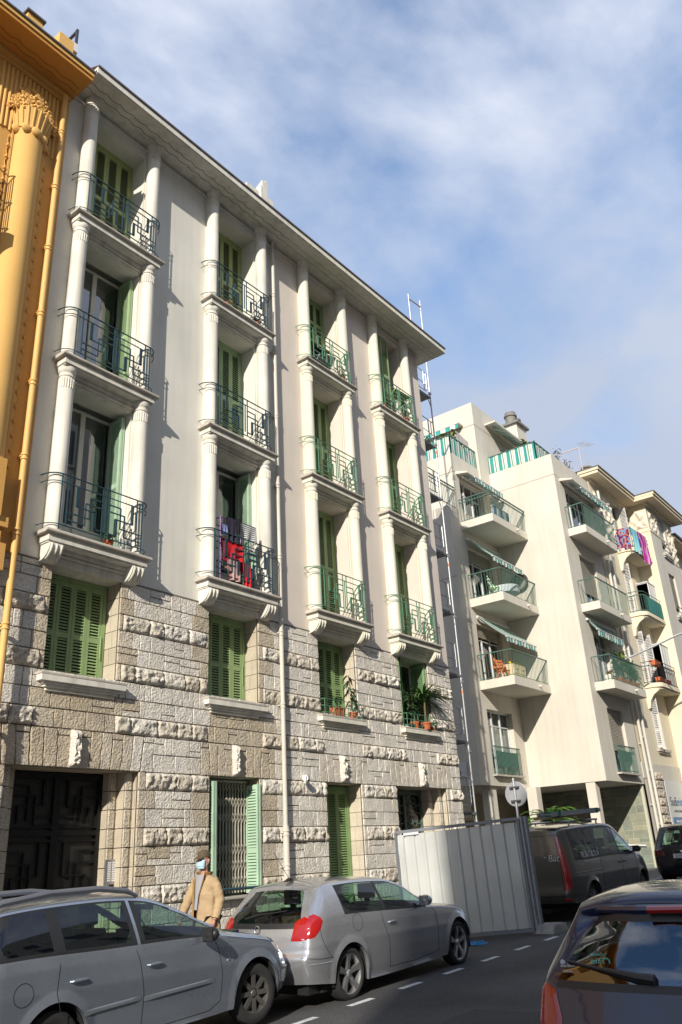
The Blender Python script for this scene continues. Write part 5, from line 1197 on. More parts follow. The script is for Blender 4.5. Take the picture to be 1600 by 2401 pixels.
for sg in (-1,1):
    b=MB(); b.tube([(.20,sg*.60,1.50),(.40,sg*.62,1.565),(.9,sg*.625,1.61),(1.5,sg*.625,1.60),(1.85,sg*.62,1.55),(2.0,sg*.61,1.49)],[.02,.03,.03,.03,.03,.018],8); b.build('roof_rail',mat('rail_grey',(.22,.235,.27),.4,metal=.5),q.root)
q.patch([(3.06,.715),(3.12,.72),(3.125,.735),(3.065,.735)],lambda a,z,o:q.side(q.inv(a,z),z,o),M_lclr,'side_repeater',.006,None,2)
HLp=[(3.86,.80),(4.02,.80),(4.22,.73),(4.34,.64),(4.30,.59),(4.12,.62),(3.95,.70)]
for sg in (-1,1): q.patch(HLp,lambda a,z,o,sg=sg:q.side(q.inv(a,z),z,o,sg),M_lclr,'headlight',.008)
q.patch([(4.05,.48),(4.35,.47),(4.36,.50),(4.05,.515)],lambda a,z,o:q.side(q.inv(a,z),z,o),mat('side_moulding',(.21,.235,.27)),'bumper_strip',.012,None,2)
# --- dark grey panel van with ladder on its roof
S=dict(L=5.25,xr=1.06,xf=4.28,rw=.335,ra=.40,wy=.93,rim=.215,cat='van',
 bot=[(0,.36),(.4,.33),(1.5,.26),(3,.26),(4,.28),(5.25,.34)],
 belt=[(0,1.16),(1,1.16),(2.5,1.15),(3.5,1.12),(4.1,1.07),(4.6,1.00),(5.25,.72)],
 top=[(0,1.78),(.3,1.82),(1.2,1.85),(2.6,1.85),(3.1,1.80),(3.5,1.62),(4.1,1.26),(4.35,1.13),(4.7,1.04),(5.25,.76)],
 wbelt=[(0,.90),(.5,.93),(1.2,.95),(3.5,.95),(4.3,.93),(5,.86),(5.25,.76)],
 wrail=[(0,.76),(.6,.80),(2.6,.80),(3.3,.78),(4.1,.84),(4.5,.86),(5.25,.70)],
 rear=[(.2,.10),(.5,.0),(.7,.03),(1.2,.04),(1.8,.16)],front=[(.2,.08),(.5,.0),(.8,.12),(1.0,.3)],
 crown=[(0,.03),(.8,.06),(3,.06),(4,.05),(5.25,.05)],
 windows=[(.42,1.62,.06,.10,.10),(1.68,2.95,.06,.10,0),(3.05,4.12,.05,.09,0)],darkwin=(0,1),screen=(3.0,4.3),seatx=[3.35],round=.12,lean=.6,bulge=.06)
PV=paint('dark_grey_paint',(.12,.112,.10),.6,.28,.12)
cV=Car('parked_van','dark grey panel van with white phone number and ladder on top, beyond the fence',(17.8,8.76,gz(17.8,8.3)),S,group='cars parked along the kerb')
cV.build(PV,M_cg,dx=.035); wheels(cV,'fan'); q=cV
for sg in (-1,1):
    MP=lambda a,z,o,sg=sg:q.wrap(a,z,o,sg)
    l=q.patch([(-.06,.62),(.03,.60),(.09,.66),(.10,1.0),(.07,1.3),(.02,1.66),(-.03,1.68),(-.045,1.5),(-.04,1.2),(-.055,.9)],MP,M_lred,'tail_lamp',.010,None,6); q.patch([(-.045,.80),(.075,.80),(.08,1.06),(-.035,1.08)],MP,M_lclr,'reversing_lens',.019,l,3); q.patch([(-.03,1.36),(.05,1.36),(.04,1.42),(-.03,1.42)],MP,M_lclr,'reversing_lens',.015,l,2)
    q.patch([(-.06,.40),(.10,.40),(.10,.45),(-.05,.45)],MP,M_lred,'rear_reflector',.012,None,2)
q.seam([(-.0+.16,.50),(.5,.52)],.005); q.seam([(1.70,1.12),(1.72,.30)]); q.seam([(2.99,1.15),(3.02,.30)]); q.seam([(4.02,1.08),(3.95,.35)]); q.seam([(.30,.92),(1.66,.90)],.012,M_blk); q.handle(2.86,.98,M_blk); q.handle(3.16,.98,M_blk); q.mirror(3.95,1.18,M_blk)
b=MB(); b.tube([q.rearp(-.74,zz,.003) for zz in (.5,.8,1.1,1.4,1.68)]+[q.rearp(yy,1.70,.003) for yy in (-.6,-.3,0)],.004,4); b.tube([q.rearp(-.74,.50,.003),q.rearp(-.4,.50,.003),q.rearp(0,.50,.003)],.004,4); b.tube([q.rearp(-.72,1.12,.003),q.rearp(0,1.12,.003)],.003,4); b.build('panel_line',M_seam,q.root)
WT=mat('white_lettering',(.62,.62,.60),.6)
t_=text('TEL 06 12 82 75 14',.17,WT,q.root,(1.18,-.965,1.25),(R(78),0,0),local=True,xs=.75); b=MB(); b.box(.75,1.68,-.968,-.962,1.115,1.135); b.build('white_stripe',WT,q.root)
text('nat Bat',.20,WT,q.root,(q.rearp(-.5,1.3)[0]-.014,-.45,1.24),(R(90),0,R(-90)),local=True,shear=.25)
for xx in (.7,2.3):
    b=MB(); b.tube([(xx,-.82,1.96),(xx,.82,1.96)],.022,8); b.tube([(xx,-.78,1.85),(xx,-.78,1.96)],.02,6); b.tube([(xx,.78,1.85),(xx,.78,1.96)],.02,6)
    b.build('roof_rack',M_galv,q.root)
lz=2.02+GF(18)
lad=thing('ladder','pale aluminium ladder strapped on the roof rack of the dark grey van','ladder',(17.95,8.15,lz+.02),None,True); lad.rotation_euler=(0,-.045,.02)
b=MB(); b.box(0,3.05,-.02,.0,0,.09); b.box(0,3.05,.30,.32,0,.09)
for k in range(11): b.tube([(.15+k*.27,0,.045),(.15+k*.27,.3,.045)],.015,6)
b.build('ladder_rails',mat('ladder_alu',(.30,.34,.34),.5,.1,4,metal=.4),lad); b=MB(); b.box(-.3,2.2,.02,.28,-.05,-.008); b.build('plank',mat('old_plank',(.30,.20,.13),.85,.3,6),lad)
b=MB()
for xx in (.4,2.75): b.box(xx,xx+.10,-.035,.34,-.02,.10)
b.build('strap',mat('strap_green',(.02,.14,.12),.8),lad)
# --- black off-road estate at the right edge
S=dict(L=4.6,xr=.9,xf=3.7,rw=.37,ra=.43,wy=.90,rim=.24,
 bot=[(0,.40),(.4,.34),(1.3,.30),(3.2,.30),(4.6,.36)],belt=[(0,1.06),(1,1.08),(3,1.03),(3.6,.98),(4.6,.75)],
 top=[(0,1.58),(.3,1.61),(1.2,1.63),(2.2,1.60),(2.6,1.42),(3.1,1.13),(3.4,1.05),(4.6,.78)],
 wbelt=[(0,.86),(.6,.90),(3.3,.90),(4.6,.78)],wrail=[(0,.66),(.6,.68),(2.3,.68),(3.1,.80),(4.6,.70)],
 rear=[(.2,.12),(.5,.0),(.9,.02),(1.1,.07),(1.6,.30)],front=[(.2,.05),(.6,.03),(.9,.2)],crown=[(0,.02),(1,.06),(2.5,.05),(4.6,.05)],
 windows=[(.3,1.0,.04,.06,0),(1.1,1.9,.04,.06,0),(2.0,2.95,.04,.06,0)],screen=(2.3,3.25),rglass=(1.13,1.50,.84),seatx=[2.1,1.2],round=.16,lean=.6,bulge=.10)
cS=Car('parked_car','black off-road estate car seen from behind, cut by the right edge beyond the van',(25.6,7.78,gz(25.6,7.8)-.06),S,group='cars parked along the kerb')
cS.build(paint('black_paint',(.008,.009,.014),.3,.25,.1),dx=.05); wheels(cS,'fan'); q=cS
for sg in (-1,1): q.patch([(-.22,.86),(.12,.84),(.22,.95),(.12,1.06),(-.14,1.06)],lambda a,z,o,sg=sg:q.wrap(a,z,o,sg),lampmat('lamp_red_dark',(.10,.006,.006)),'tail_lamp',.012)
b=MB(); xp=q.rearp(0,.84)[0]-.03; b.box(xp,xp+.02,-.26,.26,.80,.915); pp=b.build('number_plate',M_plate,q.root); b=MB(); b.box(xp-.003,xp,.21,.26,.80,.915); b.build('plate_band',M_pblue,pp); text('CH-8',.12,M_blk,pp,(xp-.003,.07,.857),(R(90),0,R(-90)),local=True,xs=.9)
b=MB(); b.lathe([(0,.01),(.045,0)],(q.rearp(0,.99)[0]-.015,0,.99),20,ax='x'); b.build('badge',M_chr,q.root); b=MB(); b.box(.1,.2,-.7,.7,.42,.50); b.build('bumper_insert',M_blk,q.root)
# --- dark blue hatchback, right foreground
S=dict(L=3.85,xr=.68,xf=3.15,rw=.29,ra=.335,wy=.80,rim=.19,
 bot=[(0,.30),(.4,.26),(1.3,.2),(3.2,.22),(3.85,.28)],belt=[(0,.90),(.6,.93),(1.5,.92),(2.4,.89),(2.9,.86),(3.85,.62)],
 top=[(0,1.285),(.18,1.32),(.7,1.39),(1.2,1.405),(1.6,1.35),(2.0,1.17),(2.45,.94),(2.9,.89),(3.85,.64)],
 wbelt=[(0,.80),(.5,.825),(1.2,.83),(2.8,.82),(3.85,.72)],wrail=[(0,.53),(.5,.56),(1.5,.57),(2.2,.68),(2.7,.77),(3.85,.66)],
 rear=[(.2,.08),(.40,.0),(.6,.01),(.80,.08),(.95,.15),(1.12,.31),(1.30,.50)],front=[(.2,.05),(.5,.0),(.75,.15)],crown=[(0,.035),(.7,.07),(1.6,.06),(2.4,.04),(3.85,.05)],
 windows=[(.45,1.0,.03,.05,0),(1.08,2.25,.03,.05,0)],screen=(1.45,2.42),rglass=(.93,1.265,.90),seatx=[1.55,.72],round=.10,lean=.6,bulge=.09)
cC=Car('car','dark blue hatchback with large rear window and stickers, cut by the lower right corner',(6.05,2.27,GF(6.0)),S)
S['rgm']=glass_mat('car_glass_blue',(.10,.13,.16),2.2)
cC.build(paint('dark_blue_paint',(.007,.012,.05),.0,.3,.06),dx=.02); wheels(cC,'cover'); q=cC
for sg in (-1,1):
    MP=lambda a,z,o,sg=sg:q.wrap(a,z,o,sg)
    l=q.patch([(-.13,.50),(.10,.48),(.22,.58),(.24,.72),(.14,.86),(.03,.905),(-.06,.86),(-.13,.70)],MP,M_lred,'tail_lamp',.018,None,7); q.patch([(-.11,.53),(.08,.52),(.13,.59),(.10,.64),(-.10,.66)],MP,M_lclr,'reversing_lens',.024,l,3)
b=MB(); b.tube([q.rearp(-.08,.955,.02),q.rearp(.02,.965,.03),q.rearp(.30,1.0,.02),q.rearp(.58,1.03,.014)],[.034,.03,.014,.008],8); b.build('rear_wiper',M_blk,q.root)
b=MB(); b.tube([q.rearp(v*.52,1.335,-.01) for v in (-1,-.6,-.2,.2,.6,1)],[.02,.03,.034,.034,.03,.02],8); b.build('spoiler',MATS['dark_blue_paint'],q.root)
b=MB(); b.tube([(q.rearp(v,1.345)[0]-.035,v,1.338) for v in (-.46,-.22,.0)],.026,8); b.build('high_brake_lamp',M_lred,q.root)
WS=mat('sticker_white',(.55,.55,.60),.6); TS=mat('sticker_teal',(.08,.42,.36),.6)
def rt(txt,sz,y,z,m_,xs=1): 
    p=q.rearp(y,z,.010); p2=q.rearp(y,z+.05,.010); an=math.atan2(p2[0]-p[0],.05); t=text(txt,sz,m_,q.root,p,(R(90),0,R(-90)),'sticker',local=True,xs=xs,extrude=.0005); t.rotation_euler=(R(90)-an,0,R(-90)); return t
rt('RENAULT',.028,.34,1.075,TS); rt('elf',.066,.355,1.04,TS,1.2)
p=q.rearp(.27,1.04,.012); b=MB(); b.lathe([(.018,0),(.024,.002),(.028,0)],(p[0],p[1],p[2]),16,ax='x'); b.build('sticker_ring',TS,q.root)
rt('auto securite',.030,.56,1.005,WS,.8); rt('controle',.024,.56,.975,WS,.8); p=q.rearp(.62,1.02,.012); b=MB(); b.lathe([(0,0),(.018,0),(.02,.001)],(p[0],p[1],p[2]),16,ax='x'); b.build('sticker_disc',WS,q.root)
b=MB(); b.box(.32,.9,-.55,.55,.60,.86); b.build('parcel_shelf',mat('shelf_brown',(.10,.075,.05),.9,.3,8),q.root)
# ================================================================ fence, sign, plants, small things
FN=thing('site_fence_panel','pale corrugated steel site fence panel with grey frame standing across the parking lane','fence',(15.8,7.85,.45))
A=Vector((15.72,7.80,0)); B=Vector((15.28,10.42,0)); zA0,zA1,zB0,zB1=.56,2.53,.40,2.43
def fp(u,v,off=0): 
    p=A.lerp(B,u); z=(zA0+(zB0-zA0)*u)*(1-v)+(zA1+(zB1-zA1)*u)*v; return (p.x-off-.10*v+.0,p.y+.0,z)
b=MB(); nr=11; vs=[]; xs_=[]
for k in range(nr): 
    u0=k/nr
    for du,o in ((.0,.0),(.16,.0),(.24,.035),(.30,.035),(.38,0)): xs_.append((min(1,u0+du/nr*1.0),o))
xs_.append((1,0)); rnd=random.Random(5); nv=14
dent=[(rnd.random(),rnd.random(),rnd.uniform(.03,.08)) for _ in range(14)]
for v in range(nv+1):
    for u,o in xs_:
        d=sum(.03*math.exp(-(((u-a)/r_)**2+((v/nv-c)/r_/1.2)**2)) for a,c,r_ in dent)
        vs.append(fp(u,.02+.95*v/nv,-o*1.0+d*.6))
n=len(xs_); b.add(vs,[(v*n+i,v*n+i+1,(v+1)*n+i+1,(v+1)*n+i) for v in range(nv) for i in range(n-1)])
b.build('corrugated_sheet',mat('galvanised_sheet',(.60,.615,.60),.42,.10,1.2,bump=.12,bs=12,metal=.25,streak=.07),FN,sharp=20)
M_fr=mat('fence_frame',(.22,.24,.27),.5,.1,4,metal=.4)
for a,c in (((0,0),(1,0)),((0,1),(1,1)),((0,0),(0,1)),((1,0),(1,1))):
    b=MB(); b.bar(fp(*a,.01),fp(*c,.01),.055); b.build('frame_bar',M_fr,FN)
for k in range(4):
    b=MB(); p0=Vector(fp(0,-.05)); p1=Vector(fp(0,1.02)); o=Vector((.06+.06*k,-.03-.015*k,0)); b.tube([p0+o,p1+o],.022,8); b.build('frame_post',M_fr if k%2 else M_galv,FN)
b=MB(); b.box(0,0,0,0,0,0); 
b=MB(); p=Vector(fp(.93,.985,.035)); q_=Vector(fp(.80,.985,.035)); b.add([p+Vector((0,0,-.05)),q_+Vector((0,0,-.05)),q_+Vector((0,0,.04)),p+Vector((0,0,.04))],[(0,1,2,3)]); b.build('maker_sticker',mat('sticker_pale',(.6,.6,.65),.5),FN)
b=MB(); x0,y0=15.72,7.42; z0=gz(15.9,7.6)
b.prism([(x0,z0),(x0+.09,z0+.15),(x0+.62,z0+.15),(x0+.72,z0)],'y',y0,y0+.24); b.box(x0+.2,x0+.5,y0+.02,y0+.22,z0+.15,z0+.165); b.prism([(x0+.0,z0+.0),(x0+.08,z0+.15),(x0+.62,z0+.15),(x0+.7,z0)],'y',y0+.24,y0+.42)
tag(b.build('concrete_block',mat('concrete',(.34,.335,.31),.95,.25,6,bump=.8,bs=40),origin=(x0+.3,y0+.2,z0),bevel=.02),'small grey concrete foot holding up the end of the metal fence panel','concrete block')
b=MB(); b.grid(14,10,lambda u,v:(14.55+.42*u,8.35+.35*v,gz(14.7,8.5)+.01+.07*max(0,noise.noise(Vector((u*5,v*5,1)))+.35)*min(1,u*5,(1-u)*5,v*5,(1-v)*5)))
tag(b.build('plastic_bag',mat('blue_plastic',(.01,.17,.42),.4,.2,5),origin=(14.6,8.5,gz(14.7,8.5))),'crumpled blue plastic bag lying on the road under the fence panel','bag')
RS=thing('road_sign','round road sign seen from its grey back on a pole behind the fence panel','road sign',(19.5,9.72,GF(19.5)))
b=MB(); b.tube([(19.5,9.72,.5),(19.5,9.72,3.62)],.032,10); b.build('pole',M_galv,RS)
b=MB(); b.lathe([(0,0),(.285,0),(.30,.012),(.30,.022),(0,.024)],(19.54,9.72,3.24),32,ax='x'); b.v=[(19.54+(x-19.54)*.8+(y-9.72)*.0,y,z) for x,y,z in b.v]; b.build('disc',mat('sign_back',(.36,.37,.39),.5,.08,4,metal=.3),RS)
for z in (3.08,3.40):
    b=MB(); b.box(19.46,19.56,9.60,9.84,z-.02,z+.02); b.lathe([(.02,0),(.02,.03)],(19.5,9.6,z),8,ax='y')
    b.build('clamp',mat('clamp_dark',(.12,.12,.13),.5,metal=.5),RS)
# street lamp reaching out from the cream facade
SL=thing('street_lamp','grey oval street lamp on a long arm fixed between the two cream buildings','street lamp',(33.7,11.1,8.6))
b=MB(); b.tube([(33.75,11.15,8.95),(34.1,10.1,9.3),(34.6,9.0,9.75),(34.7,8.7,9.8)],.04,8); b.build('arm',M_galv,SL)
b=MB(); b.ball((34.85,8.3,9.85),(.22,.42,.10),10); b.build('lamp_head',mat('lamp_grey',(.50,.51,.48),.4,.1,3),SL); b=MB(); b.ball((34.85,8.25,9.79),(.17,.33,.09),8); b.build('lens',mat('lamp_lens',(.62,.62,.58),.25),SL)
# roof aerials
b=MB(); b.tube([(37.6,12.3,18),(37.6,12.3,21)],.025,6); b.tube([(37.2,11.9,20.6),(38.5,12.8,21.6)],.018,5)
for k in range(7): t=k/6; b.bar((37.2+1.3*t,11.9+.9*t-.25,20.6+t),(37.2+1.3*t,11.9+.9*t+.25,20.6+t),.014)
b.bar((37.3,12.3,19.6),(37.9,12.3,19.7),.02); b.bar((37.6,12.0,19.4),(37.6,12.6,19.4),.02)
tag(b.build('roof_aerial',mat('aerial_grey',(.3,.3,.32),.5),origin=(37.6,12.3,18)),'thin television aerial beside the chimney of the older cream building','aerial')
b=MB(); P=[(34.3,11.9,17.9),(34.9,11.9,17.9),(34.9,11.9,19.7),(33.2,13.6,19.7),(33.2,13.6,17.9)]
b.bar((35.0,11.75,17.9),(35.0,11.75,19.6),.04); b.bar((35.0,13.4,17.9),(35.0,13.4,19.6),.04); b.bar((35.0,11.75,19.6),(35.0,13.4,19.6),.04); b.bar((35.0,11.75,17.95),(35.0,13.4,17.95),.03)
for k in range(14): t=k/13; b.bar((35.0,11.75+1.65*t,17.95),(35.0,min(13.4,11.75+1.65*t+.8),17.95+min(1.65,(13.4-11.75-1.65*t)*2.06)),.008); b.bar((35.0,11.75+1.65*t,17.95),(35.0,max(11.75,11.75+1.65*t-.8),17.95+min(1.65,1.65*t*2.06)),.008)
tag(b.build('lattice_screen',mat('pinkish_wire',(.50,.42,.40),.6),origin=(35,12.5,17.9)),'tilted wire lattice screen at the end of the upper terrace against the sky','screen')
b=MB(); b.grid(20,2,lambda u,v:(27.45+.03*math.sin(u*40),14.55+1.7*u*0+.0*v+1.2*u,17.2+1.35*v)); 
b=MB(); b.grid(30,2,lambda u,v:(27.75+1.05*u,14.45+.02*math.sin(u*60),17.4+1.25*v*(1-.12*u))); tag(b.build('reed_screen',mat('reed_grey',(.36,.34,.33),.9,.3,25),origin=(28,14.6,17.3)),'grey woven reed screen behind the striped canvas of the left terrace','screen')
# ---------------------------------------------------------------- plants
M_leaf=mat('leaf_green',(.075,.16,.035),.6,.35,9,obj=True); M_leafy=mat('leaf_yellow_green',(.17,.22,.04),.6,.3,9,obj=True); M_leafd=mat('leaf_dark',(.035,.085,.03),.6,.35,9,obj=True); M_terra=mat('terracotta',(.50,.13,.05),.8,.12,8); M_stem=mat('stem_brown',(.16,.11,.06),.9,.2,8)
def blade(b,p,d,L_,w_,droop,n=5,mi=0,fold=.25):
    d=Vector(d).normalized(); s_=d.cross(Vector((0,0,1))); s_=s_.normalized() if s_.length>.01 else Vector((1,0,0)); pts=[]; p=Vector(p)
    for i in range(n+1):
        t=i/n; c=p+d*L_*t+Vector((0,0,-droop*L_*t*t)); ww=w_*math.sin(PI*min(1,.12+.88*t))**.7*(1-t*.35) if t<1 else .001
        pts+= [tuple(c-s_*ww),tuple(c+Vector((0,0,fold*-ww))),tuple(c+s_*ww)]
    b.add(pts,[(3*i+k,3*i+k+1,3*i+k+4,3*i+k+3) for i in range(n) for k in (0,1)],mi)
def pot(x,y,z,r,h,parent,m_=None):
    b=MB(); b.lathe([(0,0),(r*.72,0),(r*.95,h*.8),(r*1.08,h*.8),(r*1.1,h),(r*.95,h),(r*.9,h*.85),(0,h*.85)],(x,y,z),18); return b.build('pot',m_ or M_terra,parent)
def spiky(name,label,loc,n,L_,w_,h,droop,m_=M_leaf,potr=.12,poth=.15,cat='plant',seed=1,stem=True,group=None,up=.7):
    r=thing(name,label,cat,loc,group); rn=random.Random(seed); x,y,z=loc
    if potr: pot(x,y,z,potr,poth,r)
    b=MB(); 
    if stem: b.tube([(x,y,z+poth*.8),(x+.02,y,z+poth+h)],[.03,.022],6); b.build('stem',M_stem,r); b=MB()
    for i in range(n):
        a=rn.uniform(0,2*PI); e=rn.uniform(-.2,1.1)*up+.35; b_h=z+poth+h*rn.uniform(.75,1.05)
        blade(b,(x,y,b_h),(math.cos(a),math.sin(a),e),L_*rn.uniform(.7,1.1),w_,droop*rn.uniform(.5,1.3))
    b.build('foliage',m_,r); return r
def bushy(name,label,loc,r3,n,ls,m_=M_leaf,potr=0,poth=.15,cat='plant',seed=1,group=None,flow=None):
    r=thing(name,label,cat,loc,group); rn=random.Random(seed); x,y,z=loc
    if potr: pot(x,y,z,potr,poth,r)
    b=MB(); c0=Vector((x,y,z+poth+r3[2]*.8)); st=MB()
    for i in range(max(4,n//14)):
        d=Vector((rn.uniform(-1,1)*r3[0],rn.uniform(-1,1)*r3[1],rn.uniform(-.2,1)*r3[2])); st.tube([(x,y,z+poth*.7),tuple(c0+d*.5+Vector((0,0,-.1*r3[2]))),tuple(c0+d)],[.008,.006,.003],4)
        for k in range(14):
            p=c0+d*rn.uniform(.35,1.1)+Vector([rn.gauss(0,.16)*r3[j] for j in range(3)]); v=Vector((rn.uniform(-1,1),rn.uniform(-1,1),rn.uniform(-.5,.8)))
            blade(b,p,v,ls*rn.uniform(.6,1.2),ls*.24,.5,3,mi=0)
    st.build('stem',M_stem,r); b.build('foliage',m_,r)
    if flow:
        f=MB(); 
        for i in range(14): f.ball((x+rn.gauss(0,.5)*r3[0],y+rn.gauss(0,.5)*r3[1],z+poth+r3[2]*rn.uniform(.4,1.4)),.022,4)
        f.build('flower',flow,r)
    return r
def planter(name,label,x0,x1,y0,y1,z0,z1,m_,cat='planter'):
    b=MB(); b.prism([(y0+.02,z0),(y0,z1),(y1,z1),(y1-.02,z0)],'x',x0,x1); return tag(b.build(name,m_,origin=((x0+x1)/2,(y0+y1)/2,z0),bevel=.01),label,cat)
sz=4.845
def small_guard(root,x0,x1,y,z,m_):
    b=MB()
    for zz in (z+.06,z+.2,z+.34): b.bar((x0,y,zz),(x1,y,zz),.012); b.bar((x0,y,zz),(x0,Y0,zz),.012); b.bar((x1,y,zz),(x1,Y0,zz),.012)
    n=8
    for i in range(n+1): x=x0+(x1-x0)*i/n; b.bar((x,y,z-.0),(x,y,z+(.34 if i%3!=1 else .2)),.012)
    return b.build('window_guard',m_,root)
small_guard(H17,13.80,15.12,Y0-.12,sz,M_rg); small_guard(H17,16.98,18.28,Y0-.12,sz,M_rg)
planter('flower_pot','square terracotta planter on the sill behind the green window guard, left of the small pot',14.22,14.56,11.10,11.28,sz,sz+.20,M_terra,'flower pot')
bushy('potted_plant','low leafy plant growing out of the square terracotta planter on the stone sill',(14.40,11.18,sz+.14),(.17,.08,.08),60,.11,M_leaf,seed=3)
r=thing('potted_plant','tall thin plant with drooping broad leaves in a small terracotta pot on the sill','plant',(14.85,11.18,sz)); pot(14.88,11.16,sz,.10,.15,r); b=MB(); b.tube([(14.88,11.16,sz+.1),(14.86,11.14,sz+.5),(14.72,11.10,sz+.95)],.010,6); b.build('stem',M_stem,r); b=MB(); rn=random.Random(8)
for i in range(16):
    t=.35+.65*i/15; p=(14.88-.16*t,11.16-.06*t,sz+.1+.85*t); a=rn.uniform(0,6.28); blade(b,p,(math.cos(a),math.sin(a)*.5,.15),.24,.035,.9)
for i in range(20): a=rn.uniform(0,6.28); blade(b,(14.84+rn.uniform(-.05,.1),11.16,sz+.14+.18*rn.random()),(math.cos(a),math.sin(a),.3),.12,.02,.5,3)
b.build('foliage',M_leafd,r)
spiky('potted_plant','big spiky yucca filling the open ground-floor window behind the green guard',(17.85,11.10,sz),110,1.02,.028,.65,.60,M_leaf,.14,.17,seed=4)
bushy('potted_plant','dense leafy bush beside the yucca in the open window',(17.42,11.16,sz),(.30,.12,.42),280,.13,M_leafd,.12,.16,seed=5)
planter('window_box','dark plastic window box under the plants of the open window',17.1,18.2,11.08,11.13,sz,sz+.09,M_blk)
spiky('potted_plant','small pale green plant at the right end of the open window sill',(18.20,11.12,sz),26,.28,.018,.08,.7,mat('leaf_pale',(.14,.30,.16),.6,.2,8),.07,.08,seed=6,stem=False)
bushy('potted_plant','dry climbing plant caught in the green rail of the top right balcony',(18.05,10.98,13.70),(.42,.08,.40),130,.09,M_leafy,.09,.12,seed=7)
b=MB(); b.lathe([(0,0),(.06,0),(.085,.14),(.07,.14)],(17.0,11.0,13.69),12); tag(b.build('flower_pot',M_terra,origin=(17,11,13.69)),'small empty terracotta pot at the left end of the top right balcony','flower pot')
b=MB(); b.lathe([(0,0),(.06,0),(.085,.12),(.07,.12)],(10.75,11.02,13.70),12); tag(b.build('flower_pot',M_terra,origin=(10.75,11,13.7)),'small red pot behind the railing of the second balcony of the top row','flower pot')
bushy('potted_plant','small dry flowering plant at the right end of the top balcony of the second column',(11.75,11.0,13.70),(.16,.08,.12),50,.07,M_stem,.07,.10,seed=9)
bushy('potted_plant','small leafy plant at the right end of the top balcony of the third column',(15.05,11.0,13.70),(.14,.06,.10),50,.08,M_leaf,.07,.10,seed=10)
# terrace plants of the modern building
spiky('yucca','tall yucca with yellow green spikes on the left roof terrace beside the scaffold',(27.1,15.9,17.0),80,.8,.04,.85,.35,M_leafy,.3,.3,seed=11)
bushy('terrace_bush','yellow green bush behind the striped canvas of the left terrace',(27.4,14.9,17.0),(.4,.6,.6),420,.28,M_leafy,.3,.3,seed=12)
bushy('terrace_bush','feathery bush under the penthouse awning above the long striped canvas',(30.9,12.6,17.1),(.75,.3,.65),360,.26,M_leafy,.25,.3,seed=13)
for i,(x,l) in enumerate(((33.0,'thin bare shrub near the middle of the upper terrace against the sky'),(34.2,'thin bare shrub beside the lattice screen on the upper terrace'))):
    bushy('terrace_shrub',l,(x,12.2,17.1),(.35,.2,.8),110,.12,mat('leaf_grey',(.13,.15,.09),.8,.3,9),.2,.3,seed=20+i)
bushy('potted_plant','geranium in a terracotta pot at the left end of the plant-filled balcony',(30.75,10.75,7.60),(.2,.14,.14),60,.12,M_leaf,.14,.24,seed=31,flow=mat('flower_red',(.5,.05,.03),.7))
for i,(x,h,m_,l) in enumerate(((31.5,.55,M_leafd,'dark bushy plant left of centre on the plant-filled balcony'),(32.2,.68,M_leafy,'tall yellow green plant in the middle of the plant-filled balcony'),(32.9,.55,M_leaf,'leafy plant right of centre on the plant-filled balcony'),(33.4,.38,M_leafy,'overhanging leafy plant at the right end of the plant-filled balcony'))):
    bushy('potted_plant',l,(x,10.70,7.6),(.32,.14,h),280,.16,m_,.15,.25,seed=40+i)
planter('plant_box','pale square plant box at the left end of the plant-filled balcony',30.42,30.68,10.6,10.85,7.60,7.85,M_conc)
for i,(x0,x1,zz,l) in enumerate(((36.35,37.1,8.28,'terracotta trough on the floor of the lowest curved balcony, left one'),(37.2,37.9,8.28,'terracotta trough on the floor of the lowest curved balcony, right one'),(36.1,36.9,9.0,'terracotta trough hung on the rail of the lowest curved balcony'))):
    planter('planter_trough',l,x0,x1,10.56,10.78,zz,zz+.24,M_terra)
# sago palm beside the undercroft
r=thing('sago_palm','bright green sago palm rising behind the dark van','palm',(23.7,10.8,GF(23.7)+.1)); b=MB(); b.tube([(23.7,10.8,.75),(23.7,10.8,2.62)],[.2,.16],10); b.build('trunk',M_stem,r); b=MB(); rn=random.Random(2)
M_palm=mat('palm_green',(.12,.27,.035),.5,.3,6,obj=True)
for i in range(34):
    a=i*2.4; el=rn.uniform(.25,1.1); L_=rn.uniform(1.1,1.45); d=Vector((math.cos(a)*math.cos(el),math.sin(a)*math.cos(el),math.sin(el))); P=[Vector((23.7,10.8,2.60))+d*L_*t+Vector((0,0,-.55*L_*t*t)) for t in [k/12 for k in range(13)]]
    b.tube(P,.010,4)
    for k in range(1,13):
        dd=(P[k]-P[k-1]).normalized(); s_=dd.cross(Vector((0,0,1))).normalized()
        for q2 in (0,.5):
            pp=P[k-1].lerp(P[k],q2)
            for sg in (-1,1): blade(b,pp,tuple(s_*sg+dd*.6+Vector((0,0,.35))),.23*math.sin(PI*min(.95,.25+.7*k/12)),.014,.3,2)
b.build('fronds',M_palm,r)
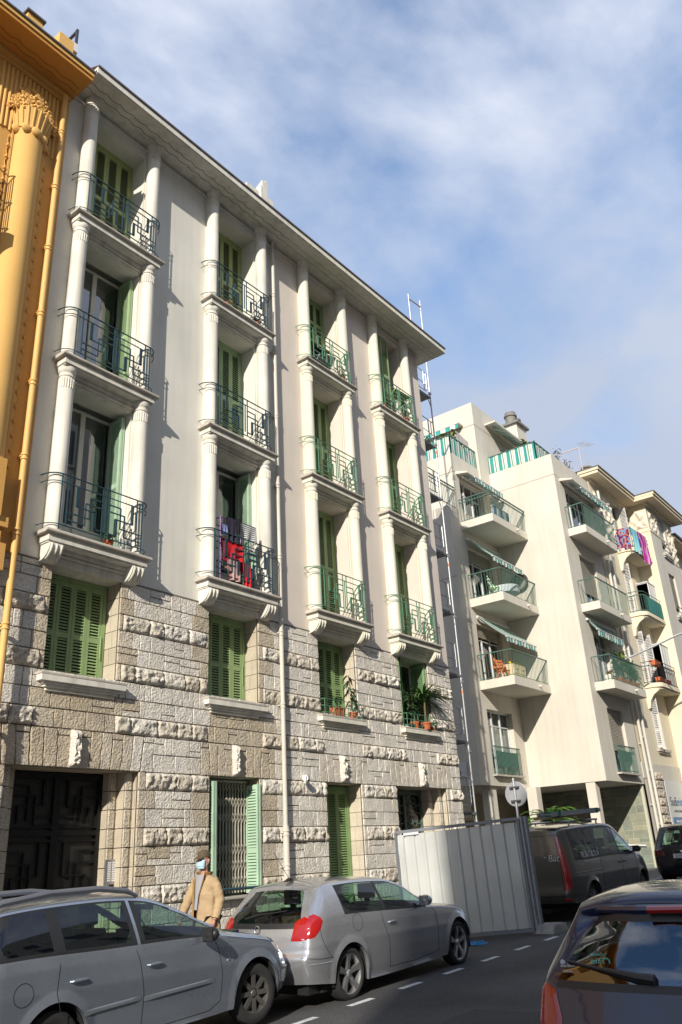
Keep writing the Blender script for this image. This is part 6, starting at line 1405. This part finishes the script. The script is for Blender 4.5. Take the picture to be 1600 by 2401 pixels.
# ---------------------------------------------------------------- balcony furniture
def chair(label,loc,rz,m_,group=None):
    r=thing('folding_chair',label,'chair',loc,group,True,rz); b=MB(); b.box(-.21,.21,-.2,.2,.43,.455)
    for k in range(5): b.box(-.21,.21,-.2+k*.082,-.14+k*.082,.456,.468)
    b.build('seat',m_,r); b=MB()
    for k in range(3): b.box(-.2,.2,.20,.22,.62+k*.11,.69+k*.11)
    b.build('backrest',m_,r)
    for sx in (-.2,.2):
        for (a,c) in (((sx,.23,.9),(sx,-.2,0)),((sx*.92,-.19,.44),(sx*.92,.25,0))): b=MB(); b.bar(a,c,.025); b.build('leg',m_,r)
    return r
M_cg1=mat('chair_mint',(.40,.62,.38),.5,.1,4,obj=True); M_co=mat('chair_orange',(.60,.16,.03),.6,.15,6,obj=True)
chair('pale green folding chair on the middle balcony of the cream modern building',(27.45,13.45,10.80),.5,M_cg1); chair('orange wooden folding chair on the lowest balcony beside the red curtain',(27.2,13.5,7.68),.3,M_co); chair('orange wooden folding chair half hidden behind the first one on the lowest balcony',(27.75,13.7,7.68),-.4,M_co)
r=thing('balcony_table','round table under a pale cloth on the middle balcony','table',(28.6,13.5,10.8)); b=MB(); b.lathe([(0,.74),(.5,.74),(.52,.70),(.5,.45),(.52,.45)],(28.6,13.5,10.8),24); b.build('tablecloth',mat('cloth_pale_blue',(.50,.56,.58),.8,.1,4),r); b=MB(); b.tube([(28.6,13.5,10.8),(28.6,13.5,11.5)],.03,8); b.lathe([(.25,.0),(.25,.03)],(28.6,13.5,10.8),14); b.build('pedestal',M_rm,r)
r=thing('storage_cabinet','cream cabinet with drawers standing on the lowest balcony','cabinet',(28.5,13.7,7.68)); b=MB(); b.box(28.2,29.2,13.45,13.9,7.70,8.45); b.build('cabinet_body',M_box,r,bevel=.01)
for k in range(2):
    for j in range(2): b=MB(); b.box(28.25+k*.48,28.68+k*.48,13.43,13.45,7.76+j*.34,8.05+j*.34); b.box(28.40+k*.48,28.54+k*.48,13.41,13.43,7.90+j*.34,7.92+j*.34,1); b.build('drawer',[M_box,M_dkb],r)
b=MB(); 
for k in range(6): b.ball((28.35+k*.14,13.6,8.52),(.09,.08,.07),6)
tag(b.build('cushion_roll',mat('yellow_cloth',(.62,.50,.04),.8,.1,5),origin=(28.6,13.6,8.45)),'bright yellow folded cloth lying on the cream cabinet','cloth')
b=MB(); b.lathe([(.28,-.03),(.36,-.05),(.38,0),(.36,.05),(.28,.03)],(29.62,13.35,11.95),28,ax='x'); b.lathe([(0,0),(.28,.0)],(29.68,13.35,11.95),20,1,ax='x')
tag(b.build('wall_wreath',[mat('wicker_dark',(.06,.05,.045),.9,.3,12,bump=.5),mat('mirror_dull',(.25,.26,.25),.2)],origin=(29.65,13.35,11.95)),'round dark woven ring hung on the blank side wall over the middle balcony','wall ring')
b=MB()
for k in range(5): b.box(27.35+k*.26,27.55+k*.26,12.95,12.98,14.02,14.55,k%2)
b.box(27.3,28.65,12.98,13.05,13.98,14.58,1)
tag(b.build('folded_lounger',[mat('lounger_blue',(.05,.12,.22),.7),mat('lounger_white',(.55,.57,.58),.7)],origin=(27.9,13,14)),'folded dark blue and white lounger leaning behind the top balcony rail','lounger')
def closet(x0,x1,y0,y1,z0,z1,label):
    r=thing('balcony_cupboard',label,'cupboard',((x0+x1)/2,(y0+y1)/2,z0)); b=MB(); b.box(x0,x1,y0,y1,z0,z1); b.prism([(y0-.04,z1),(y0,z1+.05),(y1,z1+.05),(y1,z1)],'x',x0-.03,x1+.03); b.build('case',M_alu,r,bevel=.01)
    n=3 if x1-x0>.8 else 2
    for k in range(n): b=MB(); w_=(x1-x0)/n; b.box(x0+k*w_+.02,x0+(k+1)*w_-.02,y0-.012,y0,z0+.04,z1-.04); b.box(x0-.012,x0,y0+.02,y1-.02,z0+.04,z1-.04); b.build('door',MATS.get('cup_white') or mat('cup_white',(.60,.61,.61),.45,.05,3),r)
closet(37.5,38.57,10.62,11.15,8.3,10.15,'tall white plastic cupboard on the lowest curved balcony'); closet(37.6,38.57,10.62,11.15,11.45,13.1,'tall white plastic cupboard on the middle curved balcony')
# towels on the top curved balcony
def hang(name,label,x0,x1,y,zt,zb,m_,cat,org=None,slope=0,back=.35,fold=.03,ax='x',group=None):
    b=MB(); n=int(abs(x1-x0)*14)+6
    def fn(u,v):
        p=x0+(x1-x0)*u; z=zt-(zt-zb)*v-slope*u; o=fold*math.sin(u*13+v*2)*v
        return (p,y-.03-o,z) if ax=='x' else (y-.03-o,p,z)
    b.grid(n,10,fn); b.grid(n,4,lambda u,v:((x0+(x1-x0)*u,y+.03,zt-back*v-slope*u) if ax=='x' else (y+.03,x0+(x1-x0)*u,zt-back*v-slope*u)))
    b.grid(n,1,lambda u,v:((x0+(x1-x0)*u,y-.03+.06*v,zt+.006-slope*u) if ax=='x' else (y-.03+.06*v,x0+(x1-x0)*u,zt+.006-slope*u)))
    return tag(b.build(name,m_,origin=(((x0+x1)/2,y,zb) if ax=='x' else (y,(x0+x1)/2,zb))),label,cat,group)
def pattern_mat(name,cols,scale,rot=0):
    if name in MATS: return MATS[name]
    m,t,p=base_mat(name); L=t.links.new; g=N(t,'ShaderNodeNewGeometry'); v=N(t,'ShaderNodeTexWave'); v.inputs['Scale'].default_value=scale; v.inputs['Distortion'].default_value=9; v.inputs['Detail'].default_value=2
    L(g.outputs['Position'],v.inputs['Vector']); cr=N(t,'ShaderNodeValToRGB'); cr.color_ramp.interpolation='CONSTANT'
    for i,c in enumerate(cols):
        e=cr.color_ramp.elements[i] if i<2 else cr.color_ramp.elements.new(i/len(cols)); e.position=i/len(cols); e.color=(*c,1)
    L(v.outputs[0],cr.inputs[0]); L(cr.outputs[0],p.inputs['Base Color']); p.inputs['Roughness'].default_value=.9; MATS[name]=m; return m
zr=15.4
hang('beach_towel','black, red and rainbow patterned beach towel hanging over the top curved balcony',10.52,11.12,36.03,zr,14.35,pattern_mat('towel_rainbow',[(.03,.02,.12),(.60,.05,.03),(.02,.02,.02),(.70,.30,.02),(.05,.25,.55)],4.5),'towel',ax='y')
hang('bath_towel','pale turquoise towel between the rainbow and magenta ones on the top balcony',36.1,36.9,10.48,zr+.02,14.25,mat('towel_turquoise',(.22,.55,.62),.9,.1,4),'towel',fold=.05)
hang('bath_towel','plain bright blue towel tucked behind the magenta one',36.9,37.35,10.50,zr+.02,14.7,mat('towel_blue',(.06,.20,.60),.9,.1,4),'towel')
hang('beach_towel','magenta patterned beach towel hanging at the right of the top curved balcony',37.0,38.1,10.44,zr+.03,14.0,pattern_mat('towel_magenta',[(.32,.01,.22),(.42,.02,.30),(.62,.28,.50)],.9),'towel',fold=.05)
# ---------------------------------------------------------------- laundry on the second column's lowest balcony
z0=7.08
r=thing('drying_rack','purple framed drying rack loaded with washing on the lowest balcony, second column','drying rack',(11.05,11.12,z0)); M_pur=mat('rack_purple',(.16,.02,.22),.4)
for zz in (z0+1.36,z0+.86,z0+.45):
    b=MB(); b.tube([(10.58,10.98,zz),(11.52,10.98,zz),(11.52,11.34,zz),(10.58,11.34,zz),(10.58,10.98,zz)],.012,6)
    for k in range(5): b.tube([(10.6,11.0+k*.08,zz),(11.5,11.0+k*.08,zz)],.004,4)
    b.build('rack_shelf',M_pur,r)
for x in (10.58,11.52):
    for y in (10.98,11.34): b=MB(); b.tube([(x,y,z0),(x,y,z0+1.38)],.011,6); b.build('leg',M_pur,r)
cl=lambda n,c: mat(n,c,.9,.15,6)
strip=stripe_mat('cloth_black_white','Z',.045,[(0,(.62,.62,.60)),(.6,(.05,.05,.06))])
for nm,lb,x0,x1,y,zt,zb,m_ in (('hanging_shirt','white shirt with thin black stripes draped on top of the drying rack',11.06,11.56,10.96,z0+1.38,z0+1.03,strip),('hanging_shirt','dark shirt with white dots hanging over the left of the rack',10.72,10.98,10.94,z0+1.38,z0+.85,cl('cloth_dark',(.025,.02,.04))),
    ('hanging_cloth','small black garment beside the dotted shirt on top of the rack',10.94,11.08,10.93,z0+1.40,z0+1.10,cl('cloth_black',(.012,.012,.015))),('hanging_cloth','blue grey garment at the left end of the rack',10.57,10.72,10.96,z0+1.20,z0+.98,cl('cloth_blue',(.18,.21,.42))),
    ('hanging_shirt','big bright red shirt on the middle level of the rack',10.70,11.14,10.95,z0+.90,z0+.50,cl('cloth_red',(.62,.01,.02))),('hanging_cloth','dark red cloth left of the bright red shirt',10.56,10.70,10.95,z0+.92,z0+.42,cl('cloth_maroon',(.18,.01,.03))),
    ('hanging_shirt','pinkish striped garment on the lowest level of the rack',10.70,11.05,10.94,z0+.48,z0+.06,stripe_mat('cloth_pink','X',.09,[(0,(.45,.22,.20)),(.5,(.58,.42,.38))])),('hanging_cloth','second bright red cloth on the lowest level of the rack, right of the pink garment',11.14,11.36,10.94,z0+.52,z0+.02,cl('cloth_red',(.62,.01,.02))),
    ('hanging_cloth','pale green printed cloth on the right of the rack',11.34,11.52,10.95,z0+.80,z0+.44,cl('cloth_green_pale',(.30,.45,.33))),('hanging_cloth','black garment hanging low behind the pink one',10.86,11.16,11.02,z0+.40,z0+.04,cl('cloth_black',(.012,.012,.015)))):
    hang(nm,lb,x0,x1,y,zt,zb,m_,'laundry',back=.2,fold=.025,group='washing on the drying rack')
b=MB(); b.box(8.20,8.40,10.97,11.05,7.12,7.32); b.box(8.22,8.26,10.955,10.97,7.14,7.3,1); b.box(8.30,8.38,10.955,10.97,7.17,7.28,1)
tag(b.build('plastic_bag',[mat('bag_white',(.6,.6,.58),.6),mat('bag_grey',(.3,.35,.3),.6)],origin=(8.3,11,7.12),bevel=.015),'small white printed packet at the right end of the lowest left balcony','packet')
bushy('potted_plant','small plant behind the railing of the lowest left balcony',(7.95,11.0,7.1),(.12,.08,.12),60,.09,mat('leaf_pale',(.14,.30,.16)),.08,.10,seed=51)
chair('dark folding chair on the top balcony of the third column under the raised shutter',(14.3,11.25,13.68),.2,mat('chair_grey',(.30,.30,.31),.6,.1,4,obj=True))
# ================================================================ the walking man
def limb_mesh(name,nodes,edges,mat_,parent,sub=2,root_i=0):
    me=bpy.data.meshes.new(name); me.from_pydata([n[:3] for n in nodes],edges,[]); o=bpy.data.objects.new(name,me); COL.objects.link(o); o.parent=parent
    sk=o.modifiers.new('skin','SKIN'); me.skin_vertices  # layer created with the modifier
    for i,n in enumerate(nodes):
        v=me.skin_vertices[0].data[i]; v.radius=(n[3],n[4] if len(n)>4 else n[3]); v.use_root=(i==root_i)
    sk.use_smooth_shade=True; su=o.modifiers.new('sub','SUBSURF'); su.levels=sub; su.render_levels=sub
    dg=bpy.context.evaluated_depsgraph_get(); m2=bpy.data.meshes.new_from_object(o.evaluated_get(dg)); o.modifiers.clear(); o.data=m2; m2.materials.clear(); m2.materials.append(mat_); m2.polygons.foreach_set('use_smooth',[True]*len(m2.polygons)); return o
M_skin=mat('skin',(.50,.25,.19),.6,.08,20,obj=True); M_coat=mat('coat_beige',(.42,.30,.175),.9,.12,9,bump=.8,bs=18,obj=True); M_cord=mat('corduroy_collar',(.27,.16,.05),.9,.15,30,obj=True); M_shirt=mat('shirt_grey',(.33,.33,.36),.9,.08,9,obj=True); M_cap=mat('cap_brown',(.095,.07,.04),.9,.15,12,obj=True); M_trou=mat('trousers_dark',(.06,.055,.05),.9,.1,9,obj=True); M_mask=mat('mask_blue',(.42,.62,.74),.8,.06,12,obj=True)
PM_=thing('person','man in beige coat, brown cap and blue face mask walking left along the wall','person',(9.52,10.15,GF(9.5)+.03),None,True,R(174))
# local frame: +x is forward (towards the left of the picture), +y is the man's left, z up
PM_.scale=(1.08,1.08,1.01)
body=limb_mesh('body',[(0,0,.98,.13,.16),(0,0,1.12,.12,.15),(.0,0,1.30,.125,.17),(0,0,1.44,.10,.15),(.01,0,1.53,.055),(.03,0,1.60,.052),(.035,0,1.66,.075,.070),(.035,0,1.74,.095,.078),(.025,0,1.82,.075,.065),
  (0,.17,1.41,.052),(-.06,.24,1.18,.05),(.02,.27,.95,.038),(.05,.27,.90,.03),(0,-.17,1.41,.052),(.10,-.25,1.20,.05),(.20,-.27,.97,.038),(.23,-.27,.92,.03),
  (0,.10,.90,.09),(.10,.10,.50,.062),(.04,.10,.10,.045),(.14,.10,.04,.04),(0,-.10,.90,.09),(-.12,-.10,.50,.062),(-.28,-.10,.14,.045),(-.20,-.10,.05,.04)],
  [(0,1),(1,2),(2,3),(3,4),(4,5),(5,6),(6,7),(7,8),(3,9),(9,10),(10,11),(11,12),(3,13),(13,14),(14,15),(15,16),(0,17),(17,18),(18,19),(19,20),(0,21),(21,22),(22,23),(23,24)],M_skin,PM_)
# hands with separate fingers
for sy,(hx,hz) in ((.27,(.05,.90)),(-.27,(.23,.92))):
    s=1 if sy>0 else -1
    nodes=[(hx,sy,hz+.01,.026,.018),(hx+.01,sy,hz-.05,.034,.015)]; ed=[(0,1)]
    for k,(dx,L_) in enumerate(((-.024,.060),(-.008,.072),(.008,.076),(.024,.068))):
        i=len(nodes); nodes+=[(hx+.012+dx,sy-s*.004,hz-.075,.0095),(hx+.015+dx*1.1,sy-s*.012,hz-.075-L_*.5,.0085),(hx+.01+dx*1.1,sy-s*.028,hz-.075-L_*.92,.007)]; ed+=[(1,i),(i,i+1),(i+1,i+2)]
    i=len(nodes); nodes+=[(hx+.045,sy-s*.01,hz-.035,.011),(hx+.06,sy-s*.018,hz-.07,.009),(hx+.058,sy-s*.024,hz-.095,.007)]; ed+=[(1,i),(i,i+1),(i+1,i+2)]
    limb_mesh('hand',nodes,ed,M_skin,PM_,2)
# coat: flared shell, open at the front, with sleeves
b=MB(); prof=[(1.525,.085,.09),(1.50,.10,.155),(1.465,.118,.215),(1.40,.135,.235),(1.30,.15,.228),(1.15,.155,.215),(1.00,.165,.225),(.85,.185,.245),(.72,.205,.265)]
def coat(u,v):
    k=v*(len(prof)-1); i=min(int(k),len(prof)-2); t=k-i; z,rx,ry=[prof[i][j]*(1-t)+prof[i+1][j]*t for j in range(3)]
    gap=.12+.95*(1-v)**2.2; a=gap+(2*PI-2*gap)*u
    w_=.010*math.sin(a*9+v*4)*v+.035*noise.noise(Vector((math.cos(a)*2.5,math.sin(a)*2.5,z*8)))+.02*math.sin(z*30+a*3)*max(0,math.sin(a*2))*v
    return (rx*math.cos(a)*(1+w_*2)+.0,ry*math.sin(a)*(1+w_*2),z-.02*math.cos(a)*(v>.9))
b.grid(48,28,coat); b.build('coat',M_coat,PM_,sharp=60)
for y_,P in ((1,[(0,.155,1.455,.080),(-.03,.215,1.34,.075),(-.065,.245,1.18,.070),(-.02,.265,1.05,.064),(.03,.272,.93,.058)]),(-1,[(0,-.155,1.455,.080),(.05,-.215,1.34,.075),(.105,-.25,1.19,.068),(.16,-.268,1.07,.062),(.215,-.275,.955,.056)])):
    b=MB(); pts=[]; rs=[]
    for i in range(len(P)-1):
        for k in range(5):
            t=k/5; pts.append(tuple(P[i][j]*(1-t)+P[i+1][j]*t for j in range(3))); rs.append((P[i][3]*(1-t)+P[i+1][3]*t)*(1+.05*math.sin((i*5+k)*1.9)))
    pts.append(P[-1][:3]); rs.append(P[-1][3]); b.tube(pts,rs,18); b.build('sleeve',M_coat,PM_,sharp=70)
b=MB()                                              # stand-up collar
b.grid(30,4,lambda u,v:((.085+.025*v)*math.cos(.75+(2*PI-1.5)*u)+.01+.0,(.095+.035*v)*math.sin(.75+(2*PI-1.5)*u),1.49+.075*v-.03*math.cos((u-.5)*2*PI)*-1*(1-v)*0))
for sg in (-1,1): b.add([(.085,sg*.095,1.56),(.13,sg*.125,1.45),(.172,sg*.075,1.24),(.195,sg*.035,.90),(.18,sg*.022,.90),(.162,sg*.045,1.24),(.125,sg*.085,1.44),(.085,sg*.07,1.53)],[(0,1,6,7),(1,2,5,6),(2,3,4,5)])
b.build('collar',M_cord,PM_,sharp=60)
b=MB(); b.grid(16,10,lambda u,v:(.100+.062*v+.012*math.cos((u-.5)*PI),(-.095+.19*u)*(1-.5*v),1.53-.48*v)); b.build('shirt',M_shirt,PM_)
limb_mesh('trousers',[(0,0,.93,.14,.17),(0,.10,.85,.10),(.10,.10,.48,.078),(.045,.10,.13,.062),(0,-.10,.85,.10),(-.12,-.10,.48,.078),(-.275,-.10,.17,.062)],[(0,1),(1,2),(2,3),(0,4),(4,5),(5,6)],M_trou,PM_)
for (x,y,z,p) in ((.09,.10,.045,0),(-.22,-.10,.07,.35)): b=MB(); b.ball((x,y,z),(.14,.05,.045),8); b.build('shoe',M_blk,PM_)
# head details (turned towards the street)
HR=Matrix.Rotation(R(10),4,'Z'); HC=Vector((.035,0,1.745))
def hd(mb,name,m_,**k):
    mb.v=[tuple(HC+HR@(Vector(p)-HC)) for p in mb.v]; return mb.build(name,m_,PM_,**k)
b=MB(); b.grid(28,14,lambda u,v:(HC.x-.005+.108*math.cos(2*PI*u)*math.sin(PI/2*v*1.0+.001)**.8,.088*math.sin(2*PI*u)*math.sin(PI/2*v+.001)**.8,1.775+.105*math.cos(PI/2*v)**.85)); b.grid(14,6,lambda u,v:(HC.x+.085+.115*v*math.cos((u-.5)*PI*.8)**.6,(-.075+.15*u)*(1-.15*v),1.783-.028*v-.012*(2*u-1)**2)); hd(b,'cap',M_cap,sharp=50)
b=MB(); b.grid(16,12,lambda u,v:(HC.x+.060+.058*math.cos((u-.5)*PI*.95)*(1-.35*(2*v-1)**2)+.003*math.sin(v*22),.078*math.sin((u-.5)*PI*.95)*(1-.30*max(0,v-.5)),1.735-.125*v)); 
hd(b,'face_mask',M_mask)
for sy in (-1,1):
    b=MB(); b.tube([(HC.x+.06,sy*.072,1.725),(HC.x-.01,sy*.083,1.745),(HC.x-.012,sy*.085,1.70),(HC.x+.05,sy*.074,1.635)],.002,4); hd(b,'mask_strap',M_mask)
    b=MB(); b.ball((HC.x-.012,sy*.084,1.715),(.022,.010,.034),7); b.ball((HC.x-.010,sy*.090,1.715),(.012,.006,.022),5); hd(b,'ear',M_skin)
    b=MB(); b.ball((HC.x+.086,sy*.032,1.752),(.013,.016,.010),6); hd(b,'eye',mat('eye_dark',(.05,.04,.04),.3))
b=MB(); b.ball((HC.x+.10,0,1.725),(.02,.014,.026),7); hd(b,'nose',M_skin)
b=MB()
for sy in (-1,1): b.tube([(HC.x+.105+.0,sy*.032+.028*math.cos(t),1.748+.019*math.sin(t)) for t in [i*PI/6 for i in range(13)]],.0028,4); b.tube([(HC.x+.10,sy*.060,1.755),(HC.x-.01,sy*.086,1.752)],.0028,4)
hd(b,'spectacles',mat('frame_red_brown',(.10,.015,.015),.3))
b=MB(); b.grid(18,5,lambda u,v:(HC.x-.015+.088*math.cos(PI*.55+PI*.9*u),.080*math.sin(PI*.55+PI*.9*u),1.78-.075*v)); hd(b,'hair',mat('hair_grey',(.22,.17,.13),.9,.2,30))
